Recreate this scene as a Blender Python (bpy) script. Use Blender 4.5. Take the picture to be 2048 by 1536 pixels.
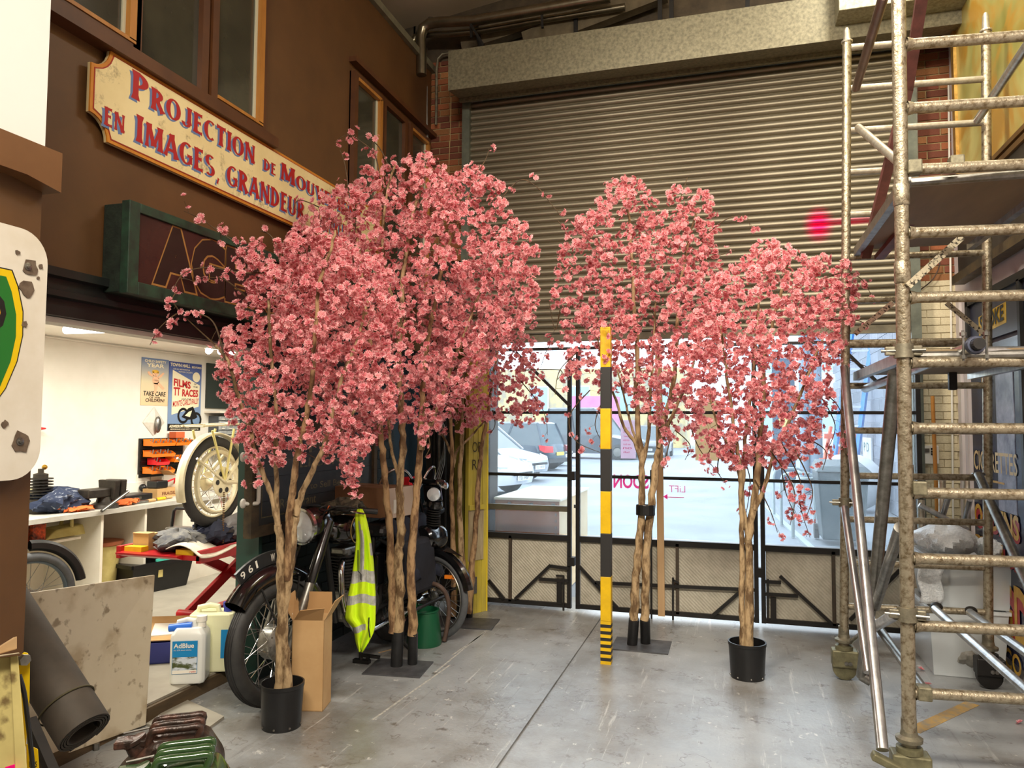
import bpy, math, random
import numpy as np
from mathutils import Vector, Matrix, Euler
rnd = random.Random(7)
for o in list(bpy.data.objects): bpy.data.objects.remove(o)
scene = bpy.context.scene
COL = scene.collection
PI = math.pi

# ------------------------------------------------------------ camera
F, YAW, PITCH, ROLL, HC = 1493.3, .289284, .054492, .005618, 1.5
_f = Vector((-math.sin(YAW)*math.cos(PITCH), math.cos(YAW)*math.cos(PITCH), math.sin(PITCH)))
_r = Vector((math.cos(YAW), math.sin(YAW), 0)); _u = _r.cross(_f)
RT = _r*math.cos(ROLL) + _u*math.sin(ROLL); UP = -_r*math.sin(ROLL) + _u*math.cos(ROLL); FW = _f
CC = Vector((0, 0, HC))
cam_d = bpy.data.cameras.new('camera'); cam = bpy.data.objects.new('camera', cam_d); COL.objects.link(cam)
m = Matrix.Identity(4)
for i, v in enumerate((RT, UP, -FW)):
    for j in range(3): m[j][i] = v[j]
m.translation = CC; cam.matrix_world = m
cam_d.sensor_fit = 'HORIZONTAL'; cam_d.sensor_width = 36; cam_d.lens = F/2048*36; cam_d.clip_end = 300; cam_d.clip_start = .05
scene.camera = cam

# ------------------------------------------------------------ world, lights, exposure
world = bpy.data.worlds.new('world'); scene.world = world; world.use_nodes = True
wn = world.node_tree; bg = wn.nodes['Background']
bg.inputs[0].default_value = (.86, .94, 1.0, 1); bg.inputs[1].default_value = 4.3
scene.view_settings.view_transform = 'Standard'; scene.view_settings.look = 'None'
scene.view_settings.gamma = 1; scene.view_settings.exposure = 0.0; scene.view_settings.use_curve_mapping = False

def area(name, loc, target, sx, sy, power, col, spread=180):
    l = bpy.data.lights.new(name, 'AREA'); l.shape = 'RECTANGLE'; l.size = sx; l.size_y = sy; l.energy = power; l.color = col; l.spread = math.radians(spread)
    o = bpy.data.objects.new(name, l); COL.objects.link(o); o.location = loc
    o.rotation_euler = (Vector(target)-Vector(loc)).to_track_quat('-Z', 'Y').to_euler(); return o
WARM = (1, .87, .66)
WARM = (1, .90, .76)
area('ceiling_tube_light', (1.05, 4.5, 5.3), (1.0, 4.8, 0), .3, 1.6, 72, (1, .93, .8))
area('ceiling_tube_light', (0.3, -.8, 4.7), (-.2, 4.4, .2), 2.6, .5, 190, WARM, 115)
area('ceiling_tube_light', (-1.0, 2.4, 4.7), (1.6, 5.8, 1.4), .4, 1.4, 62, WARM, 110)

# ------------------------------------------------------------ projection helpers: pixel of the 2048x1536 frame -> point in the place
def ray(x, y): return (RT*((x-1024)/F) - UP*((y-768)/F) + FW)
def at(x, y, D): return CC + ray(x, y)*D
def onz(x, y, z=0.): d = ray(x, y); return CC + d*((z-HC)/d.z)
def onx(x, y, X): d = ray(x, y); return CC + d*(X/d.x)
def ony(x, y, Y): d = ray(x, y); return CC + d*(Y/d.y)
def depth(p): return (Vector(p)-CC).dot(FW)
V = Vector

# ------------------------------------------------------------ materials
def S(r, g, b): return tuple(((c/255)/12.92 if c/255 <= .04045 else ((c/255+.055)/1.055)**2.4) for c in (r, g, b)) + (1,)
MATS = {}
def mat(name, c1, c2=None, scale=8, rough=.6, metal=0., bump=0., bscale=None, detail=4, mix=(.35, .65), rough2=None, coat=0., spec=None, emit=None, estr=1, trans=0., alpha=None, stretch=None, rand=0.):
    if name in MATS: return MATS[name]
    m = bpy.data.materials.new(name); m.use_nodes = True; nt = m.node_tree; N = nt.nodes; L = nt.links
    b = N['Principled BSDF']; b.inputs['Base Color'].default_value = c1; b.inputs['Roughness'].default_value = rough; b.inputs['Metallic'].default_value = metal
    if coat: b.inputs['Coat Weight'].default_value = coat; b.inputs['Coat Roughness'].default_value = .08
    if spec is not None: b.inputs['Specular IOR Level'].default_value = spec
    if emit: b.inputs['Emission Color'].default_value = emit; b.inputs['Emission Strength'].default_value = estr
    if trans: b.inputs['Transmission Weight'].default_value = trans
    if alpha is not None: b.inputs['Alpha'].default_value = alpha
    vec = None
    if c2 is not None or bump:
        tc = N.new('ShaderNodeTexCoord'); vec = tc.outputs['Object']
        if stretch:
            mp = N.new('ShaderNodeMapping'); mp.inputs['Scale'].default_value = stretch; L.new(vec, mp.inputs['Vector']); vec = mp.outputs[0]
    if c2 is not None:
        n = N.new('ShaderNodeTexNoise'); n.inputs['Scale'].default_value = scale; n.inputs['Detail'].default_value = detail; n.inputs['Roughness'].default_value = .65
        L.new(vec, n.inputs['Vector']); r = N.new('ShaderNodeValToRGB')
        r.color_ramp.elements[0].position = mix[0]; r.color_ramp.elements[1].position = mix[1]
        r.color_ramp.elements[0].color = c1; r.color_ramp.elements[1].color = c2
        L.new(n.outputs['Fac'], r.inputs['Fac']); out = r.outputs['Color']
        if rand:
            oi = N.new('ShaderNodeObjectInfo'); hs = N.new('ShaderNodeHueSaturation'); mr = N.new('ShaderNodeMapRange')
            mr.inputs['To Min'].default_value = 1-rand; mr.inputs['To Max'].default_value = 1+rand
            L.new(oi.outputs['Random'], mr.inputs['Value']); L.new(mr.outputs[0], hs.inputs['Value']); L.new(out, hs.inputs['Color']); out = hs.outputs['Color']
        L.new(out, b.inputs['Base Color'])
        if rough2 is not None:
            q = N.new('ShaderNodeMapRange'); q.inputs['To Min'].default_value = rough; q.inputs['To Max'].default_value = rough2
            L.new(n.outputs['Fac'], q.inputs['Value']); L.new(q.outputs[0], b.inputs['Roughness'])
    if bump:
        n2 = N.new('ShaderNodeTexNoise'); n2.inputs['Scale'].default_value = bscale or scale*4; n2.inputs['Detail'].default_value = 5
        L.new(vec, n2.inputs['Vector']); bp = N.new('ShaderNodeBump'); bp.inputs['Strength'].default_value = bump; bp.inputs['Distance'].default_value = .01
        L.new(n2.outputs['Fac'], bp.inputs['Height']); L.new(bp.outputs[0], b.inputs['Normal'])
    MATS[name] = m; return m

# ------------------------------------------------------------ objects
WM = {}
def setp(o, label=None, cat=None, group=None, kind=None):
    if label: o['label'] = label
    if cat: o['category'] = cat
    if group: o['group'] = group
    if kind: o['kind'] = kind
    return o
def thing(name, label, cat, loc=(0, 0, 0), rotz=0., group=None, rot=None):
    o = bpy.data.objects.new(name, None); COL.objects.link(o); o.empty_display_size = .1
    o.location = loc; o.rotation_euler = rot if rot else (0, 0, rotz)
    WM[o.name] = Matrix.Translation(V(loc)) @ (Euler(rot) if rot else Euler((0, 0, rotz))).to_matrix().to_4x4()
    return setp(o, label, cat, group)
class MB:
    def __init__(s): s.v = []; s.f = []; s.m = []; s.cur = 0
    def add(s, vs, fs):
        k = len(s.v); s.v += [tuple(p) for p in vs]; s.f += [tuple(i+k for i in f) for f in fs]; s.m += [s.cur]*len(fs); return s
    def hexa(s, p): return s.add(p, [(0, 3, 2, 1), (4, 5, 6, 7), (0, 1, 5, 4), (1, 2, 6, 5), (2, 3, 7, 6), (3, 0, 4, 7)])
    def box(s, a, b):
        x0, y0, z0 = [min(a[i], b[i]) for i in range(3)]; x1, y1, z1 = [max(a[i], b[i]) for i in range(3)]
        return s.hexa([(x0, y0, z0), (x1, y0, z0), (x1, y1, z0), (x0, y1, z0), (x0, y0, z1), (x1, y0, z1), (x1, y1, z1), (x0, y1, z1)])
    def obox(s, o, u, v, w):          # corner + three edge vectors
        o, u, v, w = V(o), V(u), V(v), V(w)
        if u.cross(v).dot(w) < 0: o = o+u; u = -u
        return s.hexa([o, o+u, o+u+v, o+v, o+w, o+u+w, o+u+v+w, o+v+w])
    def cbox(s, c, u, v, w): return s.obox(V(c)-(V(u)+V(v)+V(w))/2, u, v, w)
    def bar(s, a, b, w, h=None, up=(0, 0, 1)):
        a, b = V(a), V(b); h = h or w; d = (b-a).normalized(); sd = d.cross(V(up))
        if sd.length < 1e-3: sd = d.cross(V((1, 0, 0)))
        sd.normalize(); t = sd.cross(d).normalized()
        return s.obox(a-sd*w/2-t*h/2, b-a, sd*w, t*h)
    def tube(s, pts, r, n=8, cap=True, flat=1.):
        pts = [V(p) for p in pts]; k = len(pts)
        rr = r if isinstance(r, (list, tuple)) else [r]*k
        T = [(pts[min(i+1, k-1)]-pts[max(i-1, 0)]).normalized() for i in range(k)]
        x = T[0].orthogonal().normalized(); base = len(s.v); vs = []
        for i in range(k):
            x = (x - T[i]*x.dot(T[i]))
            if x.length < 1e-5: x = T[i].orthogonal()
            x.normalize(); y = T[i].cross(x)
            for j in range(n):
                a = 2*PI*j/n; vs.append(pts[i] + (x*math.cos(a) + y*math.sin(a)*flat)*rr[i])
        fs = [(i*n+j, i*n+(j+1) % n, (i+1)*n+(j+1) % n, (i+1)*n+j) for i in range(k-1) for j in range(n)]
        if cap: fs += [tuple(range(n-1, -1, -1)), tuple((k-1)*n+j for j in range(n))]
        return s.add(vs, fs)
    def lathe(s, c, axis, prof, n=24, xr=None, a0=0., a1=2*PI):
        c, ax = V(c), V(axis).normalized(); x = V(xr).normalized() if xr else ax.orthogonal().normalized(); y = ax.cross(x); vs = []; full = abs(a1-a0-2*PI) < 1e-6
        nn = n if full else n+1
        for (r, h) in prof:
            for j in range(nn):
                a = a0+(a1-a0)*j/n; vs.append(c + ax*h + (x*math.cos(a)+y*math.sin(a))*r)
        fs = [(i*nn+j, i*nn+(j+1) % nn, (i+1)*nn+(j+1) % nn, (i+1)*nn+j) for i in range(len(prof)-1) for j in range(n)]
        return s.add(vs, fs)
    def disc(s, c, axis, r, n=24, xr=None, ry=None):
        c, ax = V(c), V(axis).normalized(); x = V(xr).normalized() if xr else ax.orthogonal().normalized(); y = ax.cross(x)
        return s.add([c+x*math.cos(2*PI*j/n)*r+y*math.sin(2*PI*j/n)*(ry or r) for j in range(n)], [tuple(range(n))])
    def prism(s, poly, o, u, v, w):   # 2d polygon extruded by w
        o, u, v, w = V(o), V(u), V(v), V(w); n = len(poly)
        A = [o+u*p[0]+v*p[1] for p in poly]
        area_ = sum(poly[i][0]*poly[(i+1) % n][1]-poly[(i+1) % n][0]*poly[i][1] for i in range(n))
        flip = (area_ > 0) == (u.cross(v).dot(w) > 0)
        fs = [tuple(range(n)), tuple(range(2*n-1, n-1, -1))]+[(i, i+n, (i+1) % n+n, (i+1) % n) for i in range(n)]
        if flip: fs = [tuple(reversed(f)) for f in fs]
        return s.add(A+[a+w for a in A], fs)
    def sphere(s, c, r, n=12, m=8, sx=1, sy=1, sz=1):
        c = V(c); vs = [c+V((0, 0, r*sz))]
        for i in range(1, m):
            t = PI*i/m
            for j in range(n): a = 2*PI*j/n; vs.append(c+V((r*math.sin(t)*math.cos(a)*sx, r*math.sin(t)*math.sin(a)*sy, r*math.cos(t)*sz)))
        vs.append(c-V((0, 0, r*sz))); L = len(vs)-1
        fs = [(0, 1+j, 1+(j+1) % n) for j in range(n)]
        for i in range(m-2): fs += [(1+i*n+j, 1+(i+1)*n+j, 1+(i+1)*n+(j+1) % n, 1+i*n+(j+1) % n) for j in range(n)]
        fs += [(1+(m-2)*n+(j+1) % n, 1+(m-2)*n+j, L) for j in range(n)]
        return s.add(vs, fs)
    def grid(s, fn, nu, nv):
        vs = [fn(i/nu, j/nv) for j in range(nv+1) for i in range(nu+1)]
        return s.add(vs, [(j*(nu+1)+i, j*(nu+1)+i+1, (j+1)*(nu+1)+i+1, (j+1)*(nu+1)+i) for j in range(nv) for i in range(nu)])
    def torus(s, c, axis, R, r, n=36, m=10, rz=None, a0=0., a1=2*PI, xr=None):
        prof = [(R+r*math.cos(2*PI*k/m), (rz or r)*math.sin(2*PI*k/m)) for k in range(m+1)]
        return s.lathe(c, axis, prof, n, xr, a0, a1)
    def xf(s, M):
        s.v = [tuple(M @ V(p)) for p in s.v]; return s
    def build(s, name, mats, parent=None, local=False, smooth=False, bevel=0., loc=None, solid=0.):
        me = bpy.data.meshes.new(name)
        if parent is not None:
            if not local:
                M = WM[parent.name].inverted(); vs = [tuple(M @ V(p)) for p in s.v]
            else: vs = s.v
            off = V((0, 0, 0))
        else:
            if loc is None:
                a = np.array(s.v); off = V(((a[:, 0].min()+a[:, 0].max())/2, (a[:, 1].min()+a[:, 1].max())/2, a[:, 2].min()))
            else: off = V(loc)
            vs = [tuple(V(p)-off) for p in s.v]
        me.from_pydata(vs, [], s.f); mats = mats if isinstance(mats, (list, tuple)) else [mats]
        for q in mats: me.materials.append(q)
        if len(mats) > 1: me.polygons.foreach_set('material_index', s.m)
        if smooth:
            me.shade_smooth()
            if hasattr(me, 'set_sharp_from_angle'): me.set_sharp_from_angle(angle=math.radians(42))
        me.validate(); me.update()
        o = bpy.data.objects.new(name, me); COL.objects.link(o)
        if parent is not None: o.parent = parent; WM[o.name] = WM[parent.name].copy()
        else: o.location = off; WM[o.name] = Matrix.Translation(off)
        if bevel:
            b = o.modifiers.new('bevel', 'BEVEL'); b.width = bevel; b.segments = 2; b.limit_method = 'ANGLE'
        if solid:
            b = o.modifiers.new('solid', 'SOLIDIFY'); b.thickness = solid; b.offset = 0
        return o
def struct(name, mb, m, **k): return setp(mb.build(name, m, None, **k), kind='structure')

_tc = {}
def textmesh(s, bold=0.):
    k = (s, bold)
    if k not in _tc:
        cu = bpy.data.curves.new('t', 'FONT'); cu.body = s; cu.resolution_u = 3; cu.offset = bold; cu.align_x = 'LEFT'
        ob = bpy.data.objects.new('t', cu); COL.objects.link(ob)
        me = bpy.data.meshes.new_from_object(ob)
        vs = [(v.co.x, v.co.y) for v in me.vertices]; fs = [tuple(p.vertices) for p in me.polygons]
        bpy.data.objects.remove(ob); bpy.data.curves.remove(cu); bpy.data.meshes.remove(me); _tc[k] = (vs, fs)
    return _tc[k]
def text(mb, s, o, u, v, w, h, bold=.02, slant=0., mirror=False):
    """flat lettering fitted in a w x h box whose lower left corner is o, along unit directions u, v"""
    vs, fs = textmesh(s, bold); a = np.array(vs); mn = a.min(0); mx = a.max(0); o, u, v = V(o), V(u).normalized(), V(v).normalized()
    pts = []
    for p in vs:
        x = (p[0]-mn[0])/(mx[0]-mn[0]); y = (p[1]-mn[1])/(mx[1]-mn[1])
        if mirror: x = 1-x
        pts.append(o+u*(x*w+slant*y*h)+v*(y*h))
    return mb.add(pts, fs)
# flared sign-writer's capitals drawn as strokes
def _stem(x0, y0, x1, y1, t, fl=1.55):
    a, b = V((x0, y0)), V((x1, y1)); d = (b-a).normalized(); n = V((-d.y, d.x)); L = (b-a).length; pts = []
    for q, k in ((0, fl), (.06, fl*.9), (.2, 1), (.8, 1), (.94, fl*.9), (1, fl)): pts.append(a+d*L*q+n*t*k/2)
    for q, k in ((1, fl), (.94, fl*.9), (.8, 1), (.2, 1), (.06, fl*.9), (0, fl)): pts.append(a+d*L*q-n*t*k/2)
    k = len(pts); return pts, [(i, i+1, k-2-i, k-1-i) for i in range(k//2-1)]
def _arc(cx, cy, rx, ry, a0, a1, t, n=14):
    pts = []
    for i in range(n+1):
        a = math.radians(a0+(a1-a0)*i/n); w = t*(.55+.55*abs(math.cos(a))); c, s_ = math.cos(a), math.sin(a)
        pts.append(V((cx+(rx+w/2)*c, cy+(ry+w/3)*s_)))
        pts.append(V((cx+(rx-w/2)*c, cy+(ry-w/3)*s_)))
    return pts, [(2*i, 2*i+1, 2*i+3, 2*i+2) for i in range(n)]
def glyph(c):
    t = .2; st = lambda *a, k=t: _stem(*a, k); th = .125; A = _arc
    g = {'P': (.62, [st(.14, 0, .14, 1), A(.16, .72, .32, .23, 90, -90, t)]), 'R': (.68, [st(.14, 0, .14, 1), A(.16, .73, .3, .22, 90, -90, t), st(.28, .5, .58, 0)]),
         'O': (.72, [A(.36, .5, .27, .45, 0, 360, t, 24)]), 'J': (.55, [st(.4, .2, .4, 1), A(.24, .22, .16, .17, 180, 370, th*1.3)]),
         'E': (.55, [st(.14, 0, .14, 1), st(.14, .94, .48, .94, k=th), st(.14, .54, .42, .54, k=th), st(.14, .06, .5, .06, k=th)]),
         'C': (.62, [A(.36, .5, .27, .45, 52, 308, t, 20)]), 'T': (.6, [st(.3, 0, .3, 1), st(.03, .94, .57, .94, k=th*1.2)]), 'I': (.28, [st(.14, 0, .14, 1)]),
         'N': (.72, [st(.12, 0, .12, 1, k=th), st(.12, .97, .6, .03), st(.6, 0, .6, 1, k=th)]), 'D': (.7, [st(.14, 0, .14, 1), A(.16, .5, .38, .44, 90, -90, t)]),
         'M': (.86, [st(.1, 0, .14, 1, k=th), st(.16, .97, .43, .12), st(.43, .12, .7, .97, k=th), st(.74, 0, .7, 1)]),
         'U': (.68, [st(.14, .3, .14, 1), A(.33, .3, .2, .24, 180, 360, th*1.4), st(.53, .3, .53, 1, k=th)]), 'V': (.64, [st(.08, 1, .31, .02), st(.31, .02, .54, 1, k=th)]),
         'G': (.68, [A(.36, .5, .27, .45, 52, 320, t, 20), st(.4, .42, .64, .42, k=th), st(.58, .1, .58, .42, k=t*.8)]),
         'A': (.68, [st(.05, 0, .33, 1, k=th), st(.33, 1, .6, 0), st(.18, .3, .5, .3, k=th)]), 'S': (.55, [A(.28, .73, .18, .21, 40, 270, t*.9), A(.28, .27, .19, .21, 90, -140, t*.9)]),
         'L': (.52, [st(.14, 0, .14, 1), st(.14, .06, .5, .06, k=th)]), ',': (.25, [_stem(.14, .08, .05, -.2, .12)]), ' ': (.35, [])}
    return g.get(c, (.4, []))
def flared(mb, s, o, u, v, h, width=None, small=None):
    """s: list of (string, height factor)"""
    o, u, v = V(o), V(u).normalized(), V(v).normalized(); x = 0; out = []
    for txt, k in s:
        for i, c in enumerate(txt):
            adv, strokes = glyph(c)
            for pts, fs in strokes: out.append(([(x+p.x*k*.95, p.y*k) for p in pts], fs))
            x += (adv*.95+.07)*k
    sc = (width/x) if width else h
    nn_ = u.cross(v).normalized()
    for k, (pts, fs) in enumerate(out): mb.add([o+u*p[0]*sc+v*p[1]*h+nn_*(k % 5)*.00012 for p in pts], fs)
    return x
# ============================================================ STRUCTURE
M_conc = mat('painted_floor', S(122, 126, 128), S(158, 160, 160), 1.6, .2, bump=.12, bscale=60, mix=(.3, .7), rough2=.5, spec=.7, detail=8)
def floor_nodes():
    nt = M_conc.node_tree; N, L = nt.nodes, nt.links; b = N['Principled BSDF']; tc = N.new('ShaderNodeTexCoord')
    src = b.inputs['Base Color'].links[0].from_socket
    def layer(src, col, scale, dist, lo, hi, amt, stretch=(1, 1, 1), kind='n'):
        mp = N.new('ShaderNodeMapping'); mp.inputs['Scale'].default_value = stretch; mp.inputs['Rotation'].default_value = (0, 0, dist)
        L.new(tc.outputs['Object'], mp.inputs['Vector'])
        if kind == 'n':
            n = N.new('ShaderNodeTexNoise'); n.inputs['Scale'].default_value = scale; n.inputs['Detail'].default_value = 9; n.inputs['Roughness'].default_value = .7; f = n.outputs['Fac']
        else:
            n = N.new('ShaderNodeTexVoronoi'); n.feature = 'DISTANCE_TO_EDGE'; n.inputs['Scale'].default_value = scale; f = n.outputs['Distance']
        L.new(mp.outputs[0], n.inputs['Vector'])
        mr = N.new('ShaderNodeMapRange'); mr.inputs['From Min'].default_value = lo; mr.inputs['From Max'].default_value = hi; mr.inputs['To Max'].default_value = amt
        L.new(f, mr.inputs['Value']); mx = N.new('ShaderNodeMix'); mx.data_type = 'RGBA'; mx.inputs['B'].default_value = col
        L.new(mr.outputs[0], mx.inputs['Factor']); L.new(src, mx.inputs['A']); return mx.outputs['Result']
    def flake(src):
        n = N.new('ShaderNodeTexNoise'); n.inputs['Scale'].default_value = 2.4; n.inputs['Detail'].default_value = 5; n.inputs['Roughness'].default_value = .6; L.new(tc.outputs['Object'], n.inputs['Vector'])
        a = N.new('ShaderNodeMath'); a.operation = 'SUBTRACT'; a.inputs[1].default_value = .585; L.new(n.outputs['Fac'], a.inputs[0]); ab = N.new('ShaderNodeMath'); ab.operation = 'ABSOLUTE'; L.new(a.outputs[0], ab.inputs[0])
        mr = N.new('ShaderNodeMapRange'); mr.inputs['From Min'].default_value = .009; mr.inputs['From Max'].default_value = .0; mr.inputs['To Max'].default_value = .7; L.new(ab.outputs[0], mr.inputs['Value'])
        mx = N.new('ShaderNodeMix'); mx.data_type = 'RGBA'; mx.inputs['B'].default_value = S(92, 84, 78); L.new(mr.outputs[0], mx.inputs['Factor']); L.new(src, mx.inputs['A']); return mx.outputs['Result']
    c = layer(src, S(104, 98, 88), 1.1, .3, .47, .62, .7)
    c = layer(c, S(84, 76, 66), 9, 0, .60, .66, .75)
    c = layer(c, S(205, 204, 198), 14, .8, .63, .66, .6)
    c = layer(c, S(104, 96, 88), 2.6, .9, .498, .5, .0)
    c = flake(c)
    c = layer(c, S(200, 200, 196), 26, .35, .60, .68, .5, (1, .06, 1))
    c = layer(c, S(88, 84, 80), 30, -.5, .60, .68, .5, (1, .05, 1))
    L.new(c, b.inputs['Base Color'])
floor_nodes()
M_brown = mat('brown_paint', S(84, 56, 28), S(94, 63, 32), 3, .5, bump=.05, bscale=40)
M_brown_d = mat('brown_trim', S(74, 42, 20), S(88, 52, 24), 5, .45)
M_white = mat('white_wall', S(226, 222, 208), S(236, 232, 220), 2, .8, bump=.02)
M_ceil = mat('ceiling_plaster', S(190, 174, 152), S(204, 188, 166), 1.5, .85)
M_black = mat('black_green_paint', S(14, 18, 17), S(22, 27, 25), 4, .4)
M_dark = mat('dark_soffit', S(40, 34, 28), S(58, 50, 40), 4, .8)
M_mortar = mat('lime_mortar', S(172, 148, 104), S(142, 118, 84), 14, .95, bump=.3)
M_brickr = [mat('red_brick_%d' % i, c, d, 16, .9, bump=.4, bscale=60, rand=.25) for i, (c, d) in enumerate(((S(148, 84, 54), S(120, 64, 42)), (S(164, 100, 62), S(134, 74, 46)), (S(126, 72, 50), S(102, 56, 42)), (S(166, 116, 70), S(140, 88, 54))))]
M_brickc = mat('cream_painted_brick', S(226, 214, 180), S(204, 190, 154), 12, .7, bump=.4, bscale=50)
M_mortc = mat('cream_painted_mortar', S(208, 196, 162), S(186, 172, 138), 12, .8, bump=.3)
M_brickg = mat('bottle_green_brick', S(16, 30, 30), S(22, 40, 38), 10, .42, bump=.35, bscale=40)
M_mortg = mat('bottle_green_mortar', S(10, 20, 20), S(14, 26, 26), 10, .5)
M_galv = mat('galvanised_steel', S(150, 144, 124), S(118, 112, 96), 26, .42, .75, bump=.05, rough2=.6)
M_galvd = mat('galvanised_box', S(136, 130, 106), S(104, 99, 80), 40, .55, .45, bump=.05)
M_alu = mat('scaffold_tube', S(196, 190, 176), S(166, 156, 136), 22, .34, .8, bump=.12, bscale=90, rough2=.6)
M_aluw = mat('bright_alloy', S(206, 206, 204), S(160, 160, 160), 14, .3, .9, stretch=(1, 1, .2))
M_rust = mat('weathered_tube', S(170, 160, 138), S(108, 92, 66), 44, .38, .7, bump=.25, bscale=120, mix=(.45, .68))
M_iron = mat('black_iron', S(22, 21, 20), S(34, 31, 28), 12, .5, .2)
M_blk = mat('black_plastic', S(18, 18, 19), S(26, 26, 27), 9, .38)
M_rubber = mat('tyre_rubber', S(34, 33, 32), S(44, 42, 40), 16, .75)
M_chrome = mat('chrome', S(214, 214, 214), None, rough=.12, metal=1)
M_steel = mat('dull_steel', S(150, 148, 142), S(118, 116, 110), 20, .35, .9)

def quadstruct(name, pts, m):
    return struct(name, MB().add(pts, [tuple(range(len(pts)))]), m)
GY, SY, BY = 6.0, 6.2, 6.36        # gate plane, shutter plane, brick plane
LX, RX = -2.7, 1.62
# floor: two painted slabs with an open joint, then the road
fl = MB(); fl.box((LX-.3, -4, -.2), (-1.016, 6.5, 0)); fl.box((-1.002, -4, -.2), (RX+.4, 6.5, 0)); fl.box((-1.03, -4, -.2), (-.99, 6.5, -.012))
struct('floor', fl, M_conc)
tape = mat('worn_yellow_tape', S(176, 140, 70), S(128, 124, 112), 22, .7, mix=(.4, .7))
a, b = onz(1826, 1462), onz(1945, 1407); d = (b-a); n = V((-d.y, d.x, 0)).normalized()*.035
setp(MB().prism([(0, 0), (1, 0), (1, 1), (0, 1)], a-n, d, n*2, (0, 0, .0015)).build('floor_tape', tape), 'worn yellow tape line stuck to the floor beside the scaffold foot', 'tape')
for p0, p1 in (((1000, 1245), (905, 1310)), ((900, 1330), (745, 1440)), ((980, 1255), (870, 1345))):
    a, b = onz(*p0), onz(*p1); d = b-a; n = V((-d.y, d.x, 0)).normalized()*.006
    setp(MB().prism([(0, 0), (1, 0), (1, 1), (0, 1)], a-n, d, n*2, (0, 0, .001)).build('trim_1', mat('chalk_scratch', S(176, 174, 166), S(140, 138, 130), 40, .9, mix=(.4, .6))), kind='structure')
# left wall above the workshop opening
OZ = 1.945; WY0, WY1 = 1.9, 3.8
struct('wall_left', MB().box((LX-.12, WY0, 2.12), (LX, BY+.1, 4.86)), M_brown)
struct('wall_left', MB().box((LX-.4, 5.62, 0), (LX-.02, BY+.1, 2.13)), mat('dark_blue_paint', S(20, 38, 48), S(26, 48, 58), 5, .5))
ft = MB(); zz = [(0, OZ+.0), (.0, OZ+.07), (.035, OZ+.075), (.035, OZ+.1), (.015, OZ+.105), (.015, OZ+.15), (.05, OZ+.155), (.05, OZ+.19), (-.12, OZ+.19), (-.12, OZ)]
ft.prism(zz, (LX, WY0, 0), (1, 0, 0), (0, 0, 1), (0, BY-WY0, 0))
struct('trim_2', ft, M_black)
struct('trim_3', MB().box((LX-.13, WY0, OZ-.025), (LX-.04, WY1, OZ-.002)), M_white)
struct('trim_4', MB().box((LX, 2.2, 4.80), (LX+.04, BY+.1, 4.86)), mat('grey_coving', S(120, 116, 96), S(100, 96, 78), 8, .5))
# near left: wall and brown pilaster
PX, PY = -2.2, 1.915
struct('wall_left', MB().box((LX-.5, -4, 0), (PX-.02, PY-.0, 2.42)), M_brown)
struct('wall_left', MB().box((LX-.5, -4, 2.42), (PX-.015, PY, 5.2)), mat('white_upper_wall', S(238, 236, 230), None, rough=.7))
pm = MB(); q1, q2 = onx(105, 300, PX+.04), onx(112, 383, PX+.04)
q3 = onx(52, 349, PX+.04)
pm.prism([(PY-1.6, q1.z), (PY+.015, q1.z), (PY+.015, q2.z), (q3.y, q3.z), (PY-1.6, q3.z)], (PX-.3, 0, 0), (0, 1, 0), (0, 0, 1), (.345, 0, 0))
struct('trim_5', pm, mat('brown_moulding', S(104, 68, 36), S(114, 76, 42), 4, .45))
# back wall: piers with bricks as pieces, lintel zone, roof gable
def brick_pier(name, x0, x1, y, z0, z1, mort, mats, course=.06, blen=.19, joint=.011, depth_=.22, seed=1):
    w = setp(MB().box((x0, y+.008, z0), (x1, y+depth_, z1)).build(name, mort), kind='structure')
    r = random.Random(seed); meshes = []
    base = MB().box((0, -.014, 0), (1, .004, 1))
    for mi in mats:
        o = MB(); j = .006
        o.hexa([(0, .0, 0), (1, .0, 0), (1, .012, 0), (0, .012, 0), (0, .0, 1), (1, .0, 1), (1, .012, 1), (0, .012, 1)])
        me = bpy.data.meshes.new('brick'); me.from_pydata(o.v, [], o.f); me.materials.append(mi); meshes.append(me)
    z = z0; k = 0; n = 0
    while z < z1-.01:
        x = x0-(blen*.5 if k % 2 else 0)
        while x < x1-.01:
            a, b = max(x, x0), min(x+blen-joint, x1)
            if b-a > .02:
                o = bpy.data.objects.new('brick', r.choice(meshes)); COL.objects.link(o); o.parent = w
                o.location = V((a, y-r.uniform(0, .004), z))-w.location; o.scale = (b-a, 1, min(course-joint, z1-z)); n += 1
            x += blen
        z += course; k += 1
    return w
brick_pier('wall_back', -2.7, -2.2, BY, 3.0, 4.9, M_mortar, M_brickr, seed=3)
brick_pier('wall_back', 1.27, 1.62, BY, 2.62, 5.3, M_mortar, M_brickr, seed=4)
brick_pier('wall_back', 1.33, 1.62, BY, .0, 2.62, M_mortc, [M_brickc], seed=5, joint=.006)
struct('wall_back', MB().box((-2.9, BY+.02, 0), (-2.1, BY+.25, 3.0)), M_dark)
struct('wall_back', MB().box((-2.9, BY+.02, 4.3), (RX+.4, BY+.3, 7)), mat('gable_boards', S(70, 60, 48), S(92, 80, 62), 6, .85))
struct('wall_right', MB().box((RX, -4, 0), (RX+.12, BY+.3, 7)), mat('lilac_white_wall', S(206, 196, 196), S(222, 212, 210), 3, .7))
struct('wall_front', MB().box((-5.5, -4.1, 0), (RX+.2, -4, 7)), mat('grey_wall', S(150, 145, 135), None, rough=.8))
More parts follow.
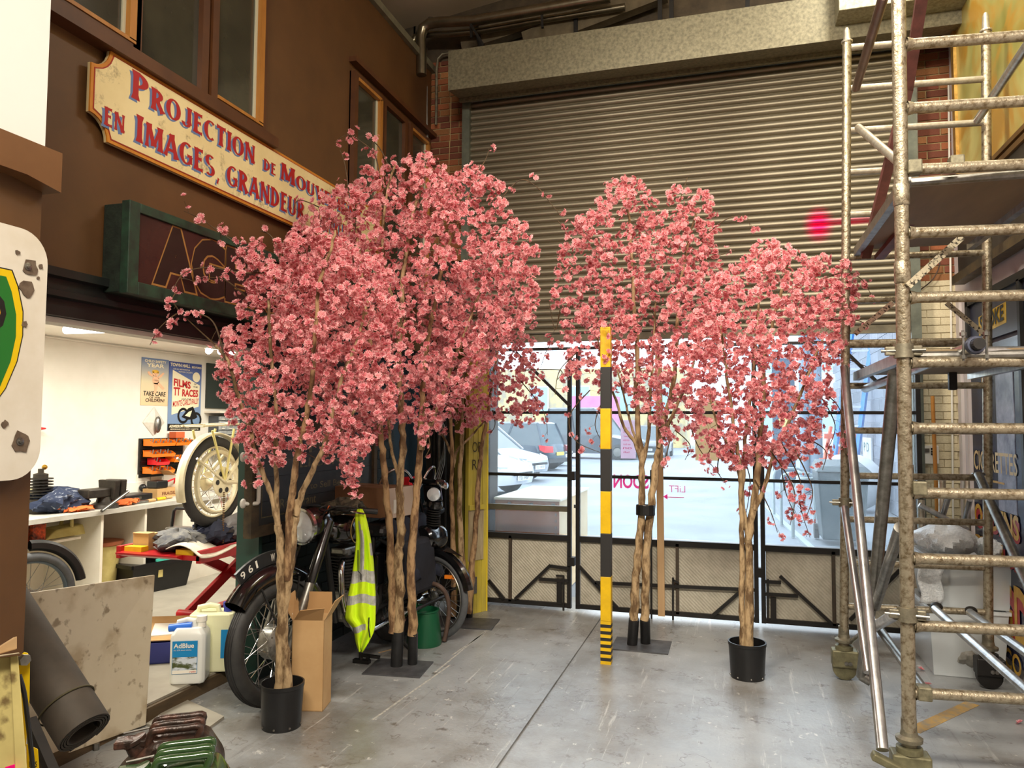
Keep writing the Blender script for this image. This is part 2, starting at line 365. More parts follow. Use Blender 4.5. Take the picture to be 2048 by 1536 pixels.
# ceiling: sloping soffit
z0_, z1_ = 5.24, 5.78
cl = MB(); cl.hexa([(-5.4, -4, 4.96), (1.9, -4, 5.94), (1.9, 6.42, 5.94), (-5.4, 6.42, 4.96), (-5.4, -4, 5.1), (1.9, -4, 6.05), (1.9, 6.42, 6.05), (-5.4, 6.42, 5.1)])
struct('wall_left', MB().box((-5.55, -4.1, 0), (-5.42, 8.8, 7)), M_dark)  # unseen outer wall, added to keep sky light from leaking in
struct('wall_back', MB().box((-5.5, 8.62, 0), (-2.9, 8.75, 7)), M_dark)  # unseen end wall, added to close the same sky leak
struct('wall_back', MB().box((-5.5, BY+.02, 2.4), (-2.88, BY+.25, 7)), mat('gable_boards', S(70, 60, 48), S(92, 80, 62), 6, .85))
struct('wall_back', MB().box((-2.95, BY+.2, 0), (-2.88, 8.7, 7)), M_dark)
struct('ceiling', cl, M_ceil)
struct('ceiling', MB().box((-4.2, -4, 6.9), (2, 7, 7)), M_dark)
struct('ceiling', MB().box((-4.2, 1, 4.84), (LX-.1, 6.6, 4.9)), M_dark)
# rafters seen behind the pipes and drop rods above the shutter box
rf = thing('roof_truss', 'dark timber rafter and steel rods above the grey shutter box', 'truss', (-1, 6.2, 4.7))
MB().bar(ony(1050, 88, 6.25), ony(1330, -20, 6.25), .1, .18).build('rafter', mat('pale_rafter', S(110, 98, 76), S(88, 78, 60), 8, .8), rf)
MB().bar(ony(925, 90, 6.3), ony(1180, 5, 6.3), .1, .16).build('rafter', MATS['pale_rafter'], rf)
for x, y0, y1 in ((1152, 62, 30), (1320, 38, -10), (1343, 35, -12), (1495, 12, -10), (962, 90, 30)):
    MB().bar(ony(x, y0+8, 6.2), ony(x-(14 if x < 1000 else 0), y1, 6.2), .035).build('steel_rod', M_iron, rf)

# ---------------------------------------------------- roller shutter
sh = thing('roller_shutter', 'grey ribbed steel roller shutter half lowered above the glazed gate', 'shutter', (-.4, SY, 2.2))
sx0, sx1 = ony(940, 400, SY).x, 1.28; zb = ony(1100, 684, SY).z; pitch = .0575
sl = MB(); P2 = [(-.008, .000), (.006, .002), (.018, .009), (.024, .020), (.023, .031), (.015, .042), (.003, .049), (-.008, .051), (-.008, .0575)]
vs = []
for (dy, z) in P2: vs += [(0, -dy, z), (1, -dy, z)]
slat_me = bpy.data.meshes.new('slat'); slat_me.from_pydata(vs, [], [(2*i, 2*i+1, 2*i+3, 2*i+2) for i in range(len(P2)-1)])
M_slat = mat('shutter_slat', S(158, 150, 130), S(132, 124, 106), 9, .36, .75, stretch=(.3, 1, 1), rough2=.6)
slat_me.materials.append(M_slat); slat_me.shade_smooth()
nsl = 37
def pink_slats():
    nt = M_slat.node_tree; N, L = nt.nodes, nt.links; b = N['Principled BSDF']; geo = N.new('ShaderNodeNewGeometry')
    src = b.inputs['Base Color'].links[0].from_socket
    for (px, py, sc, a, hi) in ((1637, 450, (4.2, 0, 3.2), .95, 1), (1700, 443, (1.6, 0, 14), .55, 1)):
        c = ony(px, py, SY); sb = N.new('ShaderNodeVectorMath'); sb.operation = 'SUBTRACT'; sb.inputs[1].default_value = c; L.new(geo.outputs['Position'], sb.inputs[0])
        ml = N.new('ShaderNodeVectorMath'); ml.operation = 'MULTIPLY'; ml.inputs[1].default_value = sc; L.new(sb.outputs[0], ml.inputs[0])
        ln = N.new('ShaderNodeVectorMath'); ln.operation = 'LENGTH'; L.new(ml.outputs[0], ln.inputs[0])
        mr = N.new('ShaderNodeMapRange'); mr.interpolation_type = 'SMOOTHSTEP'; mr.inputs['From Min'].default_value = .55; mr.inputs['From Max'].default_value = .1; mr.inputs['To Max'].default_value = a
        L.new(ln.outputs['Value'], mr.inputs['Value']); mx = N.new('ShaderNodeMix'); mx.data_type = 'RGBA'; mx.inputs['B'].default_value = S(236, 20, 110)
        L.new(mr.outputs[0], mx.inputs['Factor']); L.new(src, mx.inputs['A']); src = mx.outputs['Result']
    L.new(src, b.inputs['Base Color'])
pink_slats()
for i in range(nsl):
    o = bpy.data.objects.new('slat', slat_me); COL.objects.link(o); o.parent = sh
    o.location = V((sx0, SY, zb+.06+i*pitch))-sh.location; o.scale = (sx1-sx0, 1, 1)
ztop = zb+.06+nsl*pitch
MB().box((sx0, SY-.02, zb), (sx1, SY+.02, zb+.06)).build('bottom_rail', mat('shutter_rail', S(120, 112, 92), S(96, 90, 74), 9, .5, .5), sh)
for x in (sx0-.06, sx1-.01):
    MB().box((x, SY-.06, 0), (x+.07, SY+.03, ztop+.05)).build('guide_rail', mat('shutter_guide', S(104, 108, 94), S(84, 88, 78), 9, .5, .3), sh)
bx0, bxt, bxb = ony(896, 181, SY-.42), ony(896, 102, SY-.42), ony(914, 208, SY-.12)
yb, yf = SY-.1, SY-.42
bm_ = MB(); xr_ = 1.75
poly = [(yf, bxt.z), (yf, bx0.z), (SY-.16, bxb.z+.03), (SY-.16, bxb.z), (SY-.13, bxb.z), (SY+.1, bxb.z+.1), (SY+.1, bxt.z+.03)]
bm_.prism(poly, (bx0.x, 0, 0), (0, 1, 0), (0, 0, 1), (xr_-bx0.x, 0, 0))
bm_.build('shutter_box', M_galvd, sh)
q = ony(1670, 50, yf-.22); q2 = ony(1672, 22, yf-.22)
mt = MB(); mt.box((ony(1678, 22, yf-.22).x, yf-.22, q2.z), (xr_, yf+.0, q2.z+.6)); mt.build('motor_box', mat('motor_box_steel', S(170, 166, 140), S(134, 130, 106), 40, .5, .4), sh, bevel=.004)

# ---------------------------------------------------- ducts and conduit top left
du = thing('steel_duct', 'pair of shiny round steel ducts bending along the gable above the shutter box', 'duct', (-2.6, 6.1, 4.5))
DY = 6.05
for nm, pts, r in (('duct', [(843, 150), (843, 110), (842, 75), (846, 56), (858, 47), (880, 44), (950, 41), (1060, 22), (1220, -6)], .046), ('duct', [(826, 140), (826, 110), (826, 85), (831, 74), (845, 69), (900, 68), (960, 62), (1060, 44), (1250, 14)], .03)):
    MB().tube([ony(x, y, DY-(.02 if r > .04 else -.1)) for x, y in pts], r, 14).build(nm, mat('duct_steel', S(150, 142, 122), S(124, 116, 98), 5, .28, .95), du, smooth=True)
    for (x, y) in ((843, 98), (843, 66), (862, 46), (948, 41)) if r > .04 else ((826, 108), (826, 88)):
        MB().tube([ony(x-3*(x > 850), y-2*(x < 850), DY), ony(x+3*(x > 850), y+2*(x < 850), DY)], r*1.12, 14).build('collar', M_steel, du, smooth=True)
for x, y in ((943, 60), (1085, 40)):
    MB().bar(ony(x, y+16, DY), ony(x-2, y-26, DY), .02).build('pipe_bracket', M_iron, du)
MB().bar(ony(942, 50, 6.0), ony(968, 92, 6.0), .04, .02).build('pipe_bracket', M_iron, du)
cb = MB().tube([ony(x, y, BY-.06) for x, y in ((898, 106), (885, 108), (876, 118), (873, 140), (873, 200), (872, 250))], .012, 8)
setp(cb.build('conduit', M_galv, smooth=True), 'thin grey conduit curving down the red brick from the shutter box', 'conduit')
cb = MB().tube([ony(x, y, BY-.1) for x, y in ((838, 152), (850, 160), (853, 175), (853, 230), (855, 300), (857, 420), (858, 520))], .011, 8)
setp(cb.build('cable', mat('grey_cable', S(130, 126, 118), None, rough=.5), smooth=True), 'grey cable hanging down the corner beside the brown wall', 'cable')
cb = MB().tube([ony(x, y, BY-.5) for x, y in ((902, 195), (901, 260), (898, 330), (897, 420))], .0025, 4).build('hanging_line', mat('string', S(150, 130, 90), None, rough=.8))
setp(cb, 'fine tan line hanging in front of the red brick pier', 'string')

# ---------------------------------------------------- windows in the brown wall
M_wood = mat('varnished_wood', S(178, 122, 52), S(150, 96, 38), 10, .4, stretch=(1, 1, .15))
M_glass_d = mat('window_glass_dark', S(66, 64, 50), S(44, 42, 36), 1.2, .12, spec=.8)
def window(name, ya, yb_, za, zb_, ywood=True, first=True):
    w = setp(MB().box((LX+.002, ya-.05, za-.05), (LX+.012, yb_+.05, zb_+.05)).build(name, M_brown_d), kind='structure')
    MB().box((LX+.012, ya, za), (LX+.02, yb_, zb_)).build('pane', M_glass_d, w)
    t = .05
    f = MB(); f.box((LX, ya-t, za-t), (LX+.05, ya, zb_+t)); f.box((LX, yb_, za-t), (LX+.05, yb_+t, zb_+t)); f.box((LX, ya, zb_), (LX+.05, yb_, zb_+t)); f.box((LX, ya, za-t), (LX+.05, yb_, za))
    f.build('window_frame', M_brown_d, w)
    if ywood:
        g = MB(); g.box((LX+.02, yb_-.022, za), (LX+.056, yb_+.018, zb_)); g.box((LX+.02, ya, za-.012), (LX+.056, yb_+.018, za+.006)) if first else g.box((LX+.02, ya, zb_-.01), (LX+.056, yb_, zb_+.015))
        g.build('glazing_bead', M_wood, w)
        MB().box((LX+.018, yb_-.04, za), (LX+.03, yb_-.022, zb_)).build('glazing_strip', mat('pale_strip', S(190, 186, 160), None, rough=.5), w)
    return w
zsA = onx(380, 187, LX).z
y_ = lambda px, py: onx(px, py, LX).y
window('window_1', y_(40, 0)-.3, y_(248, 60), onx(248, 84, LX).z, 4.5)
window('window_2', y_(266, 100), y_(388, 140), onx(390, 186, LX).z, 4.5, ywood=False)
window('window_3', y_(420, 180), y_(507, 240), onx(509, 250, LX).z, 4.5)
zs = onx(320, 148, LX).z
struct('trim_6', MB().box((LX, y_(109, 30)-.4, zs-.06), (LX+.08, y_(535, 275), zs+.0)), M_brown_d)
zt = onx(705, 160, LX).z
window('window_4', y_(704, 250), y_(751, 250), 2.5, zt, first=False)
window('window_5', y_(762, 250), y_(800, 250), 2.5, zt, ywood=False)
window('window_6', y_(816, 250), y_(848, 270), 2.5, zt, first=False)
struct('trim_7', MB().box((LX, y_(698, 110), onx(698, 118, LX).z-.02), (LX+.06, BY, onx(698, 118, LX).z+.02)), M_brown_d)
# ============================================================ GATE
def paper(name, c):
    m = bpy.data.materials.new(name); m.use_nodes = True; nt = m.node_tree; N, L = nt.nodes, nt.links; b = N['Principled BSDF']; b.inputs['Base Color'].default_value = c; b.inputs['Roughness'].default_value = .8
    t = N.new('ShaderNodeBsdfTranslucent'); t.inputs['Color'].default_value = c; x = N.new('ShaderNodeMixShader'); x.inputs[0].default_value = .45; L.new(b.outputs[0], x.inputs[1]); L.new(t.outputs[0], x.inputs[2]); L.new(x.outputs[0], N['Material Output'].inputs['Surface']); MATS[name] = m; return m
M_kick = mat('chequer_plate', S(196, 190, 172), S(176, 170, 152), 12, .5, .1)
def chequer():
    nt = M_kick.node_tree; N, L = nt.nodes, nt.links; b = N['Principled BSDF']; tc = N.new('ShaderNodeTexCoord')
    mp = N.new('ShaderNodeMapping'); mp.inputs['Rotation'].default_value = (0, PI/4, 0); L.new(tc.outputs['Object'], mp.inputs['Vector'])
    ck = N.new('ShaderNodeTexWave'); ck.wave_type = 'BANDS'; ck.bands_direction = 'X'; ck.inputs['Scale'].default_value = 16; ck.inputs['Distortion'].default_value = 2.5; ck.inputs['Detail Scale'].default_value = 14
    L.new(mp.outputs[0], ck.inputs['Vector']); bp = N.new('ShaderNodeBump'); bp.inputs['Strength'].default_value = .5; bp.inputs['Distance'].default_value = .004
    L.new(ck.outputs['Fac'], bp.inputs['Height']); L.new(bp.outputs[0], b.inputs['Normal'])
chequer()
# dirty glass: see-through with a milky film of dust
mg = bpy.data.materials.new('dusty_glass'); mg.use_nodes = True; nt = mg.node_tree; N, L = nt.nodes, nt.links
for n_ in list(N): N.remove(n_)
out = N.new('ShaderNodeOutputMaterial'); tr = N.new('ShaderNodeBsdfTransparent'); gl = N.new('ShaderNodeBsdfGlossy'); gl.inputs['Roughness'].default_value = .05
tr.inputs['Color'].default_value = (.93, .97, 1, 1)
tl = N.new('ShaderNodeBsdfTranslucent'); tl.inputs['Color'].default_value = (.9, .96, 1, 1)
tc = N.new('ShaderNodeTexCoord'); no = N.new('ShaderNodeTexNoise'); no.inputs['Scale'].default_value = 1.6; no.inputs['Detail'].default_value = 9; no.inputs['Roughness'].default_value = .75; L.new(tc.outputs['Object'], no.inputs['Vector'])
mr = N.new('ShaderNodeMapRange'); mr.inputs['From Min'].default_value = .35; mr.inputs['From Max'].default_value = .8; mr.inputs['To Min'].default_value = .04; mr.inputs['To Max'].default_value = .13
L.new(no.outputs['Fac'], mr.inputs['Value']); m1 = N.new('ShaderNodeMixShader'); L.new(mr.outputs[0], m1.inputs[0]); L.new(tr.outputs[0], m1.inputs[1]); L.new(tl.outputs[0], m1.inputs[2])
fr = N.new('ShaderNodeFresnel'); fr.inputs['IOR'].default_value = 1.3; m2 = N.new('ShaderNodeMixShader'); L.new(fr.outputs[0], m2.inputs[0]); L.new(m1.outputs[0], m2.inputs[1]); L.new(gl.outputs[0], m2.inputs[2])
L.new(m2.outputs[0], out.inputs['Surface'])
gx = lambda px, py: ony(px, py, GY).x
gz = lambda px, py: ony(px, py, GY).z
Z = dict(top=gz(1100, 698), b1=gz(1140, 825), b2=gz(1130, 951), kick=gz(1130, 1076), bot=gz(1142, 1211))
def leaf(label, x0, x1, diag=(), muntins=(), extra=(), stiles=()):
    g = thing('gate_leaf', label, 'gate', ((x0+x1)/2, GY, Z['bot']-.02), group='glazed iron gate leaves')
    t = .032
    for x in (x0, x1): MB().box((x-t/2, GY-.02, Z['bot']-.02), (x+t/2, GY+.02, Z['top']+.01)).build('stile', M_iron, g)
    for k, h, dy in (('top', .022, .018), ('b1', .024, .016), ('b2', .024, .016), ('kick', .045, .02), ('bot', .035, .02)):
        MB().box((x0+t/2, GY-dy, Z[k]-h/2), (x1-t/2, GY+dy, Z[k]+h/2)).build('rail', M_iron, g)
    for (z) in extra: MB().box((x0+t/2, GY-.02, z-.022), (x1-t/2, GY+.018, z+.022)).build('rail', mat('weathered_rail', S(96, 92, 74), S(80, 76, 62), 9, .5), g)
    zs_ = [Z['kick']+.022, Z['b2'], Z['b1'], Z['top']]
    for a, b in zip(zs_[:-1], zs_[1:]): MB().box((x0+t/2, GY+.003, a+.01), (x1-t/2, GY+.007, b-.01)).build('pane', mg, g)
    xs = [x0+t/2]+sorted(stiles)+[x1-t/2]
    for a, b in zip(xs[:-1], xs[1:]): MB().box((a+.003, GY+.005, Z['bot']+.01), (b-.003, GY+.012, Z['kick']-.02)).build('kick_panel', M_kick, g)
    for x in stiles: MB().box((x-.012, GY-.02, Z['bot']), (x+.012, GY+.015, Z['kick'])).build('kick_stile', mat('brown_iron', S(74, 62, 48), S(54, 46, 36), 9, .6), g)
    for p, q_ in diag: MB().bar(ony(*p, GY-.025), ony(*q_, GY-.025), .024, .02, up=(0, 1, 0)).build('brace', M_iron, g)
    for p, q_ in muntins: MB().bar(ony(*p, GY-.035), ony(*q_, GY-.035), .014, .014, up=(0, 1, 0)).build('drop_bolt', M_iron, g)
    return g
xa, xb = gx(972, 1100)-.02, gx(1139, 1100)
xc, xd = gx(1156, 1100), gx(1512, 1100)
xe, xf_ = gx(1526, 1100), 1.27
g1 = leaf('left glazed gate leaf beside the yellow door, wooden crate seen behind its glass', xa, xb,
     diag=[((1032, 705), (1140, 812)), ((977, 1160), (1008, 1198)), ((1030, 1198), (1101, 1130)), ((1101, 1132), (1138, 1137)), ((1078, 1158), (1138, 1162))],
     muntins=[((1112, 1151), (1127, 1152)), ((1127, 1151), (1127, 1221))], extra=[gz(1060, 1015)], stiles=[gx(1021, 1150)])
MB().box((gx(1115, 1180), GY-.03, gz(1120, 1207)), (gx(1125, 1180), GY-.012, gz(1120, 1163))).build('lock_plate', M_iron, g1)
g2 = leaf('wide middle glazed gate leaf behind the striped post and its two-stemmed tree', xc, xd,
     diag=[((1158, 1132), (1235, 1216)), ((1190, 1165), (1510, 1180)), ((1422, 1234), (1482, 1182))],
     muntins=[((1302, 940), (1303, 1237)), ((1346, 1155), (1346, 1240)), ((1346, 1160), (1358, 1166))], stiles=[gx(1355, 1150)])
g3 = leaf('right glazed gate leaf behind the scaffold tower and wheelie bin', xe, xf_,
     diag=[((1560, 1152), (1664, 1248)), ((1528, 1163), (1562, 1165)), ((1530, 1188), (1596, 1192)), ((1700, 1240), (1800, 1140)), ((1612, 750), (1700, 660)), ((1694, 706), (1760, 770))],
     muntins=[((1536, 1158), (1536, 1240))], stiles=[gx(1667, 1150)])
MB().box((gx(1541, 1200), GY-.03, gz(1545, 1240)), (gx(1552, 1200), GY-.012, gz(1545, 1193))).build('lock_plate', M_iron, g3)
# hinge collars between the leaves
for g_, xx in ((g1, xb), (g2, xd)):
    for zz_ in (Z['b2'], Z['top']-.13, .4): MB().box((xx-.01, GY-.032, zz_-.035), (xx+.045, GY+.028, zz_+.035)).build('hinge', M_iron, g_)
# painted lettering and notices on the far side of the glass
pinkp = paper('pink_spray_paint', S(246, 50, 130))
tm = MB(); text(tm, 'LiFT', ony(1338, 984, GY+.012), (1, 0, 0), (0, 0, 1), .125, .052, .0, mirror=True)
tm.build('lettering', paper('pale_pink_paint', S(240, 110, 150)), g2)
tm = MB(); text(tm, 'SOON', ony(1227, 976, GY+.012), (1, 0, 0), (0, 0, 1), .28, .11, .03, mirror=True); tm.build('lettering', pinkp, g2)
tm = MB(); tm.bar(ony(1332, 994, GY+.012), ony(1368, 995, GY+.012), .006, .002, up=(0, 1, 0)); tm.add([ony(1326, 993, GY+.01), ony(1335, 988, GY+.01), ony(1335, 999, GY+.01)], [(0, 1, 2)])
tm.build('arrow', pinkp, g2)
def sheet(x0, x1, z0, z1, y): return MB().add([(x0, y, z0), (x1, y, z0), (x1, y, z1), (x0, y, z1)], [(0, 1, 2, 3)])
nb = sheet(gx(1241, 880), gx(1271, 880), gz(1241, 917), gz(1241, 840), GY+.014).build('paper_notice', paper('pink_paper', S(236, 206, 226)), g2)
tm = MB()
for i in range(7): text(tm, ('no entry', 'please', 'for', 'entrance', 'use door', 'on', 'left')[i], ony(1246, 858+i*8, GY+.0125), (1, 0, 0), (0, 0, 1), .05+.01*(i % 3), .014, .0, mirror=True)
tm.build('lettering', pinkp, g2)
sheet(gx(1390, 880), gx(1438, 880), gz(1390, 921), gz(1390, 800), GY+.02).build('card_notice', paper('brown_card', S(220, 180, 130)), g2)

# pale timber prop, striped post
setp(MB().obox(ony(1316, 1232, GY-.06), (.052, 0, 0), (0, .02, 0), (ony(1310, 705, GY-.06)-ony(1316, 1232, GY-.06))).build('timber_prop', mat('pale_timber', S(196, 164, 122), S(176, 142, 100), 6, .7, stretch=(1, 1, .1))), 'tall pale timber strip leaning upright on the gate behind the two-stemmed tree', 'timber')
pb = onz(1213, 1326); D_ = depth(pb)
sp = thing('striped_post', 'slim square post banded with yellow and black tape', 'post', pb)
ys = [655, 735, 817, 898, 982, 1066, 1152, 1240]; sw = .066
M_ty = mat('yellow_tape', S(226, 184, 20), S(206, 166, 16), 9, .4); M_tb = mat('charcoal_tape', S(38, 37, 36), None, rough=.5)
def zat(px, py, XY): # height on the vertical through XY seen at pixel row py
    lo, hi = 0., 6.
    for _ in range(40):
        mid = (lo+hi)/2; d = V((XY[0], XY[1], mid))-CC; yy = 768-F*d.dot(UP)/d.dot(FW)
        if yy > py: lo = mid
        else: hi = mid
    return (lo+hi)/2
for i, (a, b) in enumerate(zip(ys[:-1], ys[1:])):
    za, zb2 = zat(0, b, pb), zat(0, a, pb)
    MB().box((pb.x-sw/2, pb.y-sw/2, za), (pb.x+sw/2, pb.y+sw/2, zb2)).build('tape_band', M_ty if i % 2 == 0 else M_tb, sp, bevel=.003)
z1b = zat(0, 1240, pb); nb_ = 13
for i in range(nb_):
    MB().box((pb.x-sw/2, pb.y-sw/2, z1b*i/nb_), (pb.x+sw/2, pb.y+sw/2, z1b*(i+1)/nb_)).build('tape_band', M_ty if i % 2 == 0 else M_tb, sp)

# yellow folding door at the left of the gate
yd = thing('yellow_door', 'worn yellow boarded door folded back left of the gate', 'door', (-2.1, 5.7, 0))
A0, A1 = onz(938, 1212), onz(972, 1222); A0 = V((-2.03, 5.62, 0)); A1 = V((A1.x, A1.y, 0))
M_yel = mat('worn_yellow_paint', S(206, 186, 62), S(176, 160, 70), 7, .55, bump=.15, stretch=(1, 1, .3))
M_bare = mat('bare_worn_wood', S(190, 176, 140), S(140, 122, 90), 7, .7, stretch=(3, 3, .4))
dd = (A1-A0); L_ = dd.length; du_ = dd.normalized(); dn = V((-du_.y, du_.x, 0)); 
wv = .0
H_ = 2.15
for i in range(4):
    MB().obox(A0+du_*(L_*i/4+.002), du_*(L_/4-.004), dn*.04, (0, 0, H_)).build('board', M_yel, yd, bevel=.002)
MB().obox(A1-du_*.0, du_*.015, dn*.045, (0, 0, H_)).build('edge_strip', mat('bright_yellow_edge', S(226, 200, 50), None, rough=.5), yd)
MB().obox(A0-dn*.008+V((0, 0, .42)), du_*L_*.8, dn*.006, (0, 0, .4)).build('worn_panel', M_bare, yd)
MB().obox(A0-dn*.02+V((0, 0, .82)), du_*L_*.8, dn*.018, (0, 0, .04)).build('ledge', M_yel, yd)
MB().obox(A0-dn*.012+V((0, 0, .16)), du_*L_*.45, dn*.01, (0, 0, .13)).build('steel_patch', M_steel, yd)
MB().box((-2.2, 5.75, 0), (-2.08, 5.79, 2.2)).build('folded_leaf', mat('olive_yellow_paint', S(120, 112, 30), S(92, 88, 26), 7, .6), yd)
tm = MB(); text(tm, 'OR', A0-dn*.012+du_*.03+V((0, 0, 1.28)), du_, (0, 0, 1), .1, .08, -.01); text(tm, 'RE', A0-dn*.012+du_*.03+V((0, 0, 1.14)), du_, (0, 0, 1), .1, .08, -.01)
tm.build('scratched_letters', M_iron, yd)

# ============================================================ OUTSIDE
quad = MB().box((-40, 6.5, -.16), (40, 90, -.01)); struct('ground', quad, mat('wet_road', S(112, 120, 130), S(142, 150, 158), .9, .5, mix=(.35, .65), rough2=.7, detail=8))
cr = thing('wooden_crate', 'large pale plywood crate outside, against the left gate leaf', 'crate', (-2.0, 6.9, 0))
cx0, cx1, cy0, cy1, cz = -2.06, ony(1118, 1000, 6.42).x, 6.42, 7.75, ony(1118, 1003, 6.42).z
M_ply = mat('plywood', S(160, 108, 74), S(140, 90, 60), 3, .7, stretch=(.4, 1, 1))
MB().box((cx0, cy0, .0), (cx1, cy0+.02, cz)).build('side_panel', M_ply, cr)
MB().box((cx1-.02, cy0+.02, 0), (cx1, cy1, cz)).build('side_panel', mat('light_ply', S(226, 206, 170), S(210, 186, 146), 4, .7), cr)
MB().box((cx0-.01, cy0-.015, cz), (cx1+.015, cy1, cz+.02)).build('lid', mat('pale_lid', S(240, 234, 216), None, rough=.6), cr)
for i in range(4): MB().box((cx0+.12+i*.2, cy0-.02, cz-.05), (cx0+.15+i*.2, cy0-.0, cz-.02)).build('catch', M_steel, cr)
for i in range(14): MB().box((cx1-.035, cy0-.006, .04+i*cz/15), (cx1-.02, cy0, .06+i*cz/15)).build('rivet', M_steel, cr) if i < 14 else None
M_paintw = mat('white_car_paint', S(226, 228, 232), None, rough=.25, coat=.6)
M_paints = mat('silver_car_paint', S(168, 174, 180), None, rough=.3, metal=.4, coat=.6)
M_paintd = mat('dark_blue_car_paint', S(38, 62, 80), None, rough=.25, coat=.6)
M_paintk = mat('charcoal_car_paint', S(52, 60, 70), None, rough=.25, coat=.6)
M_cglass = mat('car_glass', S(60, 76, 84), None, rough=.08, spec=.8)
M_redl = mat('red_lens', S(226, 40, 50), None, rough=.2)
M_lamp = mat('clear_lens', S(220, 226, 230), None, rough=.1, metal=.3)
def car(label, nose, rz, paint, L=4.1, W=1.78, H=1.48, suv=0., rear=False, name='car', plate=None):
    """built with its nose at the origin pointing along +x"""
    c = thing(name, label, 'car', (nose[0], nose[1], 0), rz, 'cars parked in the yard')
    h = H; low = .78+.22*suv
    side = [(-L, .35), (-L+.02, low-.05), (-L+.1, low+.08), (-L*.62, low+.12), (-L*.27, low+.1), (-L*.08, low-.06), (-.03, low-.22), (0, .42), (-.05, .25), (-L+.08, .25)]
    b = MB(); K = 7
    def xsec(k): # width profile: rounded corners in plan
        return k
    n = len(side); rows = []
    for j in range(K+1):
        t = -1+2*j/K; y = W/2*t; ins = (abs(t)**4)
        for (x, z) in side:
            xx = x*(1-ins*.05)-ins*.22*(1 if x > -L/2 else 0)+ins*.16*(1 if x < -L*.8 else 0)
            b.v.append((xx, y*(1-.06*max(0, z-.6)), z-ins*.05*(z > .6)))
    for j in range(K):
        for i in range(n): b.f.append((j*n+i, (j+1)*n+i, (j+1)*n+(i+1) % n, j*n+(i+1) % n)); b.m.append(0)
    b.f += [tuple(range(n)), tuple(K*n+i for i in range(n-1, -1, -1))]; b.m += [0, 0]
    b.build('body', paint, c, local=True, smooth=True)
    g = MB(); z0, z1 = low+.04, h; xs0, xs1 = -L*.97+.1, -L*.24; xt0, xt1 = (-L*.9+.1 if suv or rear else -L*.82), -L*.42
    w0, w1 = W/2-.08, W/2-.26
    g.hexa([(xs0, -w0, z0), (xs1, -w0, z0), (xs1, w0, z0), (xs0, w0, z0), (xt0, -w1, z1-.05), (xt1, -w1, z1-.05), (xt1, w1, z1-.05), (xt0, w1, z1-.05)]); g.build('windows', M_cglass, c, local=True)
    r = MB(); r.hexa([(xt0-.02, -w1-.02, z1-.06), (xt1+.03, -w1-.02, z1-.06), (xt1+.03, w1+.02, z1-.06), (xt0-.02, w1+.02, z1-.06), (xt0+.1, -w1+.1, z1), (xt1-.1, -w1+.1, z1), (xt1-.1, w1-.1, z1), (xt0+.1, w1-.1, z1)])
    for s in (-1, 1):
        for (xb_, xt_) in ((xs0, xt0), (xs1, xt1), ((xs0+xs1)/2, (xt0+xt1)/2)): r.bar((xb_, s*w0, z0), (xt_, s*(w1+.01), z1-.04), .06)
    r.build('roof', paint, c, local=True)
    for x in (-.78, -L+.75):
        for s in (-1, 1):
            wh = MB(); wh.lathe((x, s*(W/2-.13), .32), (0, s, 0), [(.0, .0), (.32, .0), (.34, .06), (.34, .12), (.30, .15), (.22, .15), (.21, .12), (.0, .12)], 24)
            o = wh.build('wheel', M_rubber, c, local=True, smooth=True)
            hb = MB(); hb.lathe((x, s*(W/2-.0), .32), (0, s, 0), [(.2, .0), (.19, .02), (.05, .03), (0, .03)], 10); hb.build('hub_cap', M_steel, o, local=True)
    for s in (-1, 1):
        MB().hexa([(-.16, s*.5, low-.3), (-.16, s*.82, low-.32), (-.42, s*.84, low-.22), (-.1, s*.5, low-.3), (-.1, s*.48, low-.16), (-.2, s*.8, low-.14), (-.46, s*.84, low-.06), (-.16, s*.5, low-.14)]).build('headlamp', M_lamp, c, local=True)
        MB().hexa([(-L-.01, s*.5, low-.18), (-L+.12, s*.84, low-.18), (-L+.3, s*.86, low-.1), (-L+.05, s*.6, low-.18), (-L+.0, s*.5, low+.02), (-L+.12, s*.84, low+.04), (-L+.34, s*.86, low+.06), (-L+.06, s*.6, low+.02)]).build('tail_lamp', M_redl, c, local=True)
    MB().box((.0, -.42, .44), (.012, .42, low-.28)).build('grille', M_iron, c, local=True)
    o = MB().box((.012, -.26, .33), (.022, .26, .44)).build('number_plate', mat('white_plate', S(240, 240, 235), None, rough=.4), c, local=True)
    tm_ = MB(); text(tm_, plate or 'Y21 WSP', (.024, -.22, .35), (0, 1, 0), (0, 0, 1), .44, .07, .0); tm_.build('characters', M_iron, o, local=True)
    MB().box((-L-.02, -.26, .5), (-L-.01, .26, .61)).build('number_plate', mat('yellow_plate', S(236, 210, 60), None, rough=.4), c, local=True)
    MB().box((-L-.03, -W/2+.1, .27), (-L+.05, W/2-.1, .4)).build('bumper', M_blk, c, local=True)
    return c
n1 = onz(1046, 992)
car('white car nearest the gate, front end showing at the left', (n1.x, n1.y), math.radians(-12), M_paintw, 4.0, 1.72, 1.5, plate='T21 HSP')
n2 = onz(1062, 966)
car('silver car parked just beyond the white one, front end showing', (n2.x+.1, n2.y+.5), math.radians(-14), M_paints)
n3 = onz(1098, 945)
car('dark blue hatchback parked tail first with a large red rear lamp', (n3.x-3.9, n3.y+2.2), math.radians(180-14), M_paintd, rear=True, H=1.6)
n4 = onz(1132, 932)
car('small silver car with its front showing right of the dark hatchback', (n4.x, n4.y), math.radians(-16), M_paints, 4.0, 1.7, 1.4)
car('tall charcoal people carrier behind the parked cars', (n4.x+2.0, n4.y+6.5), math.radians(-12), M_paintk, 4.8, 1.95, 2.3, suv=1)
car('dark car far behind the striped post', (-3.9, 35), math.radians(-90), M_paintk, 4.2, 1.8, 1.5)
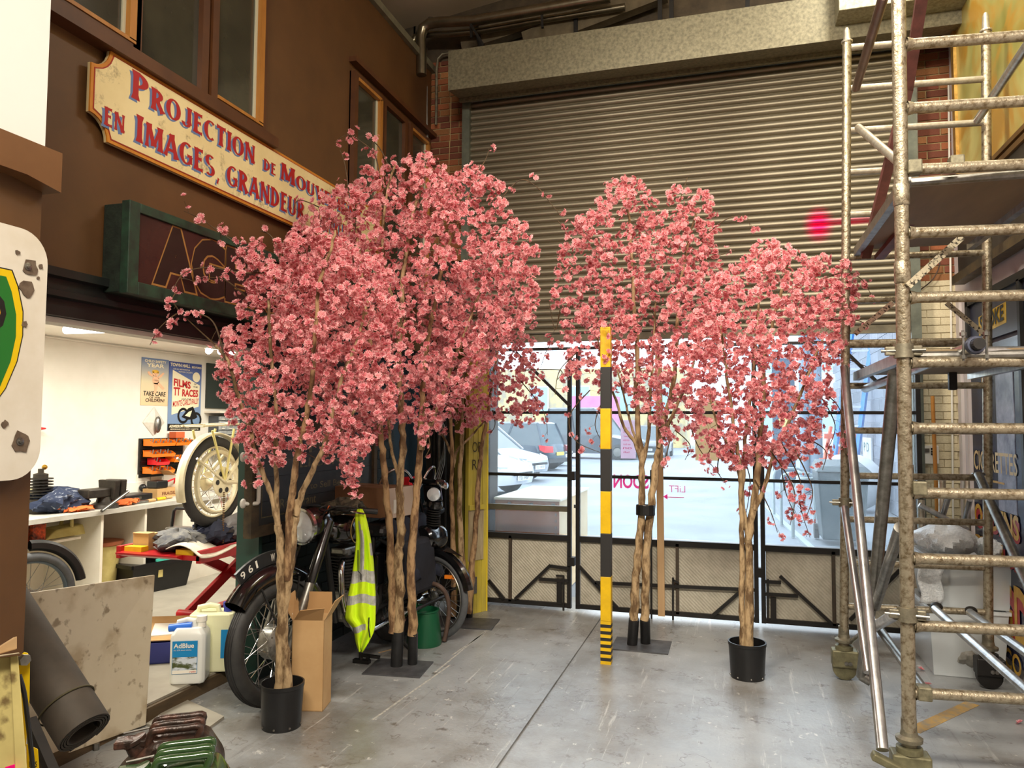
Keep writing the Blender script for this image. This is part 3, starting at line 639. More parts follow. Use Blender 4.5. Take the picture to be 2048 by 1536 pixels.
# yard buildings
M_rend = mat('pale_render', S(226, 230, 232), S(212, 218, 222), 2, .8); M_win = mat('far_window', S(150, 190, 206), None, rough=.2)
def block(label, x0, x1, y0, y1, h, m, wins=(), cat='building', name='building'):
    b = thing(name, label, cat, ((x0+x1)/2, y0, 0)); MB().box((x0, y0, -.05), (x1, y1, h)).build('wall', m, b)
    for (a, c, z0, z1) in wins:
        f = MB(); f.box((a-.08, y0-.08, z0-.08), (c+.08, y0-.001, z1+.08)); fo = f.build('window_frame', M_rend, b)
        MB().box((a, y0-.1, z0), (c, y0-.07, z1)).build('pane', M_win, fo)
    return b
block('long white building at the far end of the yard with pale blue windows', -1.5, 16, 46, 52, 13, M_rend, [(x, x+1.6, z, z+1.8) for x in (1, 4, 7, 10) for z in (1.2, 4.6, 8)])
block('yellow brick building beyond the parked cars', -22, -3.2, 52, 58, 5.5, mat('yellow_stock_brick', S(216, 196, 130), S(160, 150, 130), 1.2, .9, mix=(.4, .6)), [(x, x+1.2, 2.4, 4.2) for x in (-14, -11, -8, -5.5)])
block('magenta skip container standing at the back of the yard', -9.4, -6.6, 43, 45, 3.2, mat('magenta_paint', S(206, 130, 170), S(190, 110, 155), 3, .6), cat='container', name='container')
# grey blockwork wall on the right of the yard, blocks as pieces
bw = setp(MB().box((2.62, 10, 0), (2.8, 22, 4.2)).build('wall_yard', mat('pale_mortar_yard', S(176, 182, 192), None, rough=.9)), kind='structure')
me = bpy.data.meshes.new('block'); mb_ = MB().box((-.012, 0, 0), (0, 1, 1)); me.from_pydata(mb_.v, [], mb_.f); me.materials.append(mat('grey_block', S(140, 146, 158), S(122, 128, 140), 6, .9, rand=.2))
for k in range(18):
    for j in range(13):
        y = 10+j*.9+(.45 if k % 2 else 0); o = bpy.data.objects.new('block', me); COL.objects.link(o); o.parent = bw
        o.location = V((2.62, y, k*.225+.01))-bw.location; o.scale = (1, .88, .21)
sg = thing('yard_sign', 'small white car park notice fixed to the grey block wall', 'sign', onx(1735, 905, 2.58)); q = onx(1735, 905, 2.58)
MB().box((2.57, q.y-.5, q.z-.18), (2.6, q.y+.5, q.z+.3)).build('sign_plate', M_rend, sg)
tm = MB(); text(tm, 'P D', (2.565, q.y+.35, q.z+.02), (0, -1, 0), (0, 0, 1), .6, .18, .0); tm.build('lettering', mat('teal_ink', S(60, 130, 130), None, rough=.5), sg)
# sheffield cycle hoops
M_hoop = mat('galv_hoop', S(170, 184, 186), None, rough=.4, metal=.3)
hp = thing('cycle_stand', 'row of pale tubular cycle hoops on a ground rail outside', 'cycle stand', onz(1612, 1090))
for i, (x0, yb0, x1, yb1, yt) in enumerate(((1586, 1075, 1640, 1092, 1020), (1563, 1050, 1606, 1058, 988), (1548, 1030, 1584, 1036, 972))):
    a, b = onz(x0, yb0), onz(x1+30, yb1-30); Dm = depth(a); h = zat(0, yt-30+12, a)
    b = V((a.x+.5, a.y+.25, 0)); zt_ = .78
    P_ = [a, a+V((0, 0, zt_-.12)), a+(b-a)*.06+V((0, 0, zt_-.03)), a+(b-a)*.2+V((0, 0, zt_)), a+(b-a)*.8+V((0, 0, zt_)), a+(b-a)*.94+V((0, 0, zt_-.03)), b+V((0, 0, zt_-.12)), b]
    MB().tube(P_, .024, 10).build('hoop', M_hoop, hp, smooth=True)
MB().bar(onz(1625, 1098), onz(1500, 985), .08, .03).build('ground_rail', M_hoop, hp)
# wheelie bin
wb = onz(1682, 1086); bn = thing('wheelie_bin', 'dark grey wheelie bin standing outside the right gate leaf', 'bin', wb)
x, y = wb.x, wb.y
M_bin = mat('bin_plastic', S(60, 74, 80), None, rough=.5)
MB().hexa([(x-.24, y-.24, .06), (x+.24, y-.24, .06), (x+.24, y+.3, .06), (x-.24, y+.3, .06), (x-.3, y-.32, .92), (x+.3, y-.32, .92), (x+.3, y+.4, .92), (x-.3, y+.4, .92)]).build('body', M_bin, bn, bevel=.02)
MB().hexa([(x-.33, y-.38, .93), (x+.33, y-.38, .93), (x+.33, y+.42, .93), (x-.33, y+.42, .93), (x-.26, y-.3, 1.0), (x+.26, y-.3, 1.0), (x+.26, y+.42, 1.06), (x-.26, y+.42, 1.06)]).build('lid', M_bin, bn, bevel=.01)
for s in (-1, 1): MB().lathe((x+s*.26, y+.34, .1), (1, 0, 0), [(0, -.03), (.1, -.03), (.1, .03), (0, .03)], 16).build('wheel', M_rubber, bn)
# yard bits: orange barrier, white sack, steel posts, banner
ob = onz(1655, 1000); t_ = thing('road_barrier', 'bright orange plastic barrier leaning beside white sacks in the yard', 'barrier', ob)
for i in range(3): MB().bar(ob+V((i*.22-.2, 0, .0)), ob+V((i*.22+.1, .1, 1.5)), .07, .05).build('upright', mat('orange_plastic', S(255, 110, 70), None, rough=.5), t_)
for z in (.3, .8, 1.3): MB().bar(ob+V((-.3+z*.2, 0, z)), ob+V((.4+z*.2, .1, z)), .1, .05, up=(0, 1, 0)).build('crossbar', MATS['orange_plastic'], t_)
sk = onz(1672, 1010)
setp(MB().sphere(sk+V((.1, -1, .5)), .55, 14, 9, 1.1, .8, .95).build('builders_sack', M_rend, smooth=True), 'bulging white builders sack on the ground beside the orange barrier', 'sack')
for i, x in enumerate((1610, 1632)):
    pz = onz(x, 985); setp(MB().tube([pz, pz+V((0, 0, 4.5))], .16 if i else .1, 12).build('steel_post', mat('blue_grey_post', S(140, 160, 180), None, rough=.5), smooth=True), ('thick' if i else 'thin')+' blue grey post standing in the yard near the orange barrier', 'post')
bz = onz(1600, 985); bz = V((bz.x-.25, bz.y+.4, 0)); bo = thing('yard_banner', 'dark blue upright banner with a yellow disc in the yard', 'banner', bz)
MB().box((bz.x-.3, bz.y, .2), (bz.x+.2, bz.y+.05, 3.1)).build('cloth', mat('slate_banner', S(60, 86, 110), None, rough=.7), bo)
MB().box((bz.x-.08, bz.y+.051, 0), (bz.x-.02, bz.y+.09, 3.1)).build('pole', M_iron, bo)
MB().disc((bz.x-.05, bz.y-.01, 1.6), (0, -1, 0), .13, 20).build('disc', mat('banner_yellow', S(240, 220, 120), None, rough=.6), bo)
lad = thing('ladder', 'blue and white ladder leaning across the yard by the block wall', 'ladder', (2.0, 16, 0))
for dx in (0, .4): MB().bar((1.7+dx, 15.6, 0), (2.3+dx, 16.4, 3.4), .08).build('rail', mat('ladder_blue', S(70, 140, 220), None, rough=.5), lad)
for i in range(8): k = (i+1)/9; MB().bar((1.7+.6*k, 15.6+.8*k, 3.4*k), (2.1+.6*k, 15.6+.8*k, 3.4*k), .04).build('rung', M_rend, lad)
# ============================================================ BLOSSOM TREES
M_bark = mat('peeling_bark', S(174, 148, 110), S(100, 76, 48), 20, .8, bump=.8, bscale=50, mix=(.44, .58), stretch=(1, 1, .35))
M_bark2 = mat('russet_bark', S(164, 132, 94), S(98, 70, 44), 22, .8, bump=.8, bscale=50, mix=(.44, .58), stretch=(1, 1, .35))
M_twig = mat('twig', S(92, 70, 42), S(60, 46, 30), 20, .8)
mb = bpy.data.materials.new('blossom_petal'); mb.use_nodes = True; nt = mb.node_tree; N, L = nt.nodes, nt.links
b = N['Principled BSDF']; b.inputs['Roughness'].default_value = .65; b.inputs['Specular IOR Level'].default_value = .2
ca = N.new('ShaderNodeVertexColor'); ca.layer_name = 'col'; L.new(ca.outputs['Color'], b.inputs['Base Color'])
tl = N.new('ShaderNodeBsdfTranslucent'); L.new(ca.outputs['Color'], tl.inputs['Color']); mx = N.new('ShaderNodeMixShader'); mx.inputs[0].default_value = .38
L.new(b.outputs[0], mx.inputs[1]); L.new(tl.outputs[0], mx.inputs[2]); L.new(mx.outputs[0], N['Material Output'].inputs['Surface'])
def flower(seed):
    """double five-petalled blossom, unit radius, facing +z; returns verts, faces, colours"""
    r = random.Random(seed); vs, fs, cs = [], [], []
    base = S(190, 74, 98); mid = [S(236, 152, 160), S(228, 132, 142), S(244, 172, 176)][seed % 3]; tip = [S(255, 228, 222), S(248, 194, 194), S(255, 216, 210)][(seed//2) % 3]; ctr = S(240, 214, 170)
    for ring, (R, z0, zt, n) in enumerate(((1., .0, .30, 5), (.66, .08, .5, 5))):
        for k in range(n):
            a = 2*PI*(k+ring*.5)/n+r.uniform(-.12, .12); w = PI/n*1.08; rr = R*r.uniform(.88, 1.05); zz = zt*r.uniform(.5, 1.5); i = len(vs)
            c, s_ = math.cos, math.sin
            vs += [(0, 0, z0), (c(a-w)*rr*.55, s_(a-w)*rr*.55, zz*.45), (c(a)*rr*.6, s_(a)*rr*.6, z0+zz*.1), (c(a+w)*rr*.55, s_(a+w)*rr*.55, zz*.45), (c(a-w*.55)*rr, s_(a-w*.55)*rr, zz), (c(a)*rr*.9, s_(a)*rr*.9, zz*.7), (c(a+w*.55)*rr, s_(a+w*.55)*rr, zz)]
            fs += [(i, i+1, i+2), (i, i+2, i+3), (i+1, i+4, i+5, i+2), (i+2, i+5, i+6, i+3)]
            cs += [base, mid, mid, mid, tip, mid, tip]
    i = len(vs); vs += [(.12, 0, .2), (-.06, .1, .2), (-.06, -.1, .2), (0, 0, .06)]; fs += [(i, i+1, i+2), (i, i+1, i+3), (i+1, i+2, i+3)]; cs += [ctr]*4
    return np.array(vs), fs, np.array(cs)
FL = [flower(i) for i in range(6)]
FLM = []
for k, (vs, fs, cs) in enumerate(FL):
    me = bpy.data.meshes.new('blossom'); me.from_pydata([tuple(v) for v in vs], [], fs); at_ = me.color_attributes.new('col', 'FLOAT_COLOR', 'POINT'); at_.data.foreach_set('color', cs.ravel()); me.materials.append(mb); FLM.append(me)
def clampw(p):
    lim = LX+.22 if p.z < 2.72 else LX+.1
    if p.y < 4.0 and p.z < 1.95: lim = -9
    if p.x < lim: p = CC+(p-CC)*(lim/p.x)
    if p.y > GY-.12: p = CC+(p-CC)*((GY-.12)/p.y)
    return p
def in_poly(x, y, P):
    c = False; j = len(P)-1
    for i in range(len(P)):
        if (P[i][1] > y) != (P[j][1] > y) and x < (P[j][0]-P[i][0])*(y-P[i][1])/(P[j][1]-P[i][1])+P[i][0]: c = not c
        j = i
    return c
def rotm(d, r):
    d = d.normalized(); x = d.orthogonal().normalized(); a = r.uniform(0, 2*PI); y = d.cross(x); x2 = x*math.cos(a)+y*math.sin(a); y2 = d.cross(x2)
    return np.array([[x2.x, y2.x, d.x], [x2.y, y2.y, d.y], [x2.z, y2.z, d.z]])
def smooth_line(pts, k=5):
    pts = [V(p) for p in pts]; out = []
    for i in range(len(pts)-1):
        p0, p1, p2, p3 = pts[max(i-1, 0)], pts[i], pts[i+1], pts[min(i+2, len(pts)-1)]
        for j in range(k):
            t = j/k; out.append(.5*((2*p1)+(p2-p0)*t+(2*p0-5*p1+4*p2-p3)*t*t+(3*p1-p0-3*p2+p3)*t**3))
    out.append(pts[-1]); return out
def tree(label, base, stems, poly, nclus, bark, seed, sprays=(), thick=.42, fsize=.0205, drop=.1, holder=None):
    """stems: (pixel polyline, r0, r1, depth drift); poly: crown outline; the crown is filled through its depth"""
    r = random.Random(seed); B = onz(*base) if len(base) == 2 else V(base); D = depth(B)
    t = thing('blossom_tree', label, 'tree', B, group='artificial pink blossom trees in the workshop')
    nodes = []; rad = []
    for (pl, r0, r1, dd, m_) in stems:
        L_ = len(pl); P3 = smooth_line([at(x, y, D+dd*max(0, (i/(L_-1))-.15)) for i, (x, y) in enumerate(pl)], 5)
        n = len(P3); rr = [(r0+(r1-r0)*(i/(n-1)))*(1+r.uniform(-.1, .1)) for i in range(n)]; P3 = [p+V((r.uniform(-1, 1), 0, 0))*r0*.22 for p in P3]
        MB().tube(P3, rr, 10).build('trunk' if r0 > .017 else 'branch', m_, t, smooth=True)
        for i, p in enumerate(P3): nodes.append(p); rad.append(rr[i])
    cy = sum(p[1] for p in poly)/len(poly)
    starts = [(p, q) for p, q in zip(nodes, rad)]
    # keep only nodes in or near the crown as growth origins
    ymax = max(p[1] for p in poly)
    def pix(p):
        d = p-CC; z = d.dot(FW); return (1024+F*d.dot(RT)/z, 768-F*d.dot(UP)/z)
    pts = [p for p in nodes if pix(p)[1] < ymax+30]; rr_ = [min(q, .008) for p, q in zip(nodes, rad) if pix(p)[1] < ymax+30]
    xs = [p[0] for p in poly]; ys_ = [p[1] for p in poly]; xm, xM, ym, yM = min(xs), max(xs), min(ys_), max(ys_); cx = (xm+xM)/2
    clus = []
    while len(clus) < nclus:
        x, y = r.uniform(xm, xM), r.uniform(ym, yM)
        if not in_poly(x, y, poly): continue
        e = min(1, math.hypot((x-cx)/((xM-xm)/2), (y-(ym+yM)/2)/((yM-ym)/2)))
        th = thick*math.sqrt(max(.12, 1-e*e)); clus.append(clampw(at(x, y, D+r.uniform(-1, 1)*th)))
    A = np.array([tuple(p) for p in pts]); C_ = np.array([tuple(p) for p in clus])
    dmin = np.sqrt(((C_[:, None]-A[None])**2).sum(2)).min(1); order = np.argsort(dmin)
    tw = MB(); ends = []
    A = list(map(tuple, A)); R_ = list(rr_); arr = np.array(A)
    cap = np.zeros((len(A)+nclus*3+600, 3)); cap[:len(A)] = arr; cnt = len(A)
    depthn = [0]*cnt
    def attach(p, rmax=.0045):
        nonlocal cnt
        d = cap[:cnt]-np.array(p); q = (d**2).sum(1)+np.maximum(0, d[:, 2])*.05; i = int(q.argmin()); a = V(cap[i]); ln = (p-a).length
        if ln < .012: return a
        mid = (a+p)/2+V((r.uniform(-1, 1), r.uniform(-1, 1), r.uniform(-.2, 1.0)))*ln*.13
        ra = min(R_[i]*.75, rmax, .0018+ln*.008); tw.tube([a, mid, p], [ra, ra*.8, max(.0011, ra*.55)], 4, cap=False)
        for q_, rr2 in ((mid, ra*.8), (p, max(.0011, ra*.55))): cap[cnt] = q_; R_.append(rr2); cnt += 1
        return a
    blos = []
    def bunch(p, a, k):
        for _ in range(k):
            d = V((r.gauss(0, 1), r.gauss(0, 1)-.45, r.gauss(0, 1)-.05)).normalized(); rr2 = r.uniform(.006, .034)
            q = p+d*rr2; blos.append((q, d+V((0, -.3, 0)), fsize*r.choice((.6, .85, 1, 1.1, 1.2))))
    for i in order:
        a = attach(clus[i]); bunch(clus[i], a, r.choice((2, 3, 4, 5, 5)))
    for (pl, dd, n) in sprays:
        P3 = smooth_line([clampw(at(x, y, D+dd)) for x, y in pl], 6); a = attach(P3[0]); tw.tube(P3, [.0045-.003*i/len(P3) for i in range(len(P3))], 5)
        for j in range(n):
            s_ = (j+.5)/n; p = P3[int(s_*(len(P3)-1))]; p2 = p+V((r.gauss(0, .025), r.gauss(0, .025), r.gauss(-.01, .025)))
            tw.tube([p, (p+p2)/2+V((0, 0, .006)), p2], [.0016, .0013, .001], 4, cap=False); bunch(p2, p, r.choice((2, 3, 3, 4)))
    setp(tw.build('twigs', M_twig, t), kind='stuff')
    # the 300 blossoms nearest the viewer are pieces of their own, the rest one mass
    blos.sort(key=lambda q: (q[0]-CC).dot(FW)-.0*q[2]); Bw = V(t.location)
    for (p, d, s_) in blos[:300]:
        o = bpy.data.objects.new('blossom', r.choice(FLM)); COL.objects.link(o); o.parent = t
        Rm = rotm(d, r); M4 = Matrix([[*Rm[0], 0], [*Rm[1], 0], [*Rm[2], 0], [0, 0, 0, 1]]); o.location = p-Bw; o.rotation_euler = M4.to_euler(); o.scale = (s_, s_, s_)
    VV, CO, loops, off = [], [], [], 0; sizes = []
    for (p, d, s_) in blos[300:]:
        vs, fs, cs = FL[r.randrange(6)]; VV.append(vs @ rotm(d, r).T*s_+np.array(p-Bw)); CO.append(cs)
        for f in fs: loops.append(tuple(i+off for i in f))
        off += len(vs)
    me = bpy.data.meshes.new('blossoms'); me.from_pydata(np.concatenate(VV).tolist(), [], loops); q = me.color_attributes.new('col', 'FLOAT_COLOR', 'POINT'); q.data.foreach_set('color', np.concatenate(CO).ravel()); me.materials.append(mb)
    o = bpy.data.objects.new('blossoms', me); COL.objects.link(o); o.parent = t; o['kind'] = 'stuff'
    return t, B, D
def plant_pot(label, B, r, h):
    p = thing('plant_pot', label, 'pot', B); c = V(B)
    MB().lathe(c, (0, 0, 1), [(0, .004), (r*.88, .004), (r*.9, .0), (r*.96, h*.55), (r, h-.02), (r*1.03, h-.018), (r*1.03, h), (r*.96, h), (r*.94, h*.6), (0, h*.6)], 32).build('pot_body', M_blk, p, smooth=True)
    MB().lathe(c, (0, 0, 1), [(0, h*.72), (r*.93, h*.7)], 24).build('filling', mat('dark_soil', S(30, 26, 22), S(18, 16, 14), 40, .95, bump=.5), p)
    for k in range(8):
        a = k*PI/4+.2; MB().sphere(c+V((math.cos(a)*r*.93, math.sin(a)*r*.93, .016)), .006, 6, 4).build('drain_nub', M_steel, p)
def stand(label, c, sx, sy, rz, sleeves, stm=None):
    s = thing('steel_stand', label, 'stand', c); M = Matrix.Translation(V(c)) @ Matrix.Rotation(rz, 4, 'Z')
    MB().box((-sx/2, -sy/2, 0), (sx/2, sy/2, .008)).xf(M).build('base_plate', mat('plate_steel', S(96, 96, 98), S(70, 70, 72), 9, .5, .4), s)
    for a, b, r in sleeves:
        MB().tube([a, b], r, 16).build('sleeve', mat('black_sleeve', S(24, 24, 25), S(36, 36, 36), 9, .45), s, smooth=True)
    return s
b1, b2 = M_bark, M_bark2
T1 = tree('blossom tree in the black pot beside the front wheel of the motorcycle', (563, 1452), [
    ([(557, 1400), (560, 1330), (561, 1250), (563, 1180), (561, 1110), (557, 1050)], .024, .02, 0, b1),
    ([(577, 1400), (572, 1320), (567, 1250), (575, 1180), (583, 1110), (590, 1040), (596, 1000)], .024, .018, .02, b1),
    ([(557, 1060), (545, 1000), (527, 950), (510, 910), (500, 860), (485, 820), (470, 770), (455, 720), (430, 690)], .014, .007, -.18, b1),
    ([(557, 1055), (553, 1000), (553, 940), (551, 880), (553, 820), (548, 760), (540, 690), (538, 600)], .014, .007, -.28, b1),
    ([(575, 1160), (577, 1060), (583, 1000), (590, 940), (600, 880), (610, 850), (618, 800), (625, 750), (632, 640), (640, 560), (655, 520), (672, 460)], .02, .006, -.3, b2),
    ([(592, 1030), (605, 985), (630, 930), (650, 890), (660, 850), (672, 800), (690, 740), (715, 680), (735, 600)], .017, .006, -.1, b1),
    ([(598, 1000), (618, 950), (650, 900), (690, 850), (730, 790)], .012, .005, .15, b1)],
    [(480, 480), (560, 490), (640, 450), (700, 475), (765, 540), (800, 640), (805, 740), (775, 830), (745, 880), (715, 985), (700, 990), (672, 910), (600, 925), (560, 935), (540, 900), (525, 975), (495, 985), (490, 900), (468, 850), (440, 800), (440, 700), (475, 620)],
    980, b1, 11, sprays=[([(540, 545), (480, 545), (420, 535), (370, 545), (345, 580)], -.1, 9), ([(450, 720), (430, 650), (400, 628), (360, 625), (320, 655), (300, 690)], -.15, 9), ([(540, 560), (490, 500), (440, 465), (405, 440), (368, 422)], 0, 9),
            ([(560, 500), (540, 470), (520, 462)], 0, 2), ([(500, 600), (450, 560), (405, 555)], .1, 5), ([(360, 625), (345, 600), (352, 585)], -.15, 2)], thick=.34, fsize=.0175)
plant_pot('black plastic pot with two trunks, beside the open cardboard box', T1[1], .104, .215)
T2 = tree('tallest blossom tree on the steel plate beside the yellow jacket', (795, 1335), [
    ([(796, 1270), (800, 1180), (796, 1120), (803, 1060), (800, 980), (805, 900), (803, 830), (800, 760), (800, 650), (806, 560), (820, 450), (852, 350)], .034, .008, .0, b1),
    ([(786, 1265), (785, 1180), (780, 1080), (774, 1000), (768, 930), (763, 880), (758, 820), (748, 740), (735, 640), (722, 540), (712, 460)], .028, .007, -.15, b2),
    ([(826, 1270), (824, 1200), (821, 1130), (828, 1050), (835, 960), (840, 880), (845, 800), (850, 740), (860, 650), (880, 560), (905, 470), (940, 390)], .031, .007, .1, b2),
    ([(843, 900), (856, 860), (870, 830), (885, 790), (905, 730), (935, 650), (970, 560)], .017, .006, .2, b1),
    ([(800, 965), (788, 920), (780, 880), (778, 820), (790, 740), (810, 640)], .012, .006, -.25, b1),
    ([(805, 660), (775, 560), (765, 470), (775, 380), (790, 330)], .012, .005, -.3, b1)],
    [(590, 450), (640, 390), (690, 360), (750, 325), (800, 315), (850, 305), (900, 345), (955, 335), (1005, 375), (1010, 420), (1040, 440), (1075, 470), (1070, 520), (1085, 560), (1060, 640), (1010, 700), (960, 760), (900, 830), (860, 890), (830, 860), (800, 840), (760, 890), (720, 900), (650, 840), (580, 740), (540, 640), (560, 520)],
    2000, b1, 12, sprays=[([(760, 360), (750, 310), (725, 285), (695, 270), (668, 285)], 0, 6), ([(780, 340), (762, 300), (740, 275), (728, 262)], .1, 4), ([(850, 330), (860, 305)], 0, 1), ([(940, 360), (965, 330), (978, 302)], .1, 3), ([(1000, 400), (1040, 360), (1075, 375), (1100, 405), (1120, 430)], .1, 4), ([(850, 850), (860, 890), (850, 915)], -.2, 3), ([(650, 420), (600, 400), (585, 420)], 0, 3), ([(700, 400), (690, 330), (680, 300)], -.1, 2)], thick=.5, fsize=.0185)
bL, bR = onz(795, 1332), onz(826, 1322)
pc = onz(797, 1337)
stand('black steel plate with two black sleeves, beside the yellow jacket', (pc.x, pc.y, 0), .36, .30, .12, [(onz(793, 1334), at(796, 1262, T2[2]), .037), (onz(825, 1330), at(826, 1265, T2[2]), .031)])
T3 = tree('blossom tree with three slim trunks at the yellow door', (930, 1240), [
    ([(905, 1232), (907, 1160), (906, 1060), (903, 980), (905, 900), (898, 820), (888, 760), (870, 660)], .026, .006, -.1, b2),
    ([(925, 1232), (925, 1170), (921, 1060), (919, 960), (925, 860), (925, 800), (935, 700), (950, 600)], .028, .006, 0, b1),
    ([(936, 1225), (941, 1170), (949, 1080), (957, 980), (965, 880), (975, 830), (985, 760), (1000, 670)], .03, .006, .1, b2),
    ([(907, 935), (915, 900), (940, 875), (962, 850), (985, 830)], .012, .005, .1, b1), ([(903, 910), (890, 880), (870, 850), (858, 820)], .012, .005, -.1, b1)],
    [(850, 580), (940, 520), (1030, 560), (1075, 640), (1080, 740), (1090, 800), (1060, 850), (1000, 840), (960, 850), (900, 870), (850, 850), (830, 720)],
    720, b1, 13, sprays=[([(1040, 760), (1080, 810), (1092, 840), (1095, 870)], -.1, 6), ([(985, 820), (990, 850), (978, 870)], 0, 2), ([(860, 820), (845, 860), (832, 880)], -.2, 4), ([(1050, 740), (1120, 740), (1115, 760)], -.3, 2)], thick=.42, fsize=.0195)
stand('grey steel plate with three black sleeves at the foot of the yellow door', tuple(onz(925, 1250)+V((0, .05, 0))), .48, .30, .1, [(onz(922, 1243), at(923, 1180, T3[2]), .032), (onz(937, 1236), at(940, 1172, T3[2]), .032), (onz(905, 1236), at(906, 1172, T3[2]), .028)])
T4 = tree('blossom tree with two taped trunks behind the yellow and black post', (1280, 1296), [
    ([(1268, 1240), (1273, 1150), (1281, 1060), (1284, 980), (1283, 920), (1273, 800), (1275, 700), (1268, 600), (1262, 480), (1250, 390)], .03, .007, 0, b1),
    ([(1290, 1240), (1291, 1150), (1299, 1040), (1308, 960), (1316, 900), (1325, 850), (1345, 780), (1352, 700), (1357, 600), (1372, 500), (1395, 420)], .031, .006, .1, b1),
    ([(1283, 925), (1270, 885), (1248, 855), (1235, 810), (1215, 750), (1190, 660)], .014, .005, -.2, b1),
    ([(1285, 930), (1297, 870), (1300, 800), (1306, 700), (1312, 600)], .015, .006, .2, b1), ([(1280, 900), (1262, 850), (1250, 800), (1235, 740)], .01, .005, -.3, b1),
    ([(1316, 895), (1345, 830), (1375, 760), (1400, 680), (1420, 600)], .014, .005, .1, b1)],
    [(1225, 350), (1275, 345), (1300, 400), (1360, 375), (1420, 385), (1430, 440), (1440, 520), (1430, 620), (1445, 720), (1420, 800), (1395, 860), (1340, 890), (1300, 850), (1250, 790), (1200, 790), (1140, 740), (1115, 690), (1130, 620), (1095, 580), (1120, 500), (1125, 460), (1190, 410)],
    1120, b1, 14, sprays=[([(1400, 480), (1450, 440), (1490, 432), (1500, 452)], 0, 5), ([(1130, 460), (1115, 440)], 0, 1), ([(1340, 880), (1330, 920), (1325, 940)], -.2, 4), ([(1180, 780), (1140, 830), (1150, 880), (1200, 905)], -.1, 4), ([(1120, 620), (1110, 660), (1098, 600)], 0, 3), ([(1350, 860), (1380, 890), (1370, 920)], 0, 4), ([(1360, 400), (1375, 355)], 0, 2), ([(1400, 520), (1440, 510), (1470, 500)], 0, 3), ([(1160, 700), (1120, 740), (1110, 790)], -.2, 5), ([(1140, 680), (1100, 690), (1080, 740)], .1, 4), ([(1210, 790), (1190, 850), (1215, 900)], 0, 5), ([(1380, 850), (1400, 900), (1440, 950)], -.1, 6)], thick=.42, fsize=.0185)
tc_ = at(1291, 1020, T4[2]-.0)
MB().lathe(tc_, (0, .05, 1), [(.062, -.035), (.064, -.03), (.064, .03), (.062, .035)], 20).build('tape_wrap', M_blk, T4[0])
stand('dark steel plate with two black sleeves, behind the striped post', tuple(onz(1283, 1292)), .38, .3, 0.0, [(onz(1264, 1291), at(1268, 1238, T4[2]), .035), (onz(1291, 1288), at(1290, 1238, T4[2]), .034)])
T5 = tree('blossom tree in the black pot left of the scaffold tower', (1495, 1354), [
    ([(1485, 1310), (1484, 1200), (1484, 1100), (1482, 1000), (1479, 930), (1470, 870), (1460, 800), (1450, 720), (1440, 640)], .018, .006, -.1, b1),
    ([(1499, 1310), (1498, 1200), (1498, 1080), (1508, 1000), (1515, 950), (1520, 880), (1525, 800), (1532, 700), (1560, 590), (1575, 530)], .029, .006, .1, b1),
    ([(1510, 1020), (1530, 970), (1550, 900), (1575, 850), (1600, 790), (1620, 740), (1648, 670)], .014, .006, -.05, b1),
    ([(1497, 1080), (1484, 1000), (1487, 950), (1490, 880), (1500, 800), (1510, 700), (1522, 560)], .016, .006, .2, b1),
    ([(1482, 960), (1462, 900), (1440, 860), (1420, 800)], .01, .005, -.2, b1)],
    [(1385, 620), (1420, 560), (1480, 520), (1520, 485), (1570, 480), (1610, 510), (1660, 510), (1710, 530), (1715, 600), (1690, 680), (1660, 740), (1655, 800), (1640, 880), (1600, 930), (1560, 930), (1520, 930), (1470, 940), (1430, 900), (1395, 850), (1370, 780), (1360, 700)],
    1100, b1, 15, sprays=[([(1640, 560), (1690, 545), (1725, 560), (1742, 590)], 0, 6), ([(1660, 640), (1710, 640), (1735, 650)], -.1, 4), ([(1620, 800), (1650, 790), (1680, 820), (1690, 880), (1693, 925)], -.1, 10), ([(1560, 880), (1600, 960), (1600, 1010), (1620, 1075)], -.1, 9),
            ([(1540, 900), (1580, 960), (1590, 1000), (1580, 1050)], -.15, 7), ([(1440, 900), (1435, 940), (1446, 960)], 0, 3), ([(1510, 960), (1540, 1020), (1555, 1065)], 0, 4), ([(1480, 900), (1500, 960), (1490, 1040)], .1, 5), ([(1600, 870), (1650, 900), (1645, 940)], 0, 4), ([(1650, 700), (1700, 720), (1738, 735)], 0, 4), ([(1590, 900), (1625, 980), (1610, 1040)], -.2, 7), ([(1560, 900), (1570, 980), (1600, 1050)], .1, 7), ([(1640, 790), (1670, 850), (1655, 900)], .1, 6), ([(1430, 860), (1420, 900), (1400, 925)], 0, 4)], thick=.44, fsize=.018)
plant_pot('black plastic pot on the open floor right of the two-stemmed tree', T5[1], .108, .21)
# blossoms dropped on the floor by the scaffold
for i, (x, y) in enumerate(((1737, 1337), (1842, 1338), (1856, 1368), (2040, 1445))):
    p = onz(x, y, .012); o = bpy.data.objects.new('fallen_blossom', FLM[i]); COL.objects.link(o); o.location = p; o.scale = (.022,)*3; o.rotation_euler = (.3, .2*i, i)
    setp(o, ('small pink blossom dropped between the scaffold castor and the tall pole', 'pink blossom dropped on the floor left of the clear storage box', 'pink blossom dropped on the floor right beside the scaffold pole', 'pink blossom dropped on the floor at the right edge under the low rung')[i], 'blossom', 'dropped pink blossoms')

# ============================================================ SCAFFOLD TOWER
fa = onz(1818, 1590); fbq = onz(1698, 1357); fcq = onz(1985, 1375)
DA, DB, DC = depth(fa), depth(fbq), depth(fcq)
sc = thing('scaffold_tower', 'tall alloy scaffold tower on castors at the right, with ladder rungs and two decks', 'scaffold', (fa.x, fa.y, 0))
def zon(px, py, D): return at(px, py, D).z
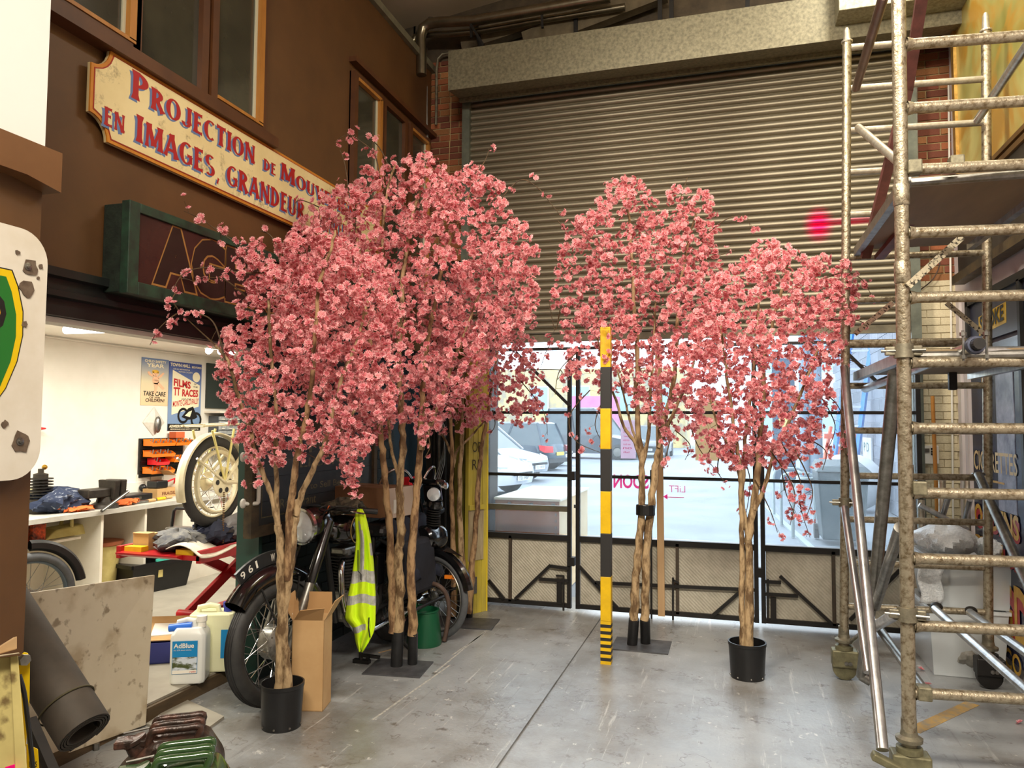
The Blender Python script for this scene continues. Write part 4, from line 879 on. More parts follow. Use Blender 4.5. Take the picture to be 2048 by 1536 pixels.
# posts follow their slight lean
def post(p0, p1, D, r, m_, spig=True):
    a, b = at(*p0, D), at(*p1, D); MB().tube([a, b], r, 16).build('standard', m_, sc, smooth=True)
    return lambda z: a+(b-a)*((z-a.z)/(b.z-a.z))
lb = post((1694, 84), (1688, 1290), DB, .0255, M_rust); lc = post((1972, 62), (1977, 1320), DC, .0255, M_rust)
la = post((1796, -60), (1819, 1512), DA, .0275, M_rust)
ld = lambda z: la(z)+V((.86, .10, 0))
MB().tube([ld(.2), ld(4.2)], .0275, 12).build('standard', M_rust, sc, smooth=True)
for l_, (p0, p1) in ((lb, ((1694, 84), (1693, 56))), (lc, ((1972, 62), (1971, 26)))):
    D = DB if l_ is lb else DC; a, b = at(*p0, D), at(*p1, D); MB().tube([a, a+(b-a)*.15, a+(b-a)*.8, b], [.027, .021, .017, .010], 14).build('spigot', M_alu, sc, smooth=True)
    MB().lathe(a, (0, 0, 1), [(.031, -.006), (.033, 0), (.031, .006)], 16).build('collar', M_alu, sc)
for y in (96, 178, 262, 345, 430, 515, 601, 772, 861, 951, 1038, 1125, 1212):
    z = zon(1703, y, DB); MB().tube([lb(z)+V((.02, 0, 0)), lc(z)-V((.02, 0, 0))], .0195, 12).build('rung', M_alu if y < 500 else M_rust, sc, smooth=True)
z = zon(1703, 688, DB); MB().tube([lb(z), lc(z)], .026, 12).build('transom', M_rust, sc, smooth=True)
for y in (91, 218, 341, 467, 596, 725, 856, 985, 1116, 1250, 1384):
    z = zon(1815, y, DA); MB().tube([la(z)+V((.02, 0, 0)), ld(z)], .0225, 12).build('rung', M_rust, sc, smooth=True)
    MB().tube([la(z)+V((.022, 0, 0)), la(z)+V((.05, .006, 0))], [.030, .0235], 12, cap=False).build('weld', M_rust, sc, smooth=True)
for y in (390, 545): # spigot joint sleeves on the near post
    z = zon(1800, y, DA); MB().lathe(la(z), (0, 0, 1), [(.028, -.045), (.031, -.04), (.031, .04), (.028, .045)], 18).build('sleeve', M_rust, sc, smooth=True)
def pole(p0, D0, p1, D1, r, m_, name='brace', n=14): return MB().tube([at(*p0, D0), at(*p1, D1)], r, n).build(name, m_, sc, smooth=True)
pole((1688, 735), DB-.05, (1765, 1500), DA-.08, .0235, M_aluw)
pole((1689, 1015), DB-.06, (1736, 1345), DB-.75, .021, M_aluw)
pole((1790, 745), DA+.25, (1746, 1210), DA+.85, .030, M_steel)
pole((1742, 1215), DA+.85, (1722, 1352), DA+1.05, .026, M_steel)
pole((1800, 1055), DA+.05, (1751, 1213), DA+.85, .024, M_steel)
pole((1757, 1255), DA+.95, (1846, 1378), DA+.12, .022, M_steel)
pole((1752, 1252), DA+.8, (1792, 1228), DA+.03, .024, M_aluw)
pole((1700, 1285), DB-.0, (1752, 1242), DA+.85, .012, M_aluw)
pole((1870, 1218), DC-.1, (2070, 1396), DC-1.3, .022, M_aluw)
pole((1940, 1225), DC-.05, (2070, 1318), DC-.9, .022, M_aluw)
pole((1957, 950), DC-.05, (2070, 1200), DC-.9, .0245, M_steel)
pole((1768, -10), DA+.35, (1712, 176), DB-.1, .024, mat('anodised_tube', S(128, 104, 92), S(108, 88, 76), 9, .35, .8))
pole((2060, 82), DC-.9, (1955, 240), DC-.05, .022, M_aluw)
pole((1717, 255), DB-.1, (1798, 325), DB-.75, .022, M_alu)
M_chan = mat('red_brown_channel', S(120, 74, 70), S(92, 60, 56), 12, .5, .3)
for p0, D0, p1, D1 in (((1844, -8), DA+.4, (1815, 178), DA+.75), ((1815, 178), DA+.75, (1731, 515), DB-.12), ((1900, 352), DA+.3, (1758, 515), DB-.14)):
    MB().bar(at(*p0, D0), at(*p1, D1), .05, .028).build('channel', M_chan, sc)
for p0, D0, p1, D1 in (((1924, 474), DA+.1, (1816, 572), DA-.04), ((1786, 605), DB-.5, (1710, 668), DB-.1), ((1893, 606), DC+.0, (1970, 670), DC-.05)):
    MB().bar(at(*p0, D0), at(*p1, D1), .028, .005, up=(0, 1, 0)).build('strap', mat('perforated_strap', S(196, 186, 160), S(60, 54, 46), 60, .5, .5, mix=(.52, .58)), sc)
# decks
M_deck = mat('birch_deck', S(128, 108, 78), S(104, 86, 60), 4, .6, stretch=(1, .2, 1))
for zz_, m2 in ((zon(1703, 512, DB)+.02, 'deck'), (zon(1703, 752, DB)-.0, 'deck')):
    x0 = at(1716, 512, DB).x; p = lb(zz_)
    y0, y1 = la(zz_).y+.12, lb(zz_).y-.05
    if zz_ < 2: y0 = la(zz_).y+.03
    MB().box((p.x+.06, y0, zz_), (lc(zz_).x-.12, y1, zz_+.014)).build('deck_board', M_deck, sc)
    for x in (p.x+.05, lc(zz_).x-.12):
        MB().box((x-.012, y0-.02, zz_-.03), (x+.022, y1+.02, zz_+.018)).build('deck_rail', M_steel if x < p.x+.06 else M_aluw, sc)
    MB().tube([(p.x+.06, y0, zz_-.01), (lc(zz_).x-.12, y0, zz_-.01)], .018, 10).build('deck_bearer', M_steel, sc)
# side tubes of the second section, running back beside the decks
for z_, D0, D1 in ((zon(1703, 752, DB)-.06, 0, 0),):
    a = la(z_)+V((.24, -.12, .08)); b_ = lb(z_)+V((.1, -.05, -.02)); MB().tube([a, b_], .0225, 16).build('ledger', M_aluw, sc, smooth=True)
    MB().lathe(a, (b_-a), [(0, -.004), (.0225, -.004), (.0235, .02)], 16).build('end_cap', M_iron, sc)
    cl_ = a+(b_-a).normalized()*.04
    MB().torus(cl_, (b_-a), .029, .008, 16, 6, .018).build('clamp', mat('blue_zinc_clamp', S(110, 116, 136), S(84, 88, 104), 9, .4, .8), sc, smooth=True)
    for s_ in (-1, 1):
        MB().tube([cl_+V((.04*s_, 0, -.06)), cl_+V((.04*s_, 0, .06))], .005, 8).build('bolt', M_steel, sc)
        for q in (-.045, .045): MB().lathe(cl_+V((.04*s_, 0, q)), (0, 0, 1), [(0, -.007), (.012, -.007), (.012, .007), (0, .007)], 6).build('nut', M_steel, sc)
z = zon(1905, 706, DA); MB().tube([la(z)+V((.27, .03, 0)), ld(z)+V((0, .03, 0))], .022, 12).build('ledger', M_aluw, sc, smooth=True)
# couplers
def coupler(c, r=.034):
    MB().lathe(c, (0, 0, 1), [(r-.004, -.03), (r+.004, -.028), (r+.004, .028), (r-.004, .03)], 18).build('coupler', M_galv, sc, smooth=True)
    MB().box(c+V((-.07, -.014, -.018)), c+V((-.03, .008, .018))).build('coupler_lug', M_galv, sc, bevel=.004)
    MB().tube([c+V((-.085, -.006, 0)), c+V((.075, -.03, 0))], .006, 8).build('bolt', M_steel, sc)
    MB().box(c+V((.032, -.02, -.02)), c+V((.066, .01, .02))).build('coupler_lug', M_galv, sc, bevel=.004)
coupler(la(zon(1797, 702, DA))); coupler(la(zon(1812, 1228, DA))); coupler(lb(zon(1689, 1005, DB)), .03)
for (x, y, D) in ((1828, 335, DA), (1912, 326, DA), (1838, 975, DA), (1848, 1384, DA)):
    c = at(x, y, D-.02); MB().box(c-V((.026, .03, .03)), c+V((.026, .03, .026))).build('hook', M_galvd, sc, bevel=.006)
c = at(1957, 948, DC-.03); MB().torus(c, (0, 0, 1), .026, .009, 16, 8).build('hook', M_steel, sc, smooth=True)
for (x, y) in ((1873, 1214), (1942, 1222)):
    c = at(x, y, DC); MB().sphere(c, .034, 10, 8, 1, 1, .8).build('hook', M_iron, sc, smooth=True)
MB().box(at(1905, 762, DC-.2)-V((.02, .02, .05)), at(1905, 762, DC-.2)+V((.02, .02, .05))).build('hook', M_iron, sc, bevel=.006)
# castors
M_cast = mat('olive_cast_iron', S(134, 130, 100), S(104, 100, 76), 20, .5, .5)
def castor(foot, line, D, mm):
    f = V((foot.x, foot.y, 0)); c = V((line(.2).x, line(.2).y, 0))
    MB().tube([c+V((0, 0, .19)), c+V((0, 0, .31))], .030, 16).build('jack_tube', M_galv, sc, smooth=True)
    MB().lathe(c+V((0, 0, .235)), (0, 0, 1), [(.03, -.02), (.05, -.015), (.052, 0), (.034, .01), (.03, .03)], 16).build('jack_nut', M_galv, sc, smooth=True)
    MB().lathe(c+V((0, 0, .185)), (0, 0, 1), [(0, -.01), (.05, -.01), (.05, .012), (.03, .016), (0, .016)], 18).build('flange', mm, sc, smooth=True)
    h = MB(); h.box(c+V((-.07, -.045, .075)), c+V((.075, .045, .175))); h.build('castor_housing', mm, sc, bevel=.008)
    w = MB(); w.lathe(c+V((.0, -.03, .068)), (0, 1, 0), [(0, 0), (.05, 0), (.066, .006), (.068, .03), (.066, .054), (.05, .06), (0, .06)], 24); w.build('castor_wheel', mm, sc, smooth=True)
    for s_ in (0, .022): MB().lathe(c+V((s_+.005, -.046, .105)), (0, -1, 0), [(.011, 0), (.011, .008), (.0, .009)], 12).build('rivet', M_steel, sc)
castor(fbq, lb, DB, M_cast); castor(fcq, lc, DC, M_iron)
castor(fa, la, DA, M_cast); castor(fa, ld, DA, M_cast)
c = at(1766, 1512, DA-.08); MB().bar(c+V((-.04, .0, -.0)), c+V((.1, .0, -.06)), .05, .03).build('outrigger_foot', M_cast, sc, bevel=.006)
MB().tube([at(1722, 1350, DA+1.05), at(1742, 1362, DA+1.03)], .03, 12).build('outrigger_foot', M_steel, sc, smooth=True)
# ============================================================ WORKSHOP BEHIND THE OPENING
WF, WX, BX, BZ = .08, -5.3, -4.72, .82
CZ = onx(215, 686, WX).z
struct('wall_workshop', MB().box((WX-.1, 1.6, 0), (WX, 8.6, CZ+.1)), M_white)
struct('wall_workshop', MB().box((WX, 8.5, 0), (LX-.3, 8.6, CZ+.1)), M_white)
struct('wall_workshop', MB().box((WX, 1.6, 0), (LX-.5, 1.7, CZ+.1)), M_white)
struct('ceiling_workshop', MB().box((WX-.1, 1.6, CZ), (LX-.12, 8.6, CZ+.08)), M_white)
M_vinyl = mat('workshop_floor', S(158, 152, 138), S(140, 134, 120), 2.5, .4, rough2=.6)
struct('floor_workshop', MB().box((WX-.1, 1.6, -.15), (-2.86, 8.6, WF)), M_vinyl)
struct('trim_8', MB().box((-2.86, 1.95, 0), (-2.835, 3.8, WF-.012)), mat('worn_step_wood', S(104, 84, 56), S(70, 56, 38), 9, .7, stretch=(1, .2, 1)))
struct('wall_workshop', MB().box((LX-.135, 3.83, 0), (LX-.105, 5.7, CZ)), M_white)
# lights of the workshop
a, b = onz(128, 661, CZ-.05), onz(245, 660, CZ-.05)
tu = thing('fluorescent_tube', 'bright fluorescent tube on the workshop ceiling near the opening', 'light', ((a+b)/2))
M_em = mat('lit_tube', (1, 1, 1, 1), None, emit=(1, .97, .9, 1), estr=9)
a = V((-4.45, 4.15, CZ-.045)); b = V((-3.35, 3.85, CZ-.045)); a, b = onz(131, 660, CZ-.045), onz(240, 657, CZ-.045)
MB().tube([a, b], .028, 12).build('tube', M_em, tu, smooth=True)
MB().bar(a+V((0, 0, .035)), b+V((0, 0, .035)), .06, .02).build('batten', M_white, tu)
area('workshop_tube_light', (-4.2, 3.7, CZ-.09), (-4.2, 3.75, 0), 1.2, .3, 70, (1, .95, .84))
area('workshop_tube_light', (-3.9, 5.9, CZ-.09), (-4.0, 5.9, 0), 1.2, .3, 62, (1, .95, .84))
DS_ = depth(onz(440, 700, CZ-.03)); spt = thing('spotlight_bar', 'bar of three glaring spotlights at the workshop ceiling behind the blossom', 'light', at(435, 690, DS_))
for x, y in ((417, 702), (441, 703), (464, 705)):
    c = at(x, y, DS_); MB().sphere(c, .028, 12, 8).build('bulb', mat('lit_bulb', (1, 1, 1, 1), None, emit=(1, .97, .9, 1), estr=25), spt, smooth=True); MB().lathe(c+V((-.01, .03, .02)), (-.1, .6, .5), [(.032, -.02), (.034, .0), (.02, .05), (0, .055)], 14).build('lamp_shade', M_white, spt)
MB().bar(at(410, 696, DS_+.05), at(472, 700, DS_+.05), .02).build('bar', M_white, spt)
MB().tube([(WX+.01, 4.0, CZ-.012), (WX+.012, 5.2, CZ-.018), (WX+.012, 6.4, CZ-.012)], .006, 6).build('cable', M_white).__setitem__('kind', 'structure')
# bench: worktop on white panels
M_mel = mat('white_melamine', S(228, 220, 202), S(236, 230, 214), 4, .5)
setp(MB().box((WX, 1.75, BZ-.035), (BX+.03, 8.3, BZ)).build('worktop', mat('grey_worktop', S(192, 190, 180), S(176, 172, 160), 7, .5), loc=None), 'long grey worktop along the workshop wall', 'worktop')
bu = thing('bench_unit', 'white open bench unit with shelf and dividers under the worktop', 'bench', (BX, 4.5, WF))
ys_ = [onx(x, y, BX).y for x, y in ((203, 1100), (290, 1090), (366, 1080))]
for y in [2.0]+ys_: MB().box((WX+.01, y-.012, WF), (BX, y+.012, BZ-.036)).build('divider', M_mel, bu)
MB().box((WX+.01, 2.0, WF), (WX+.025, 8, BZ-.036)).build('back_panel', M_mel, bu)
MB().box((BX-.02, ys_[2]+.012, WF), (BX, 8.2, BZ-.036)).build('front_panel', M_mel, bu)
zsf = onx(140, 1078, BX-.1).z
MB().box((WX+.03, 2.02, zsf-.012), (BX-.1, ys_[0]-.1, zsf+.006)).build('shelf', M_mel, bu)
MB().prism([(0, 0), (.25, 0), (0, -.1)], (WX+.03, ys_[0]-.2, zsf-.013), (1, 0, 0), (0, 0, 1), (0, .015, 0)).build('bracket', M_mel, bu)
MB().box((WX+.03, ys_[0]-.9, WF+.22), (WX+.05, ys_[0]-.25, WF+.33)).build('rail', M_mel, bu)
def on_wall(px, py, X=WX): return onx(px, py, X)
# posters
def poster(name, label, x0, y0, x1, y1, m_):
    a, b = on_wall(x0, y0), on_wall(x1, y1); t = thing(name, label, 'poster', (WX+.004, (a.y+b.y)/2, b.z))
    MB().box((WX+.001, a.y, b.z), (WX+.006, b.y, a.z)).build('sheet', m_, t); return t, a.y, b.z, b.y-a.y, a.z-b.z
X_ = WX+.0075
UY, UZ = V((0, 1, 0)), V((0, 0, 1))
def grad(name, c0, c1, z0, z1, c2=None):
    m = mat(name, c0); nt = m.node_tree; N, L = nt.nodes, nt.links; g = N.new('ShaderNodeNewGeometry'); s = N.new('ShaderNodeSeparateXYZ'); L.new(g.outputs['Position'], s.inputs[0])
    r = N.new('ShaderNodeMapRange'); r.inputs['From Min'].default_value = z0; r.inputs['From Max'].default_value = z1; L.new(s.outputs['Z'], r.inputs['Value'])
    q = N.new('ShaderNodeValToRGB'); q.color_ramp.elements[0].color = c0; q.color_ramp.elements[1].color = c1
    if c2: e = q.color_ramp.elements.new(.5); e.color = c2
    L.new(r.outputs[0], q.inputs[0]); L.new(q.outputs[0], N['Principled BSDF'].inputs['Base Color']); return m
za, zb_ = on_wall(310, 715).z, on_wall(310, 813).z
t, y0, z0, w, h = poster('safety_poster', 'small vintage poster with a running cherub and big capitals, left of the pair', 283, 714, 334, 812, grad('poster_print_sky', S(236, 196, 150), S(88, 120, 168), zb_, za, S(226, 214, 176)))
P2d = lambda u, v: V((X_, y0+u*w, z0+v*h))
tm = MB(); text(tm, 'CHILD SAFETY', P2d(.1, .91), UY, UZ, w*.8, h*.055, .03); text(tm, 'YEAR', P2d(.17, .81), UY, UZ, w*.66, h*.08, .03); tm.build('lettering', mat('cream_ink', S(244, 232, 196), None, rough=.7), t)
tm = MB(); text(tm, 'TAKE CARE', P2d(.08, .2), UY, UZ, w*.82, h*.1, .02, slant=.1); text(tm, 'OF THE', P2d(.3, .15), UY, UZ, w*.4, h*.035, .02); text(tm, 'CHILDREN!', P2d(.16, .075), UY, UZ, w*.7, h*.07, .02, slant=.15); tm.build('lettering', M_iron, t)
fg = MB(); X_ += .0006
el = lambda cx, cy, rx, ry, n=14: fg.add([P2d(cx+rx*math.cos(2*PI*i/n), cy+ry*math.sin(2*PI*i/n)) for i in range(n)], [tuple(range(n))])
el(.5, .68, .12, .06); el(.52, .54, .13, .09)
for pl in ([(.4, .6), (.26, .64), (.2, .7), (.27, .72), (.36, .66), (.46, .64)], [(.6, .62), (.7, .67), (.78, .72), (.84, .7), (.74, .62), (.62, .57)], [(.44, .48), (.5, .36), (.44, .26), (.54, .26), (.6, .4), (.6, .48)], [(.56, .46), (.68, .4), (.8, .34), (.86, .38), (.72, .46), (.62, .52)]):
    fg.add([P2d(*p) for p in pl], [tuple(range(len(pl)))])
fg.build('cherub_figure', mat('pink_flesh_ink', S(240, 190, 150), None, rough=.7), t)
X_ += .0004; fg = MB(); el(.5, .725, .13, .035); el(.42, .70, .03, .02); el(.6, .70, .03, .02); fg.build('golden_curls', mat('golden_ink', S(230, 180, 60), None, rough=.7), t)
fg = MB(); el(.47, .68, .012, .007, 6); el(.55, .68, .012, .007, 6); el(.51, .65, .02, .005, 6); text(fg, '1950', P2d(.45, .52), UY, UZ, w*.16, h*.03, .0); fg.build('small_marks', M_iron, t)
X_ = WX+.0075
t, y0, z0, w, h = poster('films_poster', 'larger vintage poster with red film titles and a racing motorcyclist, right of the pair', 338, 722, 399, 861, grad('poster_print_blue', S(118, 146, 178), S(46, 62, 140), on_wall(370, 860).z, on_wall(370, 722).z, S(128, 152, 190)))
P2d = lambda u, v: V((X_, y0+u*w, z0+v*h))
tm = MB(); tm.add([P2d(.1, .88), P2d(.95, .68), P2d(.93, .36), P2d(.1, .23)], [(0, 3, 2, 1)]); tm.build('cream_panel', mat('cream_ink', S(244, 232, 196)), t)
X_ += .0006
tm = MB(); text(tm, 'TOWN HALL', P2d(.03, .93), UY, UZ, w*.6, h*.05, .03); text(tm, 'BEDFORD', P2d(.68, .93), UY, UZ, w*.3, h*.03, .02); text(tm, 'FOR ALL MOTORISTS &', P2d(.12, .885), UY, UZ, w*.5, h*.02, .01); text(tm, 'MOTOR CYCLISTS', P2d(.28, .85), UY, UZ, w*.42, h*.02, .01)
n = 20; tm.add([P2d(.83+.12*math.cos(2*PI*i/n), .8+.075*math.sin(2*PI*i/n)) for i in range(n)], [tuple(range(n))]); tm.build('lettering', MATS['cream_ink'], t)
tm = MB(); text(tm, 'FILMS', P2d(.14, .65), V((0, 1, -.1)), UZ, w*.52, h*.11, .04); text(tm, 'TT', P2d(.14, .51), V((0, 1, 0)), UZ, w*.2, h*.12, .04); text(tm, 'RACES', P2d(.4, .5), UY, UZ, w*.5, h*.11, .04); text(tm, 'MONTE CARLO RALLY', P2d(.13, .34), V((0, 1, .12)), UZ, w*.8, h*.085, .02); tm.build('lettering', mat('red_ink', S(196, 40, 40), None, rough=.7), t)
tm = MB(); text(tm, 'OF', P2d(.76, .68), UY, UZ, w*.08, h*.025, .01); text(tm, 'THE', P2d(.74, .64), UY, UZ, w*.14, h*.025, .01); text(tm, 'AND THE', P2d(.38, .45), UY, UZ, w*.3, h*.025, .01)
tm.add([P2d(0, 0), P2d(1, 0), P2d(1, .1), P2d(0, .1)], [(0, 1, 2, 3)]); tm.build('lettering', M_iron, t)
tm = MB()
for cx, cy in ((.45, .22), (.86, .16)):
    tm.lathe(P2d(cx, cy)+V((.0006, 0, 0)), (1, 0, 0), [(.055, 0), (.08, 0)], 18)
tm.add([P2d(.4, .2), P2d(.6, .33), P2d(.75, .36), P2d(.9, .2), P2d(.8, .17), P2d(.6, .16)], [(0, 5, 4, 3, 2, 1)]); tm.build('rider_drawing', M_iron, t)
tm = MB(); X_ += .001; text(tm, 'ADMISSION FREE', P2d(.04, .045), UY, UZ, w*.6, h*.04, .03, slant=.1); text(tm, 'BEDFORDSHIRE ROAD SAFETY COMMITTEE', P2d(.08, .012), UY, UZ, w*.86, h*.018, .01)
tm.add([P2d(.5, .22), P2d(.62, .28), P2d(.72, .3), P2d(.66, .2)], [(0, 3, 2, 1)]); tm.build('lettering', MATS['cream_ink'], t)
c = on_wall(307, 845); tb = thing('pinned_bag', 'crumpled clear bag with a grey tool pinned as a diamond under the cherub poster', 'bag', c)
MB().add([c+V((.004, -.14, 0)), c+V((.004, 0, -.13)), c+V((.004, .14, 0)), c+V((.004, 0, .15)), c+V((.03, 0, 0))], [(0, 1, 4), (1, 2, 4), (2, 3, 4), (3, 0, 4)]).build('sheet', mat('cloudy_plastic', S(214, 210, 196), S(196, 192, 178), 20, .3), tb)
MB().sphere(c+V((.035, .02, -.02)), .05, 8, 6, .4, .8, 1.6).build('grey_tool', M_steel, tb, smooth=True)
# parts-bin board
pa, pb2 = on_wall(277, 877), on_wall(361, 948); bd = thing('bin_board', 'black louvred wall panel holding rows of parts bins above the worktop', 'wall panel', (WX+.01, pa.y, pb2.z))
MB().box((WX+.002, pa.y, pb2.z), (WX+.02, pb2.y, pa.z)).build('panel', M_iron, bd)
for i in range(9): z = pb2.z+(i+.5)/9*(pa.z-pb2.z); MB().box((WX+.02, pa.y+.01, z), (WX+.028, pb2.y-.01, z+.01)).build('louvre', M_blk, bd)
M_or = mat('orange_bin', S(240, 128, 24), None, rough=.4); M_rd = mat('red_bin', S(228, 30, 40), None, rough=.4)
hw = (pb2.y-pa.y)
def bin_(u, v, m_, label, wd=.105):
    y = pa.y+u*hw; z = pb2.z+v*(pa.z-pb2.z); t = thing('parts_bin', label, 'bin', (WX+.09, y+wd/2, z), group='small parts bins on the wall panel')
    b_ = MB(); X0, X1 = WX+.03, WX+.15; hh = .055
    b_.hexa([(X0, y+.003, z), (X1-.015, y+.003, z), (X1-.015, y+wd-.003, z), (X0, y+wd-.003, z), (X0, y+.003, z+.004), (X1-.015, y+.003, z+.004), (X1-.015, y+wd-.003, z+.004), (X0, y+wd-.003, z+.004)])
    b_.box((X0, y+.003, z), (X0+.003, y+wd-.003, z+hh+.01)); b_.prism([(X1-.016, z), (X1-.012, z), (X1, z+.03), (X1-.004, z+.03)], (0, y+.003, 0), (1, 0, 0), (0, 0, 1), (0, wd-.006, 0))
    for yy in (y+.003, y+wd-.006): b_.prism([(X0, z), (X1-.016, z), (X1-.002, z+.03), (X1-.05, z+hh), (X0, z+hh)], (0, yy, 0), (1, 0, 0), (0, 0, 1), (0, .003, 0))
    b_.build('bin_body', m_, t)
    c_ = MB()
    for k in range(4): c_.bar((X0+.02+k*.02, y+.02+.015*k, z+.01), (X0+.03+k*.018, y+.03+.015*k, z+.05+.01*(k % 3)), .01)
    c_.build('contents', M_steel, t)
rows = [(.80, [.04, .21, .38, .58, .74, .9], M_or, 'top row'), (.52, [.04, .21, .38], M_or, 'second row'), (.36, [.55, .72, .88], M_or, 'third row, right'), (.09, [.04, .21, .38], M_or, 'bottom row')]
names = ['leftmost', 'second', 'third', 'fourth', 'fifth', 'rightmost']
for v, us, m_, nm in rows:
    for i, u in enumerate(us): bin_(u, v, m_, 'orange parts bin, %s, %s of the row on the black wall panel' % (nm, names[i] if i < len(us)-1 else 'last'))
bin_(.14, .31, M_rd, 'bright red parts bin, the only red one on the black wall panel', .17)
ob = on_wall(348, 873); t = thing('small_carton', 'small orange printed carton sitting on top of the parts bins', 'box', V((WX+.07, ob.y, pa.z-.0)))
MB().box((WX+.03, ob.y-.1, pa.z), (WX+.11, ob.y+.02, pa.z+.05)).build('carton', mat('rust_card', S(200, 96, 50), None, rough=.7), t)
MB().box((WX+.03, ob.y-.1, pa.z+.05), (WX+.11, ob.y+.02, pa.z+.06)).build('lid', mat('rust_card', S(200, 96, 50)), t)
# dark board, shelf, drawer cabinet on the far right of the wall
a, b = on_wall(412, 726), on_wall(470, 818); setp(MB().box((WX+.003, a.y, b.z), (WX+.03, b.y+.3, a.z)).build('notice_board', mat('dark_green_board', S(44, 54, 48), None, rough=.7)), 'dark green board on the wall beside the films poster', 'board')
s1 = on_wall(408, 822); setp(MB().box((WX+.001, s1.y, s1.z-.02), (WX+.2, s1.y+1.3, s1.z)).build('wall_shelf', M_mel), 'narrow white wall shelf under the dark green board', 'shelf')
a, b = on_wall(417, 832), on_wall(470, 905); cbn = thing('drawer_cabinet', 'grey cabinet of small clear drawers behind the cream motorcycle wheel', 'cabinet', (WX+.08, a.y, b.z))
MB().box((WX+.002, a.y, b.z), (WX+.12, a.y+.75, a.z)).build('carcass', mat('cabinet_grey', S(70, 74, 78), None, rough=.5), cbn)
dh = (a.z-b.z)/8
for i in range(8):
    for j in range(6):
        o = MB().box((WX+.12, a.y+.01+j*.122, b.z+i*dh+.006), (WX+.135, a.y+.122+j*.122, b.z+(i+1)*dh-.004)).build('drawer', mat('clear_drawer', S(190, 194, 192), S(130, 132, 130), 18, .3), cbn)
        if i % 2: MB().box((WX+.135, a.y+.045+j*.122, b.z+i*dh+.012), (WX+.142, a.y+.085+j*.122, b.z+i*dh+.022)).build('pull', M_white, o)
# tiles / papers strip, sockets
a = on_wall(272, 960)
for i in range(4): setp(MB().box((WX+.001, a.y+i*.17, BZ+.06), (WX+.012, a.y+.16+i*.17, BZ+.2)).build('white_tile', M_white), ('leftmost', 'second', 'third', 'rightmost')[i]+' white glazed tile in the short row under the parts panel', 'tile', 'row of plain white tiles under the parts panel')
a = on_wall(246, 977); so = thing('socket_strip', 'white double socket with black plug on the wall above the worktop', 'socket', (WX+.01, a.y, a.z))
for i in range(2): MB().box((WX+.001, a.y-.02+i*.27, a.z-.05), (WX+.03, a.y+.22+i*.27, a.z+.05)).build('socket_plate', M_white, so, bevel=.004)
c = on_wall(277, 975); MB().sphere(c+V((.05, 0, 0)), .035, 10, 7).build('plug', M_blk, so, smooth=True); MB().tube([c+V((.05, 0, -.02)), c+V((.07, .02, -.08)), c+V((.12, .1, -.11))], .006, 6).build('lead', M_blk, so)
# things on the worktop
def onb(px, py): return onz(px, py, BZ)
def obx(px, py, X): return V((X, onx(px, py, X).y, BZ))
vz = thing('bench_vice', 'dark cast iron bench vice with long steel handle at the worktop edge', 'vice', onb(205, 1018)); c = obx(208, 1008, BX-.1)
Vm = mat('dark_cast_iron', S(64, 58, 50), S(44, 40, 36), 16, .5, .5)
MB().lathe(c, (0, 0, 1), [(0, 0), (.11, 0), (.1, .03), (.06, .05), (.05, .09), (0, .09)], 16).build('base', Vm, vz, smooth=True)
MB().box(c+V((-.07, -.2, .09)), c+V((.05, .02, .16))).build('slide', Vm, vz, bevel=.01)
for yy in (.02, .09): MB().hexa([c+V(q) for q in ((-.07, yy, .06), (.07, yy, .06), (.07, yy+.06, .06), (-.07, yy+.06, .06), (-.09, yy, .22), (.09, yy, .22), (.09, yy+.05, .22), (-.09, yy+.05, .22))]).build('jaw', Vm, vz, bevel=.008)
MB().tube([c+V((.0, .1, .12)), c+V((0, .22, .12))], .02, 10).build('screw', M_steel, vz)
p0, p1 = at(240, 998, 5.0), at(186, 1020, 4.75); MB().tube([c+V((.1, .14, .12)), c+V((.16, -.18, -.0))], .012, 10).build('handle', M_steel, vz, smooth=True)
en = thing('engine_barrel', 'black finned engine barrel standing on the worktop at the far left', 'engine', onb(78, 985)); c = obx(80, 990, WX+.3)
for i in range(7): MB().lathe(c+V((0, 0, .12+i*.022)), (0, 0, 1), [(0, 0), (.085, 0), (.085, .008), (0, .008)], 16).build('fin', M_iron, en)
MB().lathe(c, (0, 0, 1), [(0, 0), (.09, 0), (.09, .1), (.05, .12), (.05, .29), (.02, .3), (.02, .33), (0, .33)], 16).build('barrel', Vm, en, smooth=True)
MB().sphere(c+V((0, .03, .34)), .02, 8, 6).build('brass_nut', mat('brass', S(200, 160, 70), None, rough=.3, metal=1), en)
rg = thing('striped_rag', 'navy striped rag bundled on the worktop beside the engine barrel', 'rag', onb(115, 1005)); c = obx(115, 1000, WX+.36)
def blob(c, rx, ry, rz, seed, amp=.25, nu=18, nv=10, zmin=None):
    amp *= 1.5; nu = max(nu, 30); nv = max(nv, 16)
    r = random.Random(seed); ph = [r.uniform(0, 6) for _ in range(8)]
    m_ = MB()
    def f(u, v):
        a, t = 2*PI*u, PI*v; k = 1+amp*(math.sin(3*a+ph[0]+2*t)*.5+math.sin(5*a+ph[1]-3*t)*.35+math.sin(11*a+ph[2]+7*t)*.4)*math.sin(t)
        z = math.cos(t)*rz*(1+amp*.4*math.sin(4*a+ph[3]))+rz*.8
        return c+V((math.sin(t)*math.cos(a)*rx*k, math.sin(t)*math.sin(a)*ry*k, max(z+.012*math.sin(13*a+ph[4])*math.sin(9*t+ph[5])*math.sin(t), 0)))
    return m_.grid(f, nu, nv)
M_rag = mat('navy_stripe', S(40, 50, 74), S(150, 156, 168), 30, .9, mix=(.58, .66), stretch=(1, .15, 1))
blob(c, .15, .2, .1, 3).build('cloth', M_rag, rg, smooth=True)
